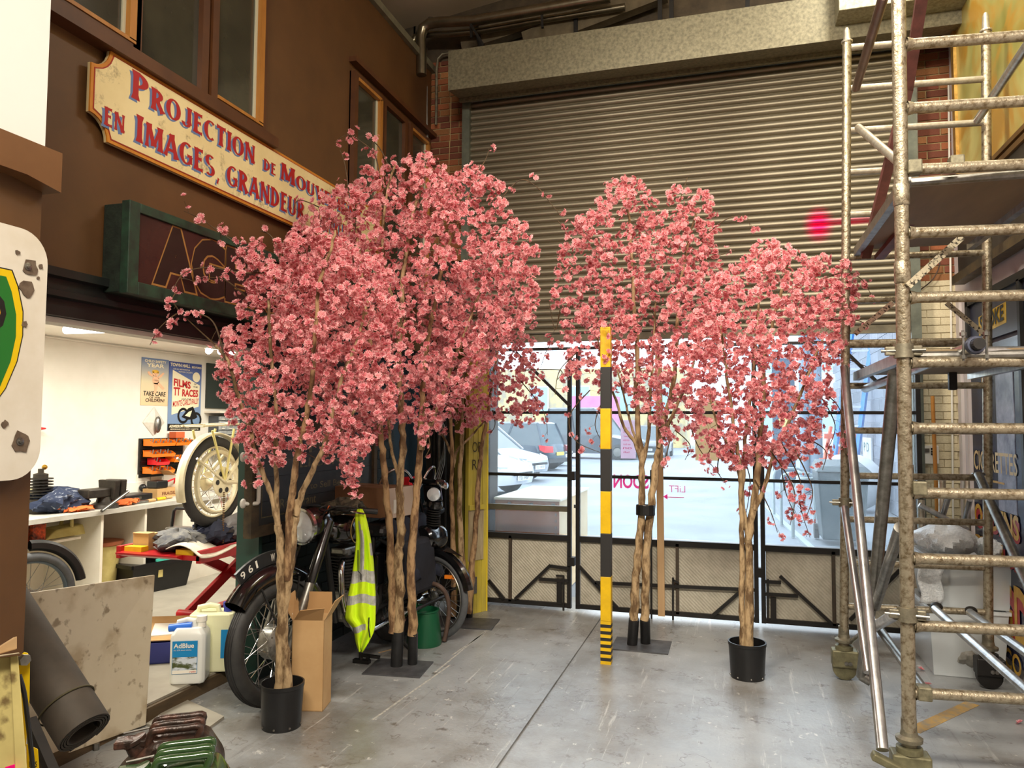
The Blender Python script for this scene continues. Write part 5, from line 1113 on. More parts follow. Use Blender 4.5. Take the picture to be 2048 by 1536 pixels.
setp(MB().lathe(onb(85, 1020)+V((-.12, 0, .0)), (.6, -.3, .3), [(0, 0), (.13, 0), (.13, .12), (.12, .12), (.12, .02)], 24).build('round_can', mat('cream_tin', S(222, 200, 140), None, rough=.5)), 'cream round container lying open at the left end of the worktop', 'container')
t = thing('box_carton', 'white carton with black warning diamonds on the worktop behind the cream wheel', 'box', onb(352, 995)); c = obx(352, 997, WX+.2)
MB().box(c+V((-.07, -.09, 0)), c+V((.07, .09, .19))).build('carton', M_white, t); MB().hexa([c+V(q) for q in ((-.07, -.09, .19), (.07, -.09, .19), (.07, -.085, .19), (-.07, -.085, .19), (-.07, -.19, .24), (.07, -.19, .24), (.07, -.185, .24), (-.07, -.185, .24))]).build('flap', mat('kraft', S(190, 152, 100), S(176, 138, 88), 5, .8), t)
dm = MB()
for s_ in (0, 1): dm.add([c+V((.0715, -.04, .095+(.01 if s_ else -.01))), c+V((.0715, 0, .095+(.05 if s_ else -.05))), c+V((.0715, .04, .095+(.01 if s_ else -.01)))], [(0, 1, 2)])
dm.build('warning_diamond', M_iron, t)
t = thing('kraft_box', 'low brown cardboard box on the worktop holding a black charger', 'box', onb(325, 1000)); c = obx(325, 1003, WX+.22)
MB().box(c+V((-.08, -.16, 0)), c+V((.08, .14, .08))).build('carton', MATS['kraft'], t)
tm = MB(); text(tm, 'FRAGILE', c+V((.082, -.1, .02)), UY, UZ, .2, .03); tm.build('lettering', mat('brown_ink', S(120, 70, 40), None), t)
t = thing('battery_charger', 'black battery charger with cables on the low cardboard box', 'charger', c+V((0, -.06, .082)))
MB().box(c+V((-.06, -.14, .082)), c+V((.06, .0, .15))).build('case', M_blk, t, bevel=.01); MB().tube([c+V((0, 0, .12)), c+V((.06, .08, .16)), c+V((.02, .12, .1))], .008, 6).build('lead', M_rd, t)
t = thing('black_case', 'flat black tool case lying on the worktop right of the vice', 'case', onb(255, 1003)); c = obx(252, 1004, WX+.26)
MB().box(c+V((-.1, -.16, 0)), c+V((.1, .2, .06))).build('case', M_blk, t, bevel=.008); MB().box(c+V((.1, -.04, .02)), c+V((.108, .06, .04))).build('latch', M_steel, t)
og = MATS['orange_bin']
M_shop = mat('shop_towel_orange', S(230, 110, 50), None, rough=.9)
for (x, y, l) in ((150, 1006, 'orange shop towel crumpled on the worktop left of the vice'), (243, 1012, 'orange shop towel crumpled on the worktop right of the vice')):
    c = obx(x, y, BX-.15); setp(blob(c, .1, .16, .025, x, .3, 14, 6).build('shop_towel', M_shop, smooth=True), l, 'towel')
for i, (x, y, dx, l) in enumerate(((285, 1010, .2, 'silver file lying on the worktop near its front edge'), (300, 1004, .25, 'yellow handled file lying on the worktop'), (322, 1001, .18, 'long steel rod lying on the worktop in front of the cartons'), (150, 1020, .2, 'pale wooden rule lying along the front of the worktop'))):
    c = obx(x, y, BX-.08-.03*i); q = thing('hand_file', l, 'tool', c); MB().tube([c+V((0, -dx, .012)), c+V((0, dx*.3, .012))], .01, 8).build('blade', M_steel, q); MB().tube([c+V((0, dx*.3, .014)), c+V((0, dx*.7, .014))], .014, 8).build('handle', M_ty if i == 1 else mat('kraft', S(190, 152, 100)), q)
# shelf goods
c = V((BX-.25, onx(130, 1075, BX-.25).y, zsf+.01)); q = thing('mitre_guide', 'cream moulded tray with a central bridge handle on the bench shelf', 'tray', c)
MB().hexa([c+V(p) for p in ((-.1, -.24, 0), (.1, -.26, 0), (.1, .22, 0), (-.1, .24, 0), (-.08, -.12, .07), (.07, -.14, .06), (.07, .2, .08), (-.08, .22, .08))]).build('tray_body', mat('cream_plastic', S(226, 212, 140), S(206, 190, 116), 8, .4), q, bevel=.01)
MB().tube([c+V((.06, .0, .05)), c+V((.05, .01, .12)), c+V((-.05, .02, .13)), c+V((-.07, .02, .06))], .014, 8).build('handle', MATS['cream_plastic'], q, smooth=True)
c = V((BX-.2, onx(72, 1080, BX-.2).y, zsf+.01)); q = thing('paint_tin', 'orange and black labelled tin at the left end of the bench shelf', 'tin', c)
MB().lathe(c, (0, 0, 1), [(0, 0), (.06, 0), (.06, .13), (.055, .135), (0, .135)], 20).build('tin_body', mat('orange_black_label', S(230, 90, 40), S(40, 24, 20), 20, .4), q); MB().lathe(c+V((0, 0, .135)), (0, 0, 1), [(.062, -.008), (.062, .006), (.05, .008), (0, .004)], 20).build('lid', M_steel, q)
c = onz(220, 1168, WF); c = V((BX-.3, onx(220, 1120, BX-.2).y, WF)); q = thing('waste_bin', 'cream plastic bin with brown rim standing under the worktop', 'bin', c)
MB().lathe(c, (0, 0, 1), [(0, 0), (.11, 0), (.15, .42), (.14, .42), (.1, .03), (0, .03)], 24).build('bin_body', MATS['cream_plastic'], q, smooth=True); MB().lathe(c+V((0, 0, .42)), (0, 0, 1), [(.15, -.01), (.17, 0), (.17, .025), (.13, .03), (0, .035)], 24).build('rim', mat('brown_plastic', S(168, 96, 62), None, rough=.5), q)
# black lidded crate
c = onz(322, 1180, WF); q = thing('storage_crate', 'black plastic crate with teal rim standing on the workshop floor', 'crate', c)
Mx = Matrix.Translation(c) @ Matrix.Rotation(math.radians(78), 4, 'Z')
MB().hexa([(-.26, -.02, 0), (.24, -.02, 0), (.24, .3, 0), (-.26, .3, 0), (-.3, -.05, .24), (.28, -.05, .24), (.28, .33, .24), (-.3, .33, .24)]).xf(Mx).build('crate_body', M_blk, q, bevel=.008)
rimm = MB()
for a_, b_ in (((-.31, -.06, .24), (.29, -.06, .24)), ((.29, -.06, .24), (.29, .34, .24)), ((-.31, .34, .24), (.29, .34, .24)), ((-.31, -.06, .24), (-.31, .34, .24))): rimm.bar(a_, b_, .025, .03)
rimm.xf(Mx).build('rim', M_blk, q); MB().bar((-.1, -.065, .27), (.29, -.065, .27), .02).xf(Mx).build('teal_edge', mat('teal_plastic', S(70, 190, 170), None, rough=.4), q)
MB().box((-.06, -.045, .12), (-.02, -.035, .18)).xf(Mx).build('label_tag', MATS['cream_plastic'], q)
MB().lathe(Mx @ V((-.05, .12, .2)), (0, 0, 1), [(0, 0), (.07, 0), (.08, .1), (.15, .13), (.15, .14), (0, .14)], 20).build('black_funnel', M_blk).__setitem__('label', 'black funnel standing in the black crate with the teal rim'); bpy.data.objects['black_funnel']['category'] = 'funnel'
# dark wheel left, behind the board
def wheel(parent, c, R, rt, axis, tyre, rim, spoke, nsp=28, hubr=.05, hubw=.05, rimw=.02, name='tyre', local=False, hubm=None, hubd=None):
    c, ax = V(c), V(axis).normalized()
    MB().torus(c, ax, R-rt, rt, 48, 12, rt*1.0).build(name, tyre, parent, local=local, smooth=True)
    MB().torus(c, ax, R-rt*2+.002, .012, 48, 8, rimw).build('rim', rim, parent, local=local, smooth=True)
    x = ax.orthogonal().normalized(); y = ax.cross(x); sp_ = MB()
    for i in range(nsp):
        a = 2*PI*i/nsp; s_ = 1 if i % 2 else -1; a2 = a+(.55 if (i//2) % 2 else -.55)
        p = c+(x*math.cos(a2)+y*math.sin(a2))*hubr+ax*s_*hubw; q_ = c+(x*math.cos(a)+y*math.sin(a))*(R-rt*2)
        sp_.tube([p, q_], .0022, 5, cap=False)
    setp(sp_.build('spokes', spoke, parent, local=local), kind=None)
    MB().lathe(c-ax*hubw, ax, [(0, 0), (hubr*1.1, 0), (hubr*1.1, .008), (hubr*.5, .02), (hubr*.5, hubw*2-.02), (hubr*1.1, hubw*2-.008), (hubr*1.1, hubw*2), (0, hubw*2)], 20).build('hub', hubm or spoke, parent, local=local, smooth=True)
c = onx(72, 1150, -4.3); c = V((-4.35, c.y, WF+.29)); q = thing('bicycle_wheel', 'dark grey spoked wheel with mudguard leaning under the bench at the far left', 'wheel', (c.x, c.y, WF))
wheel(q, c, .29, .03, (1, -.25, 0), mat('dusty_tyre', S(70, 72, 74), S(84, 86, 88), 16, .7), mat('blue_grey_rim', S(84, 96, 106), None, rough=.4, metal=.3), M_steel, 24)
MB().torus(c, (1, -.25, 0), .335, .035, 24, 6, .03, a0=.2, a1=1.6, xr=(.25, 1, 0)).build('mudguard', M_blk, q, smooth=True)
# ---- red scissor lift
lf = thing('scissor_lift', 'red scissor lift table carrying the cream motorcycle', 'lift', at(405, 1255, 4.9)); lf_m = mat('red_paint', S(178, 24, 32), S(150, 18, 26), 8, .35)
def lp(px, py, D): return at(px, py, D)
zt_ = at(300, 1108, 4.6).z
MB().box((-3.72, 3.85, zt_-.03), (-3.12, 5.9, zt_)).build('platform', lf_m, lf)
for x in (-3.73, -3.13): MB().box((x-.012, 3.85, zt_-.045), (x+.02, 5.9, zt_+.03)).build('platform_edge', lf_m, lf)
MB().hexa([(-3.7, 3.80, zt_-.01), (-3.24, 3.80, zt_-.01), (-3.24, 3.85, zt_-.03), (-3.7, 3.85, zt_-.03), (-3.7, 3.80, zt_-.0), (-3.24, 3.80, zt_-.0), (-3.24, 3.85, zt_), (-3.7, 3.85, zt_)]).build('ramp_lip', lf_m, lf)
for x in (-3.68, -3.26):
    MB().bar((x, 4.35, zt_-.05), (x, 5.35, WF+.08), .07, .03, up=(1, 0, 0)).build('scissor_arm', lf_m, lf)
    MB().bar((x+.04, 5.35, zt_-.05), (x+.04, 4.35, WF+.08), .07, .03, up=(1, 0, 0)).build('scissor_arm', lf_m, lf)
    MB().box((x-.03, 4.1, WF), (x+.05, 5.7, WF+.08)).build('base_rail', lf_m, lf)
MB().tube([(-3.68, 4.35, WF+.11), (-3.22, 4.35, WF+.11)], .028, 12).build('cross_tube', lf_m, lf, smooth=True)
MB().box((-3.7, 4.1, WF), (-3.2, 4.2, WF+.1)).build('base_cross', lf_m, lf); MB().bar((-3.7, 4.85, .4), (-3.2, 4.85, .4), .05).build('cross_brace', lf_m, lf)
for x in (-3.69, -3.3):
    for y in (3.87,): MB().box((x, y-.01, zt_+.0), (x+.13, y+.05, zt_+.03)).build('yellow_block', M_ty, lf)
# clutter on the lift
def at_lift(px, py): return onz(px, py, zt_+.002)
c = V((-3.62, 3.98, zt_)); t = thing('kraft_box', 'small brown box on the left corner of the red lift table', 'box', c)
MB().box(c+V((-.07, -.05, .0)), c+V((.05, .05, .1))).build('carton', MATS['kraft'], t); MB().box(c+V((-.07, -.055, .1)), c+V((.05, .0, .106))).build('flap', MATS['kraft'], t)
c = V((-3.5, 4.15, zt_)); t = thing('black_tray', 'upright black handled tray with drawings on the red lift table', 'tray', c)
MB().tube([c+V((-.1, 0, .02)), c+V((-.09, .02, .22)), c+V((-.07, .02, .24)), c+V((.07, .02, .24)), c+V((.09, .02, .22)), c+V((.1, 0, .02))], .011, 8).build('handle', M_blk, t, smooth=True); MB().box(c+V((-.11, -.04, 0)), c+V((.11, .06, .12))).build('tray_body', M_steel, t, bevel=.01)
for nm, cc, rx, ry, rz, m_, l in (('grey_cloth', (-3.42, 4.02, zt_), .16, .14, .07, mat('grey_rag', S(120, 118, 112), S(70, 72, 80), 14, .9), 'heap of grey rags and foil at the near edge of the red lift table'), ('navy_coat', (-3.33, 4.3, zt_), .13, .2, .09, mat('navy_cloth', S(30, 36, 56), S(46, 50, 70), 8, .9), 'navy coat folded on the red lift table under the cream wheel'), ('grey_fleece', (-3.24, 4.5, zt_+.0), .12, .22, .11, mat('grey_fleece', S(128, 126, 128), S(112, 110, 114), 12, .95), 'grey fleece bundled at the right of the red lift table')):
    setp(blob(V(cc), rx, ry, rz, len(l), .28).build(nm, m_, smooth=True), l, 'cloth')
c = V((-3.2, 4.0, zt_+.03)); setp(MB().grid(lambda u, v: V((-3.34+.26*u+.04*v, 3.82+.32*v, zt_+.035+.03*math.sin(u*4+v*3)-.05*max(0, u-.7))), 10, 8).build('white_rag', mat('stained_white_cloth', S(220, 214, 200), S(196, 188, 170), 12, .9), smooth=True, solid=.006), 'stained white cloth draped over the front corner of the red lift table', 'cloth')
t = thing('phone', 'small black handset lying on the cloths of the lift table', 'phone', (-3.4, 4.2, zt_+.155)); MB().box((-3.45, 4.16, zt_+.155), (-3.35, 4.22, zt_+.185)).build('case', M_blk, t, bevel=.006); MB().tube([(-3.45, 4.2, zt_+.18), (-3.52, 4.24, zt_+.22), (-3.38, 4.3, zt_+.24)], .004, 6).build('lead', M_blk, t)
# ---- cream motorcycle on the lift: rear wheel towards us
cm = thing('cream_motorcycle', 'cream vintage motorcycle on the red lift, rear wheel and mudguard showing', 'motorcycle', (-3.45, 4.3, zt_))
M_cream = mat('cream_paint', S(226, 216, 184), S(206, 194, 160), 9, .35)
wc = at(427, 963, 4.98); Rw = .30
wheel(cm, wc, Rw, .035, (1, 0, 0), M_rubber, M_cream, M_chrome, 36, .06, .06, .022, hubm=M_cream)
MB().torus(wc+V((.03, 0, 0)), (1, 0, 0), .2, .014, 40, 8, .02).build('belt_rim', M_cream, cm, smooth=True)
MB().lathe(wc+V((.07, 0, 0)), (1, 0, 0), [(.0, 0), (.095, 0), (.1, .004), (.095, .008), (.03, .012), (0, .012)], 24).build('sprocket', M_cream, cm)
for k in range(6): a = k*PI/3; MB().lathe(wc+V((.082, .062*math.cos(a), .062*math.sin(a))), (1, 0, 0), [(0, 0), (.017, 0), (.017, .002), (0, .002)], 12).build('sprocket_hole', M_iron, cm)
MB().torus(wc, (1, 0, 0), Rw+.018, .011, 40, 7, .036, a0=math.radians(10), a1=math.radians(200), xr=(0, 1, 0)).build('mudguard', M_cream, cm, smooth=True)
for s_ in (-1, 1):
    MB().tube([wc+V((.09*s_, 0, 0)), wc+V((.075*s_, -Rw*.86, Rw*.55))], .008, 8).build('stay', M_cream, cm); MB().tube([wc+V((.09*s_, 0, 0)), wc+V((.075*s_, -.12, Rw+.04))], .008, 8).build('stay', MATS['cream_plastic'], cm)
    MB().tube([wc+V((.09*s_, 0, 0)), wc+V((.075*s_, .1, Rw+.05))], .008, 8).build('stay', MATS['cream_plastic'], cm); MB().tube([wc+V((.09*s_, 0, 0)), wc+V((.06*s_, .55, -.04))], .014, 8).build('chain_stay', M_cream, cm); MB().tube([wc+V((.09*s_, 0, 0)), wc+V((.05*s_, .42, .36))], .014, 8).build('seat_stay', M_cream, cm)
    MB().tube([wc+V((.08*s_, -.22, Rw+.07)), wc+V((.08*s_, .3, Rw+.09))], .007, 6).build('rack_rail', M_cream, cm)
for y in (-.2, 0, .2): MB().tube([wc+V((-.08, y, Rw+.075+y*.04)), wc+V((.08, y, Rw+.075+y*.04))], .006, 6).build('rack_bar', M_cream, cm)
MB().tube([wc+V((.05, .5, .38)), wc+V((0, 1.1, .42))], .02, 10).build('top_tube', M_cream, cm); MB().tube([wc+V((.05, .5, .38)), wc+V((0, .55, -.05))], .02, 10).build('seat_tube', M_cream, cm)
MB().hexa([wc+V(p) for p in ((-.1, .28, .46), (.1, .28, .46), (.04, .62, .47), (-.04, .62, .47), (-.12, .26, .53), (.12, .26, .53), (.03, .64, .5), (-.03, .64, .5))]).build('saddle', M_blk, cm, bevel=.02)
ch = MB()
for i in range(26): ch.cbox(wc+V((.1, -.02, -.07-.013*i)), (.008, 0, 0), (0, .012, 0), (0, 0, .008))
ch.build('chain', mat('rusty_chain', S(110, 84, 58), None, rough=.6, metal=.6), cm)
# --- step: containers, box
def can(label, c, w, d, h, rz, body, cap_m, lab=None, name='jerrycan', spout=None):
    t = thing(name, label, 'container', c); Mz = Matrix.Translation(V(c)) @ Matrix.Rotation(rz, 4, 'Z')
    b_ = MB(); k = .018; n = 6
    secs = [(0, .93), (.02, 1), (h*.72, 1), (h*.8, .97), (h*.9, .72 if spout else .97)]
    for (z, s_) in secs:
        for (x, y) in ((-w/2+k, -d/2), (w/2-k, -d/2), (w/2, -d/2+k), (w/2, d/2-k), (w/2-k, d/2), (-w/2+k, d/2), (-w/2, d/2-k), (-w/2, -d/2+k)): b_.v.append((x*s_, y*s_, z))
    for i in range(len(secs)-1):
        for j in range(8): b_.f.append((i*8+j, i*8+(j+1) % 8, (i+1)*8+(j+1) % 8, (i+1)*8+j)); b_.m.append(0)
    b_.f += [tuple(range(7, -1, -1)), tuple((len(secs)-1)*8+j for j in range(8))]; b_.m += [0, 0]
    b_.xf(Mz).build('can_body', body, t, bevel=.006, smooth=True)
    MB().tube([(-w*.36, 0, h*.86), (-w*.34, 0, h*.97), (-w*.1, 0, h*1.0), (w*.08, 0, h*.98), (w*.1, 0, h*.88)], .016, 10).xf(Mz).build('handle', body, t, smooth=True)
    MB().lathe((w*.3, 0, h*.88), (0, 0, 1), [(.024, 0), (.024, .03), (.028, .03), (.028, .06), (0, .062)], 18).xf(Mz).build('cap', cap_m, t, smooth=True)
    if lab: lab(t, Mz)
    return t
M_hdpe = mat('milky_plastic', S(226, 228, 222), None, rough=.35, trans=.0); M_hdpe2 = mat('yellowish_plastic', S(222, 222, 178), S(228, 228, 190), 3, .35)
def adlabel(t, Mz):
    d = -.0775
    MB().box((-.075, d-.002, .06), (.055, d, .235)).xf(Mz).build('label_sheet', mat('label_blue', S(20, 130, 190), None, rough=.4), t)
    MB().box((-.073, d-.003, .08), (.053, d-.002, .15)).xf(Mz).build('label_picture', mat('label_photo', S(70, 80, 40), S(200, 210, 220), 16, .5, mix=(.45, .55), stretch=(.4, 1, 1.6)), t)
    MB().box((-.073, d-.0032, .062), (.053, d-.002, .08)).xf(Mz).build('label_strip', M_white, t)
    tm = MB(); text(tm, 'AdBlue', (-.068, d-.0035, .198), (1, 0, 0), (0, 0, 1), .105, .026, .02); text(tm, 'For SCR diesel vehicles', (-.066, d-.0035, .184), (1, 0, 0), (0, 0, 1), .09, .007, .0); tm.xf(Mz).build('lettering', M_white, t)
    tm = MB(); text(tm, 'refill', (.018, d-.0036, .066), (1, 0, 0), (0, 0, 1), .03, .009, .01); tm.xf(Mz).build('lettering', MATS['red_ink'], t)
    MB().tube([(-.11, -.02, .292), (.01, -.02, .302)], .02, 12).xf(Mz).build('blue_spout', mat('blue_plastic', S(40, 110, 220), None, rough=.4), t, smooth=True)
c = onz(367, 1368, WF); can('white container with blue picture label and blue spout on the workshop step', V((c.x-.01, c.y+.06, WF)), .185, .15, .33, math.radians(26), M_hdpe, M_white, adlabel, spout=1)
c = onz(425, 1352, WF); 
def lab2(t, Mz): MB().box((.06, -.092, .08), (.112, -.0905, .24)).xf(Mz).build('label_sheet', MATS['label_blue'], t)
can('larger yellowish container with dark blue cap beside the motorcycle wheel', V((c.x-.09, c.y+.12, WF)), .25, .18, .36, math.radians(24), M_hdpe2, mat('navy_cap', S(40, 50, 150), None, rough=.4), lab2)
c = onz(330, 1322, WF); t = thing('blue_carton', 'dark blue open carton with white letters and loose brown flaps on the workshop floor', 'box', c); Mz = Matrix.Translation(V((c.x-.05, c.y+.1, WF))) @ Matrix.Rotation(math.radians(32), 4, 'Z')
M_nb = mat('navy_card', S(44, 50, 120), None, rough=.6)
for a_, b_ in (((-.22, -.16, 0), (.2, -.155, .12)), ((-.22, .155, 0), (.2, .16, .12)), ((-.22, -.16, 0), (-.215, .16, .12)), ((.195, -.16, 0), (.2, .16, .12)), ((-.22, -.16, 0), (.2, .16, .006))): MB().box(a_, b_).xf(Mz).build('side', M_nb, t)
MB().hexa([(-.24, -.1, .12), (.1, -.16, .13), (.12, .12, .2), (-.2, .16, .2), (-.24, -.1, .125), (.1, -.16, .135), (.12, .12, .205), (-.2, .16, .205)]).xf(Mz).build('flap', MATS['kraft'], t)
MB().hexa([(-.1, -.08, .14), (.1, -.1, .15), (.12, .02, .18), (-.1, .05, .18), (-.1, -.08, .146), (.1, -.1, .156), (.12, .02, .186), (-.1, .05, .186)]).xf(Mz).build('paper', M_white, t)
tm = MB(); text(tm, 'BL', (.07, -.1625, .03), (1, 0, 0), (0, 0, 1), .09, .055, .02); tm.xf(Mz).build('lettering', M_white, t)
# red nozzle on the workshop wall near the shield sign
c = onx(80, 857, WX+.06); t = thing('red_air_nozzle', 'red plastic funnel tip on the workshop wall showing past the shield sign', 'funnel', c); MB().lathe(c+V((0, -.1, 0)), (0, 1, 0), [(0, 0), (.05, 0), (.05, .05), (.015, .09), (.006, .15), (0, .15)], 14).build('cone', M_rd, t, smooth=True); MB().torus(c+V((0, -.08, 0)), (0, 1, 0), .05, .006, 16, 6).build('rim', M_rd, t, smooth=True)
# ============================================================ GREEN BRICK WALL BEHIND THE MOTORCYCLE
GX = -2.68; gy0, gy1 = 3.83, 5.62
gw = setp(MB().box((GX-.12, gy0, 0), (GX-.008, gy1, OZ)).build('wall_green', M_mortg), kind='structure')
gm = MB().hexa([(0, 0, 0), (1, 0, 0), (1, .012, 0), (0, .012, 0), (0, 0, 1), (1, 0, 1), (1, .012, 1), (0, .012, 1)]); me = bpy.data.meshes.new('brick'); me.from_pydata(gm.v, [], gm.f); me.materials.append(M_brickg)
z = 0.; k = 0; r = random.Random(5)
while z < OZ-.02:
    y = gy0-(.1 if k % 2 else 0)
    while y < gy1-.01:
        a, b = max(y, gy0), min(y+.192, gy1)
        if b-a > .02:
            o = bpy.data.objects.new('brick', me); COL.objects.link(o); o.parent = gw; o.rotation_euler = (0, 0, PI/2); o.scale = (b-a, 1, min(.064, OZ-z)); o.location = V((GX+r.uniform(0, .004), a, z))-gw.location
        y += .2
    z += .072; k += 1
struct('trim_9', MB().box((GX-.14, gy0-.03, 0), (GX+.012, gy0, OZ)), mat('green_door_edge', S(28, 66, 56), S(36, 60, 52), 20, .45))
t = thing('grab_handle', 'white painted steel grab handle bolted to the green brick wall', 'handle', onx(486, 1008, GX)); h0, h1 = onx(484, 914, GX), onx(484, 1007, GX); h0.x = h1.x = GX+.02
ym = onx(498, 960, GX+.06).y
P_ = [h0, h0+V((.05, .03, 0)), V((GX+.08, h0.y+.04, h0.z-.02)), V((GX+.08, h1.y+.04, h1.z+.03)), h1+V((.05, .03, 0)), h1]
MB().tube(smooth_line(P_, 3), .012, 10).build('grip', mat('white_enamel', S(210, 208, 200), None, rough=.35), t, smooth=True)
for h in (h0, h1): MB().lathe(h+V((-.015, 0, 0)), (1, 0, 0), [(0, 0), (.028, 0), (.026, .012), (.012, .02), (0, .02)], 14).build('mount', MATS['white_enamel'], t, smooth=True)
# old beverages board on the green wall
bx_ = GX+.05; a, b = onx(498, 1078, bx_), onx(752, 850, bx_); t = thing('pub_board', 'old dark sign board in a weathered wooden frame on the green brick wall', 'sign', (bx_-.03, (a.y+b.y)/2, a.z))
zt2 = onx(500, 840, bx_).z; y0, y1 = a.y, onx(752, 900, bx_).y; zb2 = a.z
M_oldw = mat('weathered_frame', S(84, 70, 48), S(52, 44, 32), 12, .8, stretch=(1, .3, 1), bump=.2)
for i in range(4): MB().box((bx_-.03, y0+.05, zb2+.05+i*(zt2-zb2-.1)/4+.002), (bx_-.01, y1-.05, zb2+.05+(i+1)*(zt2-zb2-.1)/4)).build('plank', mat('faded_slate_paint', S(40, 46, 50), S(54, 58, 58), 7, .6), t)
for p0, p1 in (((y0, zb2), (y0+.07, zt2)), ((y1-.05, zb2), (y1, zt2)), ((y0+.07, zb2), (y1-.05, zb2+.06)), ((y0+.07, zt2-.06), (y1-.05, zt2))): MB().box((bx_-.04, p0[0], p0[1]), (bx_+.012, p1[0], p1[1])).build('frame_piece', M_oldw, t)
gl_ = mat('faded_gold', S(120, 110, 76), S(70, 66, 50), 24, .6, mix=(.4, .65)); tm = MB(); X2 = bx_-.009
py = lambda px, pyy: onx(px, pyy, X2)
def wtext(s, x0, x1, yb, hpx, bold=.0):
    p, q = py(x0, yb), py(x1, yb); text(tm, s, V((X2, p.y, p.z)), UY, UZ, q.y-p.y, hpx, bold)
wtext('to Sell Beverages', 620, 722, 982, .055, .01); wtext('Restaurant', 560, 632, 1018, .06, .01); wtext('FOR', 618, 690, 905, .08, .02); wtext('LICENSED', 600, 730, 935, .06, .01)
zz0 = zb2+.1; tm.box((X2, y0+.12, zz0), (X2+.001, y0+.125, zt2-.1)); tm.box((X2, y0+.12, zz0), (X2+.001, y1-.1, zz0+.006))
tm.build('lettering', gl_, t)
c = onx(818, 963, GX-.02); t = thing('alarm_box', 'small red and white box on the blue wall behind the tall trunks', 'box', (GX, 5.75, c.z)); p = onx(818, 963, -2.69); MB().box((-2.72, p.y-.06, p.z-.04), (-2.66, p.y+.06, p.z+.04)).build('case', M_rd, t, bevel=.004); MB().box((-2.659, p.y+.01, p.z-.025), (-2.655, p.y+.05, p.z+.02)).build('label_plate', M_white, t)
# conduits in the dark corner
for i, (x, dx) in enumerate(((868, 0), (878, 0), (890, 0))):
    a_, b_ = ony(x, 700, 6.12), ony(x, 1120, 6.12); b_.z = .3
    setp(MB().tube([a_, b_], .018, 10).build('wall_pipe', M_steel if i == 1 else M_iron, smooth=True), ('left black pipe', 'middle bare steel pipe', 'right black pipe')[i]+' of the three standing in the dark corner behind the moped', 'pipe', 'three upright pipes in the dark corner')
cc = MB()
for k in range(4): cc.tube(smooth_line([ony(862+k*3, 820, 6.0), ony(884+k*2, 860, 5.98), ony(888-k*3, 930, 5.98), ony(862-k*4, 1000, 5.95), ony(838+k*3, 1010, 5.95)], 6), .003, 5)
setp(cc.build('grey_cable', MATS['grey_cable']), 'thin grey cables looping down past the pipes in the dark corner', 'cable')

# ============================================================ BLACK MOTORCYCLE
fc = V((-2.37, 3.545, 0)); rc_ = V((-2.27, 4.83, 0)); hd = (fc-rc_).normalized(); ang = math.atan2(hd.y, hd.x); WB = (fc-rc_).length
mc = thing('black_motorcycle', 'black vintage motorcycle parked against the green wall behind the potted tree', 'motorcycle', fc, ang)
M_bk = mat('gloss_black_enamel', S(12, 12, 13), None, rough=.16, coat=.8); M_bk2 = mat('satin_black', S(20, 20, 20), S(30, 30, 30), 12, .45)
M_al = mat('cast_alloy', S(150, 148, 140), S(112, 110, 104), 22, .38, .8)
R_ = .33; st_ = math.radians(-6)                   # handlebars turned towards the wall
rake = math.radians(27); axis_top = V((-.40, 0, 1.0)); SM = Matrix.Translation(axis_top) @ Matrix.Rotation(st_, 4, V((math.sin(rake)*-1, 0, math.cos(rake)))) @ Matrix.Translation(-axis_top)
def fb(mb_, name, m_, **k): return mb_.xf(SM).build(name, m_, mc, local=True, **k)
c = V((0, 0, R_))
fb(MB().torus(c, (0, 1, 0), R_-.048, .046, 56, 12, .046), 'front_tyre', mat('ribbed_tyre', S(36, 36, 36), S(50, 50, 48), 14, .6), smooth=True)
tr_ = MB()
for k in (-.02, -.007, .007, .02): tr_.torus(c+V((0, k, 0)), (0, 1, 0), R_-.0035-abs(k)*.18, .0045, 56, 5, .0028)
fb(tr_, 'tread_ribs', M_blk)
fb(MB().torus(c, (0, 1, 0), R_-.092, .01, 56, 8, .026), 'front_rim', M_chrome, smooth=True)
sp_ = MB(); nsp = 36
for i in range(nsp):
    a = 2*PI*i/nsp; s_ = 1 if i % 2 else -1; a2 = a+(.75 if (i//2) % 2 else -.75)
    sp_.tube([(.08*math.cos(a2), .045*s_, R_+.08*math.sin(a2)), ((R_-.1)*math.cos(a), .006*s_, R_+(R_-.1)*math.sin(a))], .0023, 5, cap=False)
fb(sp_, 'front_spokes', M_chrome)
fb(MB().lathe(c+V((0, -.05, 0)), (0, 1, 0), [(0, 0), (.05, 0), (.09, .015), (.09, .08), (.098, .085), (.1, .1), (.085, .112), (.03, .125), (0, .125)], 32), 'front_hub', M_al, smooth=True)
bl = MB()
for k in range(12): a = k*PI/6; bl.lathe(c+V((.09*math.cos(a), .052, .09*math.sin(a))), (0, 1, 0), [(.005, 0), (.005, .008), (0, .009)], 6)
fb(bl, 'hub_bolts', M_steel)
ftop = V((-.43, 0, .94))
for s_ in (-1, 1):
    y = .095*s_; A_ = V((0.0, y, R_-.04)); B_ = V((-.35, y, .93)); d_ = B_-A_
    fb(MB().tube([A_, A_+d_*.02, A_+d_*.5], [.02, .026, .027], 14), 'fork_slider', M_al, smooth=True)
    fb(MB().tube([A_+d_*.5, A_+d_*.51, A_+d_*.75, A_+d_*1.0], [.029, .031, .031, .030], 14), 'fork_cover', M_bk, smooth=True)
    fb(MB().tube([(-.03, y*.9, R_+.02), (-.12, y*.75, R_+.33)], .006, 6), 'mudguard_stay', M_bk2)
    fb(MB().tube([(.02, y*.9, R_+.02), (.16, y*.75, R_+.31)], .006, 6), 'mudguard_stay', M_bk2)
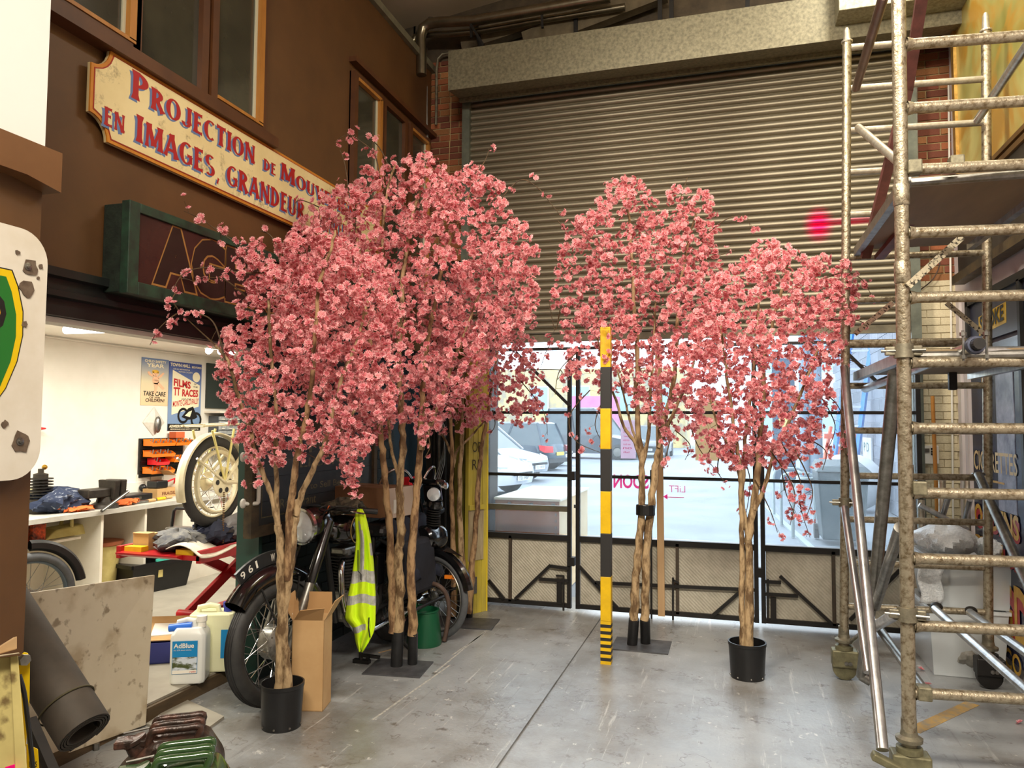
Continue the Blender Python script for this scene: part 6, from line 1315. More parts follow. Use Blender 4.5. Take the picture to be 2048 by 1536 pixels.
fb(MB().torus(c, (0, 1, 0), R_+.03, .055, 40, 9, .058, a0=math.radians(-192), a1=math.radians(-41), xr=(1, 0, 0)), 'front_mudguard', M_bk, smooth=True)
gp = MB(); tm = MB()
prof = []
for k in range(13):
    a = math.radians(56+k*56/12); prof.append(((R_+.085)*math.cos(a)-0, (R_+.085)*math.sin(a)+R_, (R_+.155)*math.cos(a), (R_+.155)*math.sin(a)+R_))
poly = [(p[0], p[1]) for p in prof]+[(p[2], p[3]) for p in reversed(prof)]
gp.prism(poly, (0, -.008, 0), (1, 0, 0), (0, 0, 1), (0, .016, 0)); fb(gp, 'number_plate', M_bk2)
for i, ch_ in enumerate('961 WWR'):
    if ch_ == ' ': continue
    a = math.radians(60+i*7.0); o_ = V(((R_+.1)*math.cos(a), .009, (R_+.1)*math.sin(a)+R_)); v_ = V((math.cos(a), 0, math.sin(a))); u_ = V((-math.sin(a), 0, math.cos(a)))
    tm = MB(); text(tm, ch_, o_-u_*.013, u_, v_, .03 if ch_ != '1' else .013, .04, .01); fb(tm, 'plate_character', mat('plate_white', S(230, 228, 215), None, rough=.5))
# headlamp casing and bars
fb(MB().lathe((-.38, 0, .93), (1, 0, -.08), [(0, -.03), (.08, -.02), (.105, .03), (.11, .12), (.1, .15)], 28), 'headlamp_casing', M_bk, smooth=True)
fb(MB().lathe((-.23, 0, .918), (1, 0, -.08), [(.1, -.01), (.108, .0), (.106, .02), (.095, .026)], 28), 'headlamp_rim', M_chrome, smooth=True)
fb(MB().lathe((-.212, 0, .917), (1, 0, -.08), [(.096, 0), (.07, .02), (0, .03)], 24), 'headlamp_glass', M_lamp, smooth=True)
for s_ in (-1, 1):
    fb(MB().tube(smooth_line([(-.38, 0, 1.0), (-.39, .08*s_, 1.0), (-.37, .16*s_, 1.0), (-.43, .22*s_, .99), (-.48, .26*s_, .98)], 4), .011, 10), 'handlebar', M_chrome if s_ < 0 else M_bk2, smooth=True)
    fb(MB().tube([(-.45, .235*s_, .985), (-.53, .30*s_, .97)], .017, 12), 'grip', M_blk, smooth=True)
    fb(MB().tube(smooth_line([(-.42, .19*s_, .99), (-.38, .23*s_, .985), (-.41, .30*s_, .97)], 3), .006, 8), 'brake_lever', M_chrome, smooth=True)
    fb(MB().lathe((-.40, .19*s_, .99), (0, 1, 0), [(.0, -.02), (.022, -.02), (.022, .02), (0, .02)], 12), 'lever_clamp', M_bk2)
cbm = MB()
for k, (y_1, z_) in enumerate(((.22, 1.0), (-.22, 1.0), (.1, 1.0))): cbm.tube(smooth_line([(-.42, y_1, z_), (-.31, y_1*.8, 1.02), (-.31, y_1*.3, .96), (-.44, 0, .85)], 5), .005, 6)
fb(cbm, 'control_cables', M_blk)
fb(MB().tube(smooth_line([(-.38, .08, 1.0), (-.34, .1, 1.02), (-.33, .08, .97), (-.36, .03, .96)], 4), .004, 6), 'copper_wire', mat('copper', S(190, 96, 50), None, rough=.3, metal=.8))
# frame, tank, engine (rigid with the frame)
def bb(mb_, name, m_, **k): return mb_.build(name, m_, mc, local=True, **k)
bb(MB().tube([(-.44, 0, .8), (-.56, 0, .3)], .018, 10), 'down_tube', M_bk2, smooth=True); bb(MB().tube([(-.45, 0, .86), (-.98, 0, .78)], .02, 10), 'top_tube', M_bk2, smooth=True)
bb(MB().tube([(-.98, 0, .78), (-.92, 0, .28)], .018, 10), 'seat_tube', M_bk2, smooth=True)
for s_ in (-1, 1): bb(MB().tube([(-.95, .05*s_, .75), (-WB+.1, .12*s_, .62), (-WB, .12*s_, R_)], .013, 8), 'rear_frame', M_bk2, smooth=True); bb(MB().tube([(-.9, .06*s_, .3), (-WB, .1*s_, R_)], .015, 8), 'swing_arm', M_bk2, smooth=True)
tk = MB(); nu, nv = 20, 14
def tankf(u, v):
    x = -.41-.46*u; a = 2*PI*v; e = math.sin(PI*min(max(u, .0), 1))**.45 if 0 < u < 1 else 0
    w = .135*e*(1-.25*u); h = .10*e*(1-.2*u); cz = .86-.02*u
    ca, sa = math.cos(a), math.sin(a); q = .75
    return V((x, w*abs(ca)**q*(1 if ca > 0 else -1), cz+h*abs(sa)**q*(1 if sa > 0 else -1)))
tk.grid(lambda u, v: tankf(v, u), nv, nu); bb(tk, 'fuel_tank', M_bk, smooth=True)
tm = MB(); text(tm, 'ROYAL', (-.565, .1275, .875), (-1, -.02, 0), (0, 0, 1), .12, .026, .01); text(tm, 'ENFIELD', (-.595, .1275, .84), (-1, -.02, 0), (0, 0, 1), .12, .024, .01); bb(tm, 'tank_lettering', mat('gold_leaf', S(200, 164, 90), None, rough=.4, metal=.4))
tm = MB(); tm.torus((-.60, .126, .862), (0, 1, 0), .088, .003, 32, 5); bb(tm, 'tank_lining', MATS['gold_leaf'])
bb(MB().lathe((-.6, 0, .955), (0, 0, 1), [(.03, -.01), (.032, .012), (0, .018)], 16), 'filler_cap', M_chrome, smooth=True)
bb(MB().hexa([(-.56, -.07, .3), (-.9, -.07, .26), (-.9, .07, .26), (-.56, .07, .3), (-.58, -.06, .48), (-.92, -.06, .46), (-.92, .06, .46), (-.58, .06, .48)]), 'crankcase', M_al, bevel=.02)
bb(MB().lathe((-.63, .07, .38), (0, 1, 0), [(0, 0), (.12, 0), (.118, .03), (.1, .05), (.05, .056), (0, .058)], 28), 'timing_cover', M_al, smooth=True)
bb(MB().lathe((-.8, .07, .36), (0, 1, 0), [(0, 0), (.1, 0), (.095, .03), (.06, .045), (0, .045)], 24), 'gearbox_cover', M_al, smooth=True)
for i in range(11): bb(MB().lathe((-.655+i*.0035, 0, .5+i*.019), (0, 0, 1), [(0, 0), (.082 if i < 8 else .095, 0), (.082 if i < 8 else .095, .006), (0, .006)], 18), 'cylinder_fin', M_iron)
bb(MB().tube([(-.655, 0, .48), (-.62, 0, .73)], .055, 14), 'cylinder', M_al); bb(MB().box((-.72, -.05, .7), (-.56, .05, .745)), 'rocker_box', M_al, bevel=.012)
bb(MB().tube(smooth_line([(-.59, .03, .68), (-.5, .07, .62), (-.5, .1, .4), (-.62, .13, .24), (-.9, .14, .23), (-1.1, .14, .25)], 4), .019, 12), 'exhaust_pipe', M_chrome, smooth=True)
bb(MB().tube([(-1.05, .15, .25), (-1.1, .15, .255), (-1.5, .16, .3), (-1.55, .16, .3)], [.02, .042, .042, .02], 16), 'silencer', M_chrome, smooth=True)
bb(MB().box((-.97, .02, .46), (-.86, .1, .66)), 'tool_box', M_bk, bevel=.015)
cR = V((-WB, 0, R_))
bb(MB().torus(cR, (0, 1, 0), R_-.048, .046, 48, 12), 'rear_tyre', M_rubber, smooth=True); bb(MB().torus(cR, (0, 1, 0), R_-.092, .01, 48, 8, .026), 'rear_rim', M_chrome, smooth=True)
sp_ = MB()
for i in range(36):
    a = 2*PI*i/36; s_ = 1 if i % 2 else -1; a2 = a+(.75 if (i//2) % 2 else -.75); sp_.tube([(cR.x+.08*math.cos(a2), .045*s_, R_+.08*math.sin(a2)), (cR.x+(R_-.1)*math.cos(a), .006*s_, R_+(R_-.1)*math.sin(a))], .0023, 4, cap=False)
bb(sp_, 'rear_spokes', M_steel); bb(MB().lathe(cR+V((0, -.06, 0)), (0, 1, 0), [(0, 0), (.08, 0), (.085, .1), (.05, .12), (0, .12)], 24), 'rear_hub', M_al, smooth=True)
bb(MB().torus(cR, (0, 1, 0), R_+.03, .06, 40, 9, .065, a0=math.radians(-150), a1=math.radians(0), xr=(1, 0, 0)), 'rear_mudguard', M_bk, smooth=True)
bb(MB().hexa([(-.93, -.1, .76), (-1.5, -.12, .74), (-1.5, .12, .74), (-.93, .1, .76), (-.96, -.09, .84), (-1.48, -.12, .85), (-1.48, .12, .85), (-.96, .09, .84)]), 'seat', M_blk, bevel=.03)
bb(MB().hexa([(-1.0, .12, .36), (-1.42, .13, .36), (-1.42, .26, .36), (-1.0, .25, .36), (-1.0, .12, .72), (-1.4, .13, .72), (-1.4, .24, .72), (-1.0, .22, .72)]), 'pannier_bag', mat('black_canvas', S(22, 23, 30), S(32, 33, 42), 12, .9), bevel=.03)
fr_ = MB(); fr_.tube([(-1.0, .12, .3), (-1.42, .14, .3), (-1.45, .3, .3), (-1.0, .3, .3), (-1.0, .12, .3)], .012, 8); fr_.tube([(-1.2, .13, .3), (-1.2, .3, .3)], .01, 6); bb(fr_, 'crash_bar', M_iron, smooth=True)
bb(MB().tube([(-.92, .1, .25), (-1.0, .3, .02)], .012, 8), 'side_stand', M_iron); 
kp = thing('kick_pedal', 'small black forked iron stand on the floor under the yellow jacket', 'stand', onz(722, 1328)); c = onz(722, 1326)
MB().bar(c+V((0, 0, .01)), c+V((-.02, .02, .2)), .02).build('upright', M_iron, kp); MB().bar(c+V((-.05, -.0, .012)), c+V((.06, .0, .012)), .035, .022).build('foot', M_iron, kp); MB().bar(c+V((0, 0, .05)), c+V((.12, .02, .04)), .018).build('arm', M_iron, kp); MB().bar(c+V((.04, 0, .0)), c+V((.05, .0, .05)), .02).build('lug', M_iron, kp)
# grey cloth on the tank and black jacket over the seat, cardboard box on the seat
WMc = WM[mc.name]
setp(blob(WMc @ V((-.60, .02, .952)), .12, .11, .05, 21, .3, 20, 10).build('camouflage_cloth', mat('camo_cloth', S(104, 96, 78), S(62, 58, 50), 18, .95, mix=(.42, .56)), smooth=True), 'mottled grey brown cloth bundled on the tank of the black motorcycle', 'cloth')
jk = MB()
def jf(u, v):
    x = -1.0-.5*u; t_ = v; y = .03+.2*t_+.03*math.sin(u*9)*t_; z = .86-.02*u-max(0, t_-.35)*.62+.02*math.sin(u*14+v*5)
    return WMc @ V((x-.04*t_, y, z))
jk.grid(jf, 18, 14); setp(jk.build('navy_jacket', mat('black_navy_cloth', S(18, 20, 34), S(28, 30, 46), 9, .8), smooth=True, solid=.012), 'black navy jacket draped over the side of the motorcycle seat', 'jacket')
b0 = WMc @ V((-1.02, .06, .868)); cz0 = at(627, 1060, 4.55); t = thing('brown_carton', 'large closed brown cardboard box on the seat of the black motorcycle', 'box', b0)
Mz = Matrix.Translation(V((-2.33, 4.72, .872))) @ Matrix.Rotation(math.radians(-8), 4, 'Z')
p_l = at(632, 1050, 4.72); wbx = .44
MB().box((-.31, -.15, 0), (.15, .15, .2)).xf(Mz).build('carton', mat('brown_kraft', S(138, 98, 66), S(126, 88, 58), 5, .8), t, bevel=.003)
MB().box((.1505, -.15, 0), (.153, .15, .2)).xf(Mz).build('pale_side', mat('pale_card', S(196, 178, 160), None, rough=.8), t); MB().box((.1535, -.1, .03), (.155, -.02, .12)).xf(Mz).build('paper_label', M_white, t)
MB().box((-.31, -.006, .2), (.15, .006, .2015)).xf(Mz).build('tape', mat('packing_tape', S(150, 116, 80), None, rough=.3), t)
# hi-vis jacket hanging from the right grip
hv = thing('hi_vis_jacket', 'fluorescent yellow hi-vis vest with silver bands hanging from the motorcycle handlebar', 'vest', at(722, 1280, 4.0)); DV = depth(WMc @ SM @ V((-.50, .28, .98)))-.05
rowsL = [(1018, 716, 724), (1030, 711, 730), (1045, 711, 734), (1080, 713, 741), (1120, 709, 746), (1160, 703, 749), (1200, 694, 751), (1235, 690, 751), (1250, 705, 750), (1265, 710, 746), (1280, 712, 738), (1292, 716, 730), (1300, 719, 724)]
def interp(y):
    for (a, b) in zip(rowsL[:-1], rowsL[1:]):
        if a[0] <= y <= b[0]: k = (y-a[0])/(b[0]-a[0]); return a[1]+(b[1]-a[1])*k, a[2]+(b[2]-a[2])*k
    return rowsL[-1][1:]
hm = MB(); nu, nv = 22, 46
M_hv = mat('hi_vis_yellow', S(206, 240, 20), None, rough=.7, emit=None); M_rf = mat('reflective_band', S(206, 206, 200), S(170, 170, 166), 30, .4, .2)
vs = []
for j in range(nv+1):
    y = 1018+(1300-1018)*j/nv; l_, r_ = interp(y)
    for i in range(nu+1):
        u = i/nu; bulge = math.sin(PI*u)*.05*min(1, j/6); fold = .018*math.sin(u*15+math.sin(j*.12)*1.2)*min(1, j/12)
        vs.append(at(l_+(r_-l_)*u, y+4*math.sin(u*7+1)*(j/nv), DV-bulge-fold))
fs, ms = [], []
for j in range(nv):
    yy = 1018+(1300-1018)*(j+.5)/nv
    for i in range(nu):
        u = (i+.5)/nu; fs.append((j*(nu+1)+i, j*(nu+1)+i+1, (j+1)*(nu+1)+i+1, (j+1)*(nu+1)+i))
        band = (1143 < yy < 1163) or (1187 < yy < 1211) or (1252 < yy < 1264 and u < .6) or (.3 < u < .52 and 1040 < yy < 1143 and u < .3+.25*(yy-1020)/60) or (u > .86 and 1085 < yy < 1110)
        ms.append(1 if band else 0)
hm.v = [tuple(p) for p in vs]; hm.f = fs; hm.m = ms
hm.build('vest_body', [M_hv, M_rf], hv, smooth=True, solid=.008)
MB().tube([at(716+.0*i, 1100+i*6, DV-.075) if i < 8 else at(722, 1148+(i-8)*4, DV-.08) for i in range(12)], .003, 6).build('black_cord', M_blk, hv)
MB().tube([at(x, y, DV-.05) for x, y in ((738, 1235), (737, 1255), (740, 1275))], .004, 6).build('black_edging', M_blk, hv)
# tall open carton
c = onz(600, 1428); t = thing('tall_carton', 'tall open cardboard box standing on the floor behind the black pot', 'box', onz(620, 1420)); q0, q1 = onz(586, 1421), onz(648, 1421)
Mz = Matrix.Translation(onz(622, 1412)) @ Matrix.Rotation(math.radians(14), 4, 'Z'); w, d, h = .085, .075, .47
kc, kc2 = mat('carton_kraft', S(196, 160, 112), S(184, 146, 98), 4, .85), mat('carton_inside', S(170, 132, 86), None, rough=.9)
for a_, b_ in (((-w, -d, 0), (w, -d+.004, h)), ((-w, d-.004, 0), (w, d, h)), ((-w, -d, 0), (-w+.004, d, h)), ((w-.004, -d, 0), (w, d, h)), ((-w, -d, 0), (w, d, .004))): MB().box(a_, b_).xf(Mz).build('side', kc, t)
def flap(p0, p1, p2, p3, m_=kc2): MB().add([p0, p1, p2, p3], [(0, 1, 2, 3)]).xf(Mz).build('flap', m_, t, solid=.004)
flap((-w+.01, -d, h), (w-.01, -d, h), (w+.015, -d-.05, h+.075), (.0-.03, -d-.05, h+.06)); flap((-w, d, h), (w, d, h), (w-.01, d+.02, h+.11), (-w+.01, d+.02, h+.11)); flap((-w, -d, h), (-w, d, h), (-w-.04, d, h+.12), (-w-.06, -d, h+.1), kc); flap((w, -d, h), (w, d, h), (w+.06, d, h+.1), (w+.055, -d, h+.1), kc)
MB().add([(-w-.008, -d+.02, h+.02), (-w-.008, d-.03, h+.02), (-w-.048, d-.03, h+.1), (-w-.062, -d+.02, h+.09)], [(0, 1, 2, 3)]).xf(Mz).build('paper_label', M_white, t, solid=.006)
# green watering can
c = onz(845, 1297); t = thing('green_can', 'dark green plastic watering can on the floor behind the steel plate', 'can', c); M_gr = mat('green_plastic', S(16, 80, 50), None, rough=.35)
c = c+V((-.03, .1, 0)); MB().lathe(c, (0, 0, 1), [(0, 0), (.115, 0), (.12, .02), (.095, .22), (.1, .225), (.1, .235), (.09, .235), (.09, .2), (0, .19)], 28).build('can_body', M_gr, t, smooth=True)
MB().tube(smooth_line([c+V((-.02, -.08, .1)), c+V((.0, -.14, .2)), c+V((-.03, -.1, .3)), c+V((-.05, 0, .24))], 4), .014, 10).build('handle', M_gr, t, smooth=True)
# bent rubber tube standing in front of the moped wheel
setp(MB().tube(smooth_line([onz(888, 1285)+V((0, 0, .01)), at(893, 1260, 5.15), at(898, 1220, 5.15), at(893, 1190, 5.15), at(878, 1172, 5.15), at(858, 1167, 5.2), at(838, 1172, 5.3)], 6), .016, 10).build('bent_tube', mat('brown_rubber', S(86, 66, 54), S(66, 50, 42), 10, .6), smooth=True), 'brown curved tube arching over the floor in front of the moped wheel', 'tube')
setp(MB().bar(onz(757, 1306), onz(795, 1296), .008, .006).build('wood_offcut', mat('pale_timber', S(196, 164, 122))), 'thin pale stick lying on the floor beside the steel plate', 'stick')
# ============================================================ MOPED
fw = onz(872, 1276); hw_ = V((.93, -.36, 0)).normalized(); bd_ = V((.42, -.90, 0)).normalized(); Rm = .29
mp = thing('black_moped', 'black moped with engine over its front wheel, behind the tallest tree trunks', 'moped', fw); cW = fw+V((0, 0, Rm)); nrm = V((-hw_.y, hw_.x, 0))
MB().torus(cW, nrm, Rm-.024, .024, 48, 10).build('front_tyre', mat('dusty_tyre', S(70, 72, 74)), mp, smooth=True); MB().torus(cW, nrm, Rm-.052, .007, 48, 8, .016).build('front_rim', M_steel, mp, smooth=True)
sp_ = MB()
for i in range(32):
    a = 2*PI*i/32; s_ = 1 if i % 2 else -1; a2 = a+(.6 if (i//2) % 2 else -.6); sp_.tube([cW+(hw_*math.cos(a2)+UZ*math.sin(a2))*.035+nrm*.03*s_, cW+(hw_*math.cos(a)+UZ*math.sin(a))*(Rm-.055)], .002, 4, cap=False)
sp_.build('front_spokes', M_steel, mp); MB().lathe(cW-nrm*.04, nrm, [(0, 0), (.04, 0), (.04, .02), (.02, .03), (.02, .06), (.04, .07), (.04, .08), (0, .08)], 16).build('front_hub', M_al, mp, smooth=True)
hA = cW+V((0, 0, .72))-hw_*.2
for s_ in (-1, 1): MB().tube([cW+nrm*.06*s_, cW+nrm*.05*s_+V((0, 0, .42))-hw_*.12, hA], .012, 8).build('fork_leg', M_bk, mp, smooth=True)
MB().torus(cW, nrm, Rm+.02, .035, 30, 8, .035, a0=math.radians(-35), a1=math.radians(75), xr=UZ).build('mudguard', M_bk, mp, smooth=True)
tp = cW+hw_*.1+V((0, 0, Rm+.04)); MB().add([tp+nrm*.035, tp-nrm*.035, tp+hw_*.15+V((0, 0, -.03)), tp+V((0, 0, .03))], [(0, 1, 2), (0, 2, 3), (1, 3, 2), (0, 3, 1)]).build('mudguard_tip', M_bk, mp)
eC = cW+V((0, 0, Rm+.12))-hw_*.04-nrm*.02
MB().lathe(eC-nrm*.09, nrm, [(0, 0), (.075, 0), (.09, .015), (.092, .06), (.085, .08), (.085, .13), (.09, .15), (.08, .18), (0, .185)], 28).build('engine_case', M_bk, mp, smooth=True)
for i in range(7): MB().lathe(eC+V((0, 0, .09+i*.017))+hw_*.02, (hw_*.15+UZ), [(0, 0), (.05, 0), (.05, .006), (0, .006)], 14).build('cylinder_fin', M_iron, mp)
MB().lathe(eC+V((0, 0, .21))+hw_*.03, (hw_*.15+UZ), [(0, 0), (.055, 0), (.06, .02), (.055, .05), (0, .055)], 18).build('cylinder_cap', M_bk, mp, smooth=True)
hl = eC+V((0, 0, .31))+hw_*.05; MB().hexa([hl+nrm*a_+hw_*b_+UZ*c_ for a_, b_, c_ in ((-.045, -.08, -.06), (.045, -.08, -.06), (.05, .02, -.055), (-.05, .02, -.055), (-.045, -.1, .06), (.045, -.1, .06), (.05, .0, .06), (-.05, .0, .06))]).build('headlamp_casing', M_bk, mp, bevel=.012)
ldir = V((.1, -1, -.05)).normalized(); MB().lathe(hl+V((.0, -.05, 0)), ldir, [(.048, 0), (.045, .02), (.02, .03), (0, .032)], 18).build('headlamp_glass', M_lamp, mp, smooth=True)
MB().hexa([hl+nrm*a_+hw_*b_+UZ*c_ for a_, b_, c_ in ((-.07, -.22, .07), (.07, -.22, .07), (.05, .06, .06), (-.05, .06, .06), (-.06, -.22, .1), (.06, -.22, .1), (.045, .04, .1), (-.045, .04, .1))]).build('top_tank', M_bk, mp, bevel=.015)
MB().lathe(hl+hw_*.07+UZ*.06, hw_, [(0, -.02), (.025, -.01), (.025, .02), (0, .03)], 14).build('knob', M_chrome, mp, smooth=True)
for s_ in (-1, 1):
    MB().tube(smooth_line([hA+V((0, 0, .0)), hA+nrm*.1*s_+V((0, 0, .14)), hA+nrm*.2*s_+V((0, 0, .17))-hw_*.03, hA+nrm*.27*s_-hw_*.09+V((0, 0, .1)), hA+nrm*.27*s_-hw_*.11+V((0, 0, .0))], 5), .011, 10).build('handlebar', M_chrome, mp, smooth=True)
    MB().tube([hA+nrm*.27*s_-hw_*.11+V((0, 0, .02)), hA+nrm*.27*s_-hw_*.12+V((0, 0, -.1))], .016, 10).build('grip', M_blk, mp)
rW = fw-bd_*.88+V((0, 0, Rm)); rn = V((-bd_.y, bd_.x, 0)); MB().torus(rW, rn, Rm-.024, .024, 40, 10).build('rear_tyre', M_rubber, mp, smooth=True); MB().torus(rW, rn, Rm-.052, .007, 40, 8, .016).build('rear_rim', M_steel, mp, smooth=True)
sp_ = MB()
for i in range(28):
    a = 2*PI*i/28; sp_.tube([rW+(bd_*math.cos(a+.4)+UZ*math.sin(a+.4))*.03+rn*.03*(1 if i % 2 else -1), rW+(bd_*math.cos(a)+UZ*math.sin(a))*(Rm-.055)], .002, 4, cap=False)
sp_.build('rear_spokes', M_steel, mp); MB().torus(rW, rn, Rm+.025, .04, 30, 8, .04, a0=math.radians(-100), a1=math.radians(60), xr=UZ).build('rear_mudguard', M_bk, mp, smooth=True)
MB().tube(smooth_line([hA-V((0, 0, .15)), fw-bd_*.35+V((0, 0, .3)), fw-bd_*.6+V((0, 0, .28)), rW], 5), .02, 10).build('frame_tube', M_bk, mp, smooth=True); MB().tube([fw-bd_*.62+V((0, 0, .28)), fw-bd_*.68+V((0, 0, .78))], .014, 8).build('seat_post', M_bk, mp)
MB().hexa([fw-bd_*.68+V((0, 0, .8))+rn*a_+bd_*b_+UZ*c_ for a_, b_, c_ in ((-.1, -.1, -.02), (.1, -.1, -.02), (.03, .15, -.02), (-.03, .15, -.02), (-.1, -.1, .03), (.1, -.1, .03), (.03, .15, .02), (-.03, .15, .02))]).build('saddle', M_blk, mp, bevel=.015)
c = cW+V((0, 0, .15))+hw_*.13; MB().box(c+V((-.04, -.01, -.012)), c+V((.04, .01, .012))).build('amber_reflector', mat('amber', S(220, 120, 30), None, rough=.3), mp)

# ============================================================ FOREGROUND LEFT
# pale board leaning in the opening
br, tr2 = onz(292, 1450), None; xb_, xt_ = -2.80, -2.86; pr = onx(292, 1450, xb_); pt = onx(310, 1150, xt_); pl = onx(200, 1482, xb_-.03); pt2 = onx(60, 1186, xt_-.02)
t = thing('pale_board', 'large stained pale board leaning on edge in the workshop opening', 'board', ((pr+pl)/2).to_tuple()[:2]+(0.02,))
d_h = (pr-pl).normalized(); yl = pt2.y; pbl = V((xb_-.05, yl, pl.z-(pl.y-yl)*((pr.z-pl.z)/(pr.y-pl.y)))); 
if pbl.z < .0: pbl.z = 0.
M_bd = mat('stained_board', S(206, 196, 172), S(196, 184, 158), 2.5, .7)
nt = M_bd.node_tree; N, L = nt.nodes, nt.links; src = N['Principled BSDF'].inputs['Base Color'].links[0].from_socket; tc = N.new('ShaderNodeTexCoord')
for sc_, lo, hi, col in ((5, .52, .64, S(160, 142, 112)), (16, .60, .68, S(104, 86, 62))):
    n_ = N.new('ShaderNodeTexNoise'); n_.inputs['Scale'].default_value = sc_; n_.inputs['Detail'].default_value = 6; L.new(tc.outputs['Object'], n_.inputs['Vector']); mr = N.new('ShaderNodeMapRange'); mr.inputs['From Min'].default_value = lo; mr.inputs['From Max'].default_value = hi; mr.inputs['To Max'].default_value = .7
    L.new(n_.outputs['Fac'], mr.inputs['Value']); mx = N.new('ShaderNodeMix'); mx.data_type = 'RGBA'; mx.inputs['B'].default_value = col; L.new(mr.outputs[0], mx.inputs['Factor']); L.new(src, mx.inputs['A']); src = mx.outputs['Result']
L.new(src, N['Principled BSDF'].inputs['Base Color'])
off = V((-.014, 0, 0)); MB().hexa([pbl, pr, pr+off, pbl+off, pt2, pt, pt+off, pt2+off]).build('board_face', M_bd, t, bevel=.003)
# kerb plate on the floor
p = [onz(366, 1400), onz(448, 1437), onz(392, 1478), onz(292, 1452), ]; pz = [q+V((0, 0, .004)) for q in p]
MB().add([*[tuple(q) for q in p], *[tuple(q+V((0, 0, .012))) for q in p]], [(3, 2, 1, 0), (4, 5, 6, 7), (0, 1, 5, 4), (1, 2, 6, 5), (2, 3, 7, 6), (3, 0, 4, 7)]).build('vinyl_offcut', M_vinyl).__setitem__('label', 'square grey vinyl flooring offcut lying on the floor beside the step')
bpy.data.objects['vinyl_offcut']['category'] = 'mat'
# rolled rubber mat: spiral roll leaning down towards us
a_ = at(168, 1466, 2.72); b_ = at(42, 1265, 2.9); 
rl = thing('rubber_roll', 'thick dark rubber matting rolled up and propped beside the pale board', 'mat', onz(160, 1525)); ax = (b_-a_).normalized()
x_ = ax.cross(UZ).normalized(); y_2 = ax.cross(x_); spn = 4.1; sh_ = MB(); npt = 84; Rr0, Rr1, th_ = .056, .096, .0065
vs = []; Lr = (b_-a_).length+.35
for i in range(npt+1):
    a = spn*2*PI*i/npt; r_ = Rr0+(Rr1-Rr0)*i/npt
    for (rr, l_) in ((r_, 0), (r_-th_, 0), (r_-th_, Lr), (r_, Lr)): vs.append(a_+(x_*math.cos(a)+y_2*math.sin(a))*rr+ax*l_)
fs = [tuple(i*4+q for q in (k, (k+1) % 4))+tuple((i+1)*4+q for q in ((k+1) % 4, k)) for i in range(npt) for k in range(4)]+[(3, 2, 1, 0), (npt*4, npt*4+1, npt*4+2, npt*4+3)]
M_rb = mat('grey_rubber', S(74, 66, 56), S(60, 54, 46), 6, .7); sh_.add(vs, fs); sh_.build('rolled_sheet', M_rb, rl, smooth=True)
MB().torus(a_+ax*.13, ax, Rr1+.001, .0035, 40, 6).build('binding_cord', mat('olive_cord', S(70, 64, 40), None, rough=.8), rl, smooth=True)
e0 = a_+x_*-.0; outer = spn*2*PI; dr_ = (x_*math.cos(outer)+y_2*math.sin(outer)); tg = (x_*-math.sin(outer)+y_2*math.cos(outer))
MB().obox(a_+dr_*(Rr1-th_)+ax*.01, ax*(Lr-.02), tg*.09-dr_*.02, dr_*th_).build('loose_edge', M_rb, rl)
# small angle iron and nut on the floor
setp(MB().lathe(onz(192, 1500)+V((0, 0, 0)), (0, 0, 1), [(0, 0), (.014, 0), (.014, .03), (0, .03)], 6).build('steel_nut', M_steel), 'small steel nut standing on the floor at the mouth of the rubber roll', 'nut')
setp(MB().bar(at(60, 1440, 2.5), at(112, 1560, 2.4), .03, .03).build('iron_angle', M_iron), 'short dark iron bar leaning between the cream cabinet and rubber roll', 'bar')
# cream steel cabinet end with yellow bracket, cable and timber offcut
D0 = 1.75
cr = thing('cream_cabinet', 'chipped cream steel cabinet edge with yellow bracket at the far left foreground', 'cabinet', onz(20, 1700)); M_crm = mat('chipped_cream', S(226, 210, 138), S(206, 190, 122), 6, .5); 
nt = M_crm.node_tree; N, L = nt.nodes, nt.links; n_ = N.new('ShaderNodeTexNoise'); n_.inputs['Scale'].default_value = 9; n_.inputs['Detail'].default_value = 8; tc = N.new('ShaderNodeTexCoord'); L.new(tc.outputs['Object'], n_.inputs['Vector']); mr = N.new('ShaderNodeMapRange'); mr.inputs['From Min'].default_value = .62; mr.inputs['From Max'].default_value = .68
L.new(n_.outputs['Fac'], mr.inputs['Value']); mx = N.new('ShaderNodeMix'); mx.data_type = 'RGBA'; mx.inputs['B'].default_value = S(130, 110, 70); L.new(mr.outputs[0], mx.inputs['Factor']); L.new(N['Principled BSDF'].inputs['Base Color'].links[0].from_socket, mx.inputs['A']); L.new(mx.outputs['Result'], N['Principled BSDF'].inputs['Base Color'])
def slab(pts, D, th, name, m_, parent, bevel=.002):
    A_ = [at(x, y, D) for x, y in pts]; w_ = ray(pts[0][0], pts[0][1]).normalized()*th; n_ = len(A_)
    return MB().add([tuple(q) for q in A_]+[tuple(q+w_) for q in A_], [tuple(range(n_)), tuple(range(2*n_-1, n_-1, -1))]+[(i, i+n_, (i+1) % n_+n_, (i+1) % n_) for i in range(n_)]).build(name, m_, parent, bevel=bevel)
zt3 = at(36, 1311, D0).z
slab([(-90, 1325), (20, 1313), (52, 1560), (40, 1760), (-90, 1760)], D0, .25, 'side_panel', M_crm, cr); slab([(20, 1313), (36, 1311), (56, 1560), (66, 1760), (40, 1760)], D0-.012, .06, 'corner_post', M_crm, cr)
slab([(-90, 1322), (38, 1305), (40, 1307), (-90, 1328)], D0-.03, .3, 'top_sheet', mat('pale_sheet', S(190, 176, 146), None, rough=.6), cr)
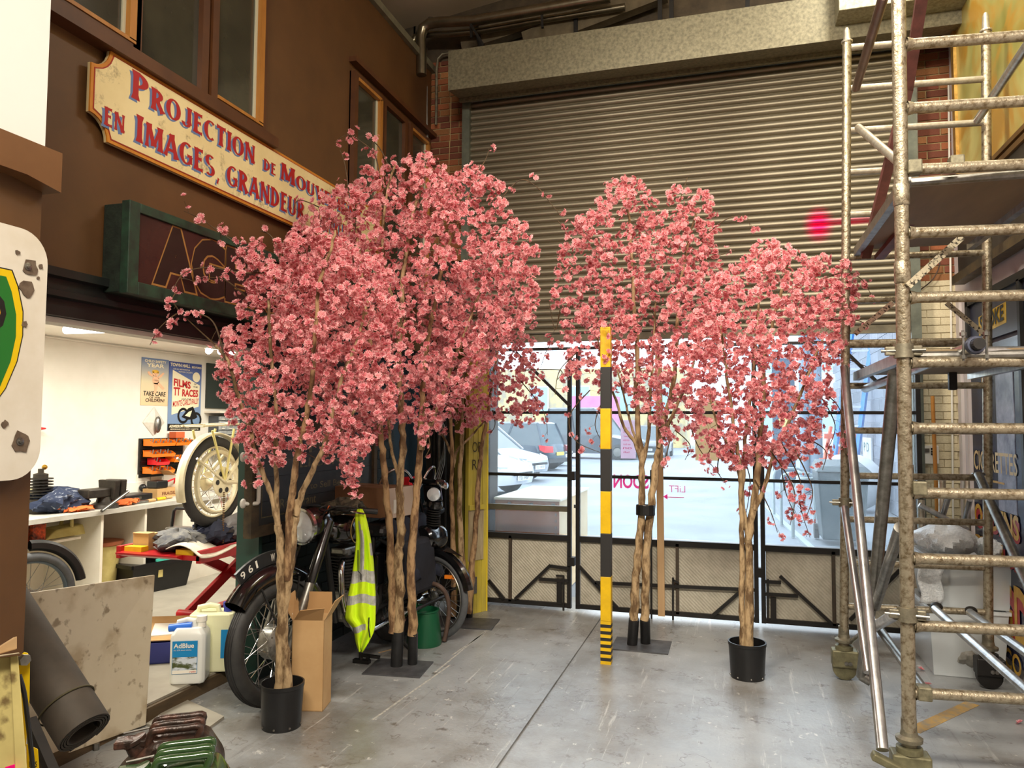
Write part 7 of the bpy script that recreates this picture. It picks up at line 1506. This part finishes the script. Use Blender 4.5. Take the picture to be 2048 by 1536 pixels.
slab([(37, 1330), (40, 1312), (48, 1304), (56, 1306), (60, 1320), (59, 1400), (52, 1490), (46, 1540), (44, 1540)], D0+.1, .012, 'yellow_bracket', mat('bracket_yellow', S(232, 198, 20), None, rough=.35), cr); slab([(52, 1487), (76, 1498), (80, 1560), (54, 1560)], D0+.12, .02, 'yellow_plate', MATS['bracket_yellow'], cr)
MB().tube([at(33, 1322, D0+.08), at(47, 1319, D0+.08)], .010, 10).build('bolt', M_steel, cr); MB().lathe(at(46, 1319, D0+.085), (.9, -.2, 0), [(0, 0), (.014, 0), (.014, .012), (0, .012)], 6).build('nut', M_steel, cr)
tm = MB(); q = at(58, 1534, D0+.105); text(tm, 'BUS', q, RT, UP, .02, .014, .02); tm.build('lettering', M_iron, cr)
slab([(10, 1534), (30, 1528), (30, 1560), (8, 1560)], D0-.025, .003, 'pink_sticker', mat('pink_sticker', S(255, 10, 130), None, rough=.4), cr)
MB().tube(smooth_line([at(x, y, D0+.05) for x, y in ((38, 1350), (48, 1385), (54, 1430), (60, 1480), (68, 1560))], 4), .0055, 8).build('black_cable', M_blk, cr, smooth=True)
tb = thing('timber_offcut', 'short pale timber offcut lying on top of the cream cabinet', 'timber', at(10, 1310, D0)); slab([(-90, 1310), (0, 1293), (34, 1272), (34, 1298), (0, 1308), (-90, 1324)], D0+.0, .12, 'timber_block', mat('pale_timber', S(196, 164, 122)), tb)
# jerry cans
def jerry(label, topc, rz, m_, tilt=0):
    """pressed steel fuel can, handles on top; topc = centre of its top"""
    Mz = Matrix.Translation(V(topc)-V((0, 0, .47))) @ Matrix.Rotation(rz, 4, 'Z') @ Matrix.Rotation(tilt, 4, 'Y'); t = thing('jerry_can', label, 'fuel can', V(topc)-V((0, 0, .47)))
    W_, Dp, H2 = .345, .165, .44; b_ = MB()
    prof = [(-W_/2+.03, 0), (W_/2-.03, 0), (W_/2, .03), (W_/2, H2-.10), (W_/2-.05, H2-.02), (W_/2-.08, H2), (-.05, H2), (-W_/2+.06, H2-.06), (-W_/2, H2-.12), (-W_/2, .03)]
    b_.prism(prof, (0, -Dp/2, 0), (1, 0, 0), (0, 0, 1), (0, Dp, 0)); b_.xf(Mz).build('can_body', m_, t, bevel=.022, smooth=True)
    for s_ in (-1, 1):
        pn = MB(); pn.prism([(-.11, .08), (.11, .08), (.11, .3), (-.11, .3)], (0, s_*(Dp/2), 0), (1, 0, 0), (0, 0, 1), (0, .004*s_, 0)); pn.xf(Mz).build('pressed_panel', m_, t, bevel=.003)
    MB().torus((0, 0, .22), (0, 1, 0), .0, .0, 3, 3) if 0 else None
    for y in (-.055, 0, .055):
        MB().tube(smooth_line([(W_/2-.085, y, H2-.01), (W_/2-.075, y, H2+.028), (.05, y, H2+.03), (-.03, y, H2+.03), (-.055, y, H2+.022), (-.06, y, H2-.02)], 4), .012, 10).xf(Mz).build('handle', m_, t, smooth=True)
    MB().lathe((-W_/2+.075, 0, H2-.05), (-.45, 0, 1), [(.034, 0), (.034, .03), (.038, .032), (.038, .045), (0, .05)], 20).xf(Mz).build('spout_neck', m_, t, smooth=True)
    MB().box((-W_/2+.0, -.03, H2-.03), (-W_/2+.1, .03, H2-.005)).xf(Mz).build('cap_clamp', m_, t, bevel=.005); MB().tube([(-W_/2+.02, .035, H2-.0), (-W_/2+.1, .035, H2+.01)], .004, 6).xf(Mz).build('lever_pin', M_steel, t)
    return t
g_ = onz(398, 1508, .44); jerry('glossy green steel jerry can at the bottom left of the floor', V((g_.x-.03, g_.y-.06, .47)), math.radians(34), mat('gloss_green', S(44, 70, 36), S(56, 84, 46), 4, .18, coat=.6))
g_ = onz(290, 1500, .44); jerry('rusty brown black jerry can just behind the glossy green one', V((g_.x-.02, g_.y+.14, .47)), math.radians(34), mat('rusty_black', S(52, 40, 34), S(98, 66, 54), 14, .35, .3, bump=.3, mix=(.45, .65)))
# ============================================================ SIGNS ON THE LEFT WALL
sx_ = LX+.05
TL, BL, TR = onx(205, 93, sx_), onx(196, 272, sx_), onx(700, 390, sx_)
z1, z0 = onx(218.7, 97.4, sx_).z, onx(300, 320, sx_).z; z0 = onx(400, 367, sx_).z; yL, yR = onx(175, 170, sx_).y, onx(720, 400, sx_).y+.3
t = thing('projection_sign', 'long cream painted sign with red blue-shadowed French lettering and orange edge', 'sign', (sx_-.03, (yL+yR)/2, z0))
W_, H_ = yR-yL, z1-z0; ck = .1
def signpoly(ins):
    k = ck; o = []
    def cor(cx, cy, a0, a1):
        for i in range(7): a = math.radians(a0+(a1-a0)*i/6); o.append((cx+(k+ins*.2)*math.cos(a), cy+(k+ins*.2)*math.sin(a)))
    cor(ins*.0, H_, 0-0+(-0), -90) if 0 else None
    pts = []
    e = .035
    for (cx, cy, a0, a1) in ((0, 0, 90, 0), (W_, 0, 180, 90), (W_, H_, 270, 180), (0, H_, 360, 270)):
        for i in range(7):
            a = math.radians(a0+(a1-a0)*i/6); r_ = k+ins; pts.append((min(max(cx+r_*math.cos(a), ins), W_-ins), min(max(cy+r_*math.sin(a), ins), H_-ins)))
    return pts
M_sgo = mat('sign_orange', S(196, 128, 38), S(180, 112, 32), 6, .5); M_sgc = mat('sign_cream', S(214, 194, 138), S(226, 210, 158), 3, .6)
nt = M_sgc.node_tree; N, L = nt.nodes, nt.links; n_ = N.new('ShaderNodeTexNoise'); n_.inputs['Scale'].default_value = 5; n_.inputs['Detail'].default_value = 9; n_.inputs['Roughness'].default_value = .75; tc = N.new('ShaderNodeTexCoord'); L.new(tc.outputs['Object'], n_.inputs['Vector']); mr = N.new('ShaderNodeMapRange'); mr.inputs['From Min'].default_value = .57; mr.inputs['From Max'].default_value = .66; mr.inputs['To Max'].default_value = .75
L.new(n_.outputs['Fac'], mr.inputs['Value']); mx = N.new('ShaderNodeMix'); mx.data_type = 'RGBA'; mx.inputs['B'].default_value = S(120, 108, 80); L.new(mr.outputs[0], mx.inputs['Factor']); L.new(N['Principled BSDF'].inputs['Base Color'].links[0].from_socket, mx.inputs['A']); L.new(mx.outputs['Result'], N['Principled BSDF'].inputs['Base Color'])
yL += .02; W_ = yR-yL; O_ = V((sx_-.045, yL, z0))
MB().prism(signpoly(0), O_+V((.02, 0, 0)), UY, UZ, (.012, 0, 0)).build('backing', mat('pale_edge', S(196, 176, 130), None, rough=.6), t)
MB().prism(signpoly(0.001), O_+V((.032, 0, 0)), UY, UZ, (.008, 0, 0)).build('sign_board', M_sgo, t)
MB().prism(signpoly(.016), O_+V((.0401, 0, 0)), UY, UZ, (.002, 0, 0)).build('red_line', mat('sign_red_line', S(150, 40, 24), None, rough=.5), t)
MB().prism(signpoly(.021), O_+V((.0405, 0, 0)), UY, UZ, (.0025, 0, 0)).build('cream_panel', M_sgc, t)
MB().prism(signpoly(.03), O_+V((.0405, 0, 0)), UY, UZ, (.0027, 0, 0)).build('cream_panel', M_sgc, t)
M_sr, M_sb = mat('sign_red', S(164, 26, 28), None, rough=.5), mat('sign_blue', S(96, 118, 160), None, rough=.5)
def pz(x, y): return onx(x, y, sx_)
l1y0, l1y1 = pz(263, 200).y, pz(512, 335).y; l1b = pz(512, 338).z; l1t = pz(270, 146).z
l1b = pz(272, 205).z; hh1 = l1t-l1b
for dx, dz, xo, m_, nm in ((-.014, -.012, .0438, M_sb, 'blue_shadow_lettering'), (0, 0, .0445, M_sr, 'red_lettering')):
    X0 = O_.x+xo
    def FL_(*a):
        q = MB(); flared(q, *a); q.build(nm, m_, t)
    w1 = l1y1-l1y0
    FL_([('P', 1.28), ('ROJECTION', 1)], (X0, l1y0+dx, l1b+dz+hh1*.1), UY, UZ, hh1*.78, w1)
    d0, d1 = pz(527, 360).y, pz(553, 365).y; FL_([('DE', 1)], (X0, d0+dx, l1b+dz+hh1*.1), UY, UZ, hh1*.5, d1-d0)
    m0 = pz(561, 370).y; FL_([('M', 1.0), ('OUVEMENT', .82)], (X0, m0+dx, l1b+dz+hh1*.1), UY, UZ, hh1*.78, pz(700, 400).y-m0+.2)
    b0 = pz(280, 285).z; bh = pz(283, 235).z-b0
    e0, e1 = pz(208, 250).y, pz(252, 265).y; FL_([('EN', 1)], (X0, e0+dx, b0+dz+bh*.05), UY, UZ, bh*.68, e1-e0)
    i0, i1 = pz(272, 280).y, pz(432, 340).y; FL_([('I', 1.05), ('MAGES', .95)], (X0, i0+dx, b0+dz+bh*.0), UY, UZ, bh*1.0, i1-i0)
    FL_([(',', 1)], (X0, i1+dx+.01, b0+dz), UY, UZ, bh*.9, .03)
    g0, g1 = pz(454, 370).y, pz(612, 430).y; FL_([('GRANDEUR', .95)], (X0, g0+dx, b0+dz), UY, UZ, bh*1.0, g1-g0)
    FL_([('NATURELLE', .95)], (X0, g1+.12+dx, b0+dz), UY, UZ, bh*1.0, .5)
# AGENCE light box
ax_ = LX+.16; aT, aB = onx(260, 402, ax_).z, onx(236, 577, ax_).z; yA, yB = onx(262, 480, ax_).y, 4.9
t = thing('agence_box', 'deep dark green box sign with outlined AGENCE lettering under the cream sign', 'sign', (LX+.08, (yA+yB)/2, aB)); M_ag = mat('chipped_green', S(18, 27, 22), S(34, 46, 36), 14, .55, bump=.2); M_agb = mat('maroon_glass', S(44, 26, 24), S(58, 34, 28), 4, .25)
MB().box((LX+.005, yA, aB), (ax_-.02, yB, aT)).build('case', M_ag, t, bevel=.004)
e = .05
for p0, p1 in (((yA-.012, aB-.008), (yA+e, aT+.008)), ((yA+e, aT-e*.7), (yB, aT+.008)), ((yA+e, aB-.008), (yB, aB+e))): MB().box((ax_-.045, p0[0], p0[1]), (ax_, p1[0], p1[1])).build('frame_rail', mat('green_frame', S(34, 64, 46), S(24, 36, 28), 12, .5), t, bevel=.003)
MB().box((ax_-.03, yA+e, aB+e), (ax_-.012, yB, aT-e*.7)).build('front_glass', M_agb, t)
q = MB(); lw = (aT-aB-2*e-.06); ls = MB()
text(q, 'AGENCE', (ax_-.0115, yA+e+.1, aB+e+.01), UY, UZ, 1.35, lw+.06, .06); 
def ext_(k): a = np.array(textmesh('AGENCE', k)[0]); return a.max(0)-a.min(0)
e1_, e2_ = ext_(.06), ext_(.085); kw, kh = e2_[0]/e1_[0], e2_[1]/e1_[1]; w2_, h2_ = 1.35*kw, (lw+.06)*kh
q2 = MB(); text(q2, 'AGENCE', (ax_-.0118, yA+e+.1-(w2_-1.35)/2, aB+e+.01-(h2_-lw-.06)/2), UY, UZ, w2_, h2_, .085)
q2.build('gold_outline', mat('gold_outline', S(150, 106, 52), None, rough=.5), t); q.build('dark_lettering', mat('dark_letter', S(36, 24, 20), None, rough=.35), t)
# shield sign on the pilaster
bxp = PX+.03; yE = onx(91, 700, bxp).y; zT, zB = onx(30, 452, bxp).z, onx(30, 960, bxp).z; t = thing('shield_sign', 'white enamel sign with green and yellow shield and rust chips on the brown pilaster', 'sign', (PX+.01, yE-.3, zB))
hS = zT-zB; wS = .62; rC = .1
def rrect(x0, y0, x1, y1, r_, n=8):
    o = []
    for cx, cy, a0 in ((x1-r_, y0+r_, -90), (x1-r_, y1-r_, 0), (x0+r_, y1-r_, 90), (x0+r_, y0+r_, 180)):
        for i in range(n+1): a = math.radians(a0+90*i/n); o.append((cx+r_*math.cos(a), cy+r_*math.sin(a)))
    return o
M_en = mat('white_enamel_old', S(214, 206, 188), S(224, 218, 204), 5, .25)
MB().prism(rrect(yE-wS, zB, yE, zT, rC), (PX-.005, 0, 0), UY, UZ, (.03, 0, 0)).build('enamel_plate', M_en, t)
cy_ = yE-wS/2; Xs = PX+.0255
def shield(k, X, th, m_, nm):
    yr = onx(46, 620, X).y-cy_; pts = []
    top = onx(20, 541, X).z; q = [(1.0-.14, 0), (1.0, -.16), (1.0-.0, -.35), (.93, -.55), (.75, -.78), (.5, -.95), (.25, -1.06), (0, -1.12)]
    q = [(.80, 0.0), (.90, -.10), (.99, -.26), (1.0, -.42), (.93, -.60), (.78, -.78), (.55, -.94), (.28, -1.05), (0, -1.1)]
    hsc = yr*2.05/1.1*.52*1.0; hsc = (top-onx(10, 830, X).z)/1.1*1.15
    R = [(a*(yr-k), -k+b*(hsc-k*1.6)) for a, b in q]; full = R+[(-a, b) for a, b in reversed(R[:-1])]
    MB().prism([(cy_+a, top+b) for a, b in full], (X, 0, 0), UY, UZ, (th, 0, 0)).build(nm, m_, t)
shield(-.004, Xs, .0006, M_iron, 'shield_outline'); shield(0, Xs, .001, mat('shield_yellow', S(226, 190, 20), None, rough=.3), 'shield_border'); shield(.022, Xs, .0016, mat('shield_green', S(38, 112, 44), None, rough=.3), 'shield_field')
zc = onx(10, 650, Xs).z; tm = MB(); text(tm, 'BP', (Xs+.0018, cy_-.13, zc-.11), UY, UZ, .30, .22, .11); tm.build('letter_shadow', M_iron, t); tm = MB(); text(tm, 'BP', (Xs+.0022, cy_-.125, zc-.105), UY, UZ, .275, .205, .05); tm.build('lettering', MATS['shield_yellow'], t)
M_rc = mat('rust_chip', S(108, 92, 76), S(84, 68, 54), 30, .9)
for i, (x, y, r_) in enumerate(((60, 536, .032), (54, 578, .03), (48, 648, .012), (81, 533, .009), (35, 505, .009), (42, 882, .038), (9, 848, .012), (76, 556, .006))):
    c = onx(x, y, Xs); r = random.Random(i+40); nn = 12; MB().prism([(c.y+r_*r.uniform(.65, 1.1)*math.cos(2*PI*k/nn), c.z+r_*r.uniform(.65, 1.15)*math.sin(2*PI*k/nn)) for k in range(nn)], (Xs+.0001, 0, 0), UY, UZ, (.0028, 0, 0)).build('rust_chip', M_rc, t)
for x, y in ((56, 533), (40, 883)): c = onx(x, y, Xs+.003); MB().lathe(c, (1, 0, 0), [(.013, 0), (.013, .002), (.008, .003), (.007, .007), (0, .008)], 14).build('screw', M_steel, t, smooth=True)

# ============================================================ RIGHT SIDE
RW = RX-.0; px_ = 1.56
# big gilt framed painting
fy0, fy1 = onx(1913, 300, px_).y, 3.2; fzb = onx(1935, 560, px_).z; fzt = 6.0
t = thing('framed_painting', 'very large gilt framed golden green painting high on the right wall', 'painting', (RX-.05, (fy0+fy1)/2, fzb))
gm_ = mat('gold_frame', S(206, 164, 84), S(160, 120, 56), 14, .35, .6); M_pa = mat('oil_painting', S(120, 116, 50), S(214, 204, 130), 1.1, .35, mix=(.3, .7), detail=3)
nt = M_pa.node_tree; N, L = nt.nodes, nt.links; n_ = N.new('ShaderNodeTexNoise'); n_.inputs['Scale'].default_value = 1.7; n_.inputs['Detail'].default_value = 4; n_.inputs['Distortion'].default_value = 1.5; tc = N.new('ShaderNodeTexCoord'); L.new(tc.outputs['Object'], n_.inputs['Vector']); rp = N.new('ShaderNodeValToRGB'); rp.color_ramp.elements[0].position = .45; rp.color_ramp.elements[1].position = .6; rp.color_ramp.elements[0].color = (0, 0, 0, 1); L.new(n_.outputs['Fac'], rp.inputs[0])
mx = N.new('ShaderNodeMix'); mx.data_type = 'RGBA'; mx.inputs['B'].default_value = S(170, 130, 52); L.new(rp.outputs[0], mx.inputs['Factor']); L.new(N['Principled BSDF'].inputs['Base Color'].links[0].from_socket, mx.inputs['A']); L.new(mx.outputs['Result'], N['Principled BSDF'].inputs['Base Color'])
zi = onx(1932, 400, px_).z
MB().box((px_, fy1, zi+.03), (px_+.02, fy0-.06, fzt)).build('canvas', M_pa, t)
MB().box((px_-.02, fy0-.06, zi), (px_+.03, fy0, fzt)).build('frame_side', gm_, t)
MB().box((px_-.025, fy1, zi-.0), (px_+.03, fy0, zi+.035)).build('frame_lip', mat('bronze_lip', S(130, 96, 50), None, rough=.4, metal=.5), t); MB().box((px_-.03, fy1, zi+.05), (px_+.03, fy0-.06, zi+.08)).build('frame_lip', MATS['bronze_lip'], t)
MB().box((px_-.01, fy1, fzb+.05), (px_+.03, fy0, zi)).build('dark_plinth', mat('plinth_dark', S(58, 52, 44), S(44, 40, 34), 4, .5), t); MB().box((px_-.05, fy1, fzb), (px_+.03, fy0+.01, fzb+.06)).build('frame_foot', mat('bronze_foot', S(92, 76, 48), S(60, 50, 36), 9, .5), t)
sc_ = MB()
for k in range(3): c = V((px_-.012, fy0-.9-k*.16, (fzb+zi)/2+.08)); sc_.torus(c, (1, 0, 0), .055, .008, 20, 5)
sc_.build('scroll_ornament', mat('faded_gold2', S(140, 124, 96), None, rough=.6), t)
# smoke sign, framed
sy1, sy0 = onx(1938, 640, px_).y, 4.3; sz1, sz0 = onx(1960, 600, px_).z, onx(1945, 690, px_).z
t = thing('smoke_sign', 'dark framed sign with a yellow lozenge under the big painting', 'sign', (px_+.02, (sy0+sy1)/2, sz0)); M_ind = mat('worn_indigo', S(38, 40, 62), S(52, 52, 70), 6, .4)
MB().box((px_, sy0, sz0), (px_+.03, sy1, sz1)).build('sign_panel', M_ind, t)
for p0, p1 in (((sy1-.03, sz0-.02), (sy1+.02, sz1+.03)), ((sy0, sz1-.01), (sy1, sz1+.04)), ((onx(2042, 600, px_).y-.03, sz0-.9), (onx(2042, 600, px_).y+.01, sz1))): MB().box((px_-.02, p0[0], p0[1]), (px_+.03, p1[0], p1[1])).build('frame_piece', M_iron, t)
A1_, A2_ = onx(1958, 672, px_-.002), onx(2012, 645, px_-.002); hgt = onx(1985, 628, px_).z-onx(1985, 668, px_).z
dv = (A2_-A1_); MB().prism([(0, 0), (1, 0), (1, 1), (0, 1)], A1_, dv, (0, 0, hgt), (.002, 0, 0)).build('yellow_lozenge', M_ty, t)
tm = MB(); text(tm, 'SMOKE', A1_+V((-.003, 0, .02))+dv*.06, dv, (0, 0, 1), dv.length*.88, hgt*.8, .03); tm.build('lettering', M_iron, t)
# cigarettes enamel
cy1, cy0 = onx(1946, 900, px_).y, 4.2; cz1, cz0 = sz0-.03, .12; t = thing('cigarettes_sign', 'tall weathered navy enamel sign with big yellow and cream lettering', 'sign', (px_+.02, (cy0+cy1)/2, cz0))
MB().box((px_, cy0, cz0), (px_+.025, cy1, cz1)).build('sign_panel', mat('navy_enamel', S(24, 30, 62), S(34, 38, 66), 5, .22), t)
MB().box((px_-.004, onx(2025, 700, px_).y, onx(2000, 1020, px_).z), (px_, onx(1990, 700, px_).y, cz1-.08)).build('pale_patch', mat('pale_enamel', S(170, 174, 190), S(90, 94, 120), 7, .3), t)  # pale mottled rectangle set on the navy panel
M_ol, M_rl, M_cl = mat('ochre_letter', S(214, 172, 50), S(180, 130, 40), 9, .4), mat('crimson_letter', S(170, 30, 40), None, rough=.4), mat('cream_letter', S(210, 180, 120), None, rough=.4)
def rt(s, x0, x1, yb, yt, m_, nm, off=.001, bold=.03, dz=0, dy=0):
    p, q_ = onx(x0, yb, px_), onx(x1, yb, px_); h_ = onx(x0, yt, px_).z-p.z; mbx = MB(); text(mbx, s, V((px_-off, p.y+dy, p.z+dz)), V((0, -1, 0)), UZ, abs(p.y-q_.y), h_, bold); mbx.build(nm, m_, t)
rt('CIGARETTES', 1950, 2036, 938, 900, M_cl, 'lettering', .005, .01); mb2 = MB(); p, q_ = onx(1965, 958, px_), onx(2010, 962, px_); mb2.box((px_-.006, q_.y, p.z-.006), (px_-.001, p.y, p.z+.006)); mb2.build('yellow_rule', M_ol, t)
rt('OGDENS', 1952, 2040, 1050, 1010, M_rl, 'letter_shadow', .005, .08, -.012, -.012); rt('OGDENS', 1952, 2040, 1048, 1005, M_ol, 'lettering', .0065, .03)
rt('ST.JULIEN', 1952, 2120, 1108, 1068, M_rl, 'letter_shadow', .005, .08, -.012, -.012); rt('ST.JULIEN', 1952, 2120, 1106, 1066, M_ol, 'lettering', .0065, .03)
rt('OGDEN', 1975, 2120, 1245, 1140, M_rl, 'letter_shadow', .005, .09, -.014, -.014); rt('OGDEN', 1975, 2120, 1243, 1138, M_ol, 'lettering', .0065, .02)
rt('CO', 2012, 2045, 1330, 1290, M_ol, 'lettering', .0065, .02); rt('THE', 1962, 1985, 770, 730, M_ol, 'lettering', .005, .02)
# door frame mouldings on the right wall
for y, w, d_ in ((6.02, .05, .03), (5.93, .02, .045), (6.2, .03, .02)): struct('trim_10', MB().box((RX-d_, y, 0), (RX, y+w, 2.45)), mat('white_moulding', S(226, 218, 214), None, rough=.5))
struct('trim_11', MB().box((1.27, BY-.03, 0), (1.315, BY+.02, 5.3)), M_iron)
c1 = ony(1842, 400, BY-.03)
for i, x in enumerate((1828, 1833, 1897)):
    a_, b_ = ony(x, 160, BY-.02), ony(x+10, 1100, BY-.02); setp(MB().tube([a_, b_], .007, 8).build('cable_run', M_alu if i < 2 else M_white), ('left thin pale cable run', 'second thin pale cable run', 'white pipe')[i]+' clipped up the right brick pier', 'pipe')
c = ony(1857, 910, BY-.02); t = thing('thermostat', 'white wall controller with keypad on the cream brick pier', 'controller', c); s_ = .065
MB().box(c+V((-s_, -.03, -s_)), c+V((s_, .0, s_*1.1))).build('case', M_white, t, bevel=.004); MB().box(c+V((-.05, -.034, .02)), c+V((.0, -.03, .05))).build('display', M_steel, t)
for i in range(2):
    for j in range(3): MB().box(c+V((.01+i*.022, -.036, .0+j*.02)), c+V((.026+i*.022, -.03, .014+j*.02))).build('key', M_blk, t)
c = ony(1828, 583, BY-.0); t = thing('junction_box', 'round pale junction box with looping cable on the cream brick pier', 'junction box', c)
MB().lathe(c+V((0, .01, 0)), (0, -1, 0), [(.032, 0), (.03, .05), (0, .055)], 18).build('case', M_white, t, smooth=True); MB().tube(smooth_line([c+V((.03, -.03, 0)), c+V((.12, -.05, .08)), c+V((.17, -.05, .2)), c+V((.13, -.02, .26))], 5), .005, 6).build('lead', MATS['brown_rubber'], t)
a_, b_ = ony(1865, 792, 6.1), onz(1858, 1260); setp(MB().tube([a_, V((a_.x+.01, 6.05, .02))], .014, 10).build('broom_handle', M_wood, smooth=True), 'varnished wooden broom handle standing against the cream brick pier', 'pole')
# stacked scaffold frames behind the boxes
t = thing('frame_stack', 'stack of spare alloy scaffold frames leaning in the right corner', 'scaffold', (1.35, 6.1, 0))
for (x0, y0, x1, y1) in ((1820, 930, 1836, 1200), (1884, 960, 1886, 1200), (1935, 952, 1932, 1200), (1842, 1000, 1846, 1190)): a_, b_ = at(x0, y0, 5.3), at(x1, y1, 5.15); MB().tube([a_, b_], .024, 10).build('standard', M_alu, t, smooth=True)
for (x0, y0, x1, y1) in ((1838, 1010, 1936, 1060), (1838, 1060, 1936, 1100), (1840, 1090, 1930, 1130), (1886, 1030, 1900, 985), (1930, 1040, 1940, 1000), (1838, 1130, 1930, 1165)): MB().tube([at(x0, y0, 5.22), at(x1, y1, 5.12)], .018, 10).build('rung', M_aluw, t, smooth=True)
# clear storage boxes and bubble wrap
M_clr = bpy.data.materials.new('frosted_plastic'); M_clr.use_nodes = True; nt = M_clr.node_tree; N, L = nt.nodes, nt.links; b = N['Principled BSDF']; b.inputs['Base Color'].default_value = S(226, 232, 234); b.inputs['Roughness'].default_value = .25; tr = N.new('ShaderNodeBsdfTransparent'); mx = N.new('ShaderNodeMixShader'); mx.inputs[0].default_value = .5; L.new(tr.outputs[0], mx.inputs[1]); L.new(b.outputs[0], mx.inputs[2]); L.new(mx.outputs[0], N['Material Output'].inputs['Surface'])
def tub(label, c, w, d, h, rz=0.):
    t = thing('storage_box', label, 'box', c, rz); e = .012
    MB().add([(-w*.44, -d*.44, .003), (w*.44, -d*.44, .003), (w*.44, d*.44, .003), (-w*.44, d*.44, .003), (-w/2, -d/2, h), (w/2, -d/2, h), (w/2, d/2, h), (-w/2, d/2, h)], [(0, 3, 2, 1), (0, 1, 5, 4), (1, 2, 6, 5), (2, 3, 7, 6), (3, 0, 4, 7)]).build('tub_wall', M_clr, t, local=True, solid=.003)
    r_ = MB()
    for a_, b_ in (((-w/2-.01, -d/2-.005, h), (w/2+.01, -d/2-.005, h)), ((-w/2-.01, d/2+.005, h), (w/2+.01, d/2+.005, h)), ((-w/2-.005, -d/2, h), (-w/2-.005, d/2, h)), ((w/2+.005, -d/2, h), (w/2+.005, d/2, h))): r_.bar(a_, b_, .022, .018)
    r_.build('rim', M_clr, t, local=True); return t
c0 = V((1.33, 5.40, 0)); tub('clear plastic storage box on the floor, lower of the stacked pair at the right', c0, .42, .56, .40, .0)
tub('clear plastic storage box stacked on top of the lower one, bubble wrap over it', c0+V((.03, -.0, .41)), .44, .56, .28, .0)
M_bub = mat('bubble_wrap', S(226, 230, 232), S(200, 206, 210), 60, .3, bump=.6, bscale=110)
for nm, cc, rx, ry, rz, m_, l in (('wrapped_item', c0+V((-.0, -.1, .02)), .16, .16, .12, mat('grey_wrapped', S(120, 118, 110), S(160, 158, 150), 14, .5, bump=.4), 'grey bubble wrapped lump inside the lower clear box'), ('packing', c0+V((.05, .1, .02)), .15, .16, .14, mat('buff_packing', S(186, 172, 140), S(160, 146, 116), 9, .8), 'buff packing paper inside the lower clear box'), ('packing', c0+V((.02, .05, .43)), .16, .16, .08, MATS['buff_packing'], 'buff packing paper inside the upper clear box'),
        ('bubble_wrap_bundle', c0+V((-.04, .0, .70)), .18, .2, .10, M_bub, 'crumpled bubble wrap heaped on top of the upper clear box'), ('bubble_wrap_bundle', c0+V((.18, -.04, .70)), .08, .12, .06, M_bub, 'smaller crumple of bubble wrap at the right corner of the upper clear box')):
    setp(blob(V(cc), rx, ry, rz, len(l)+7, .13, 30, 18).build(nm, m_, smooth=True), l, 'packing')
wr = MB(); yF = c0.y-.305
wr.grid(lambda u, v: V((c0.x-.27+.13*u+.01*math.sin(v*9), yF+.0-.02*math.sin(u*5+v*4), .44+.28*v)), 8, 12); setp(wr.build('bubble_wrap_sheet', M_bub, smooth=True, solid=.006), 'sheet of bubble wrap hanging down the left of the upper clear box', 'packing')
cf = c0+V((.0, -.24, .52)); q = MB(); q.prism([(-.09, .08), (-.06, .05), (-.02, .07), (.04, .06), (.08, .09), (.06, .02), (.04, -.08), (.02, -.03), (-.03, -.06), (-.07, -.04), (-.08, .02)], cf, (1, 0, 0), (0, 0, 1), (0, .03, 0)); setp(q.build('black_cloth_shape', M_blk), 'crumpled black fabric pressed against the front of the upper clear box', 'cloth')
setp(MB().box(cf+V((.07, .0, -.02)), cf+V((.1, .04, .05))).build('yellow_block', M_ty), 'yellow scrap beside the black fabric inside the upper clear box', 'block')

# pieces too fine to pick apart one by one
for o in bpy.data.objects:
    if o.type == 'MESH' and o.parent and o.name.split('.')[0] in ('hub_bolts', 'tread_ribs', 'control_cables', 'spokes', 'front_spokes', 'rear_spokes', 'chain', 'contents', 'crash_bar'): o['kind'] = 'stuff'
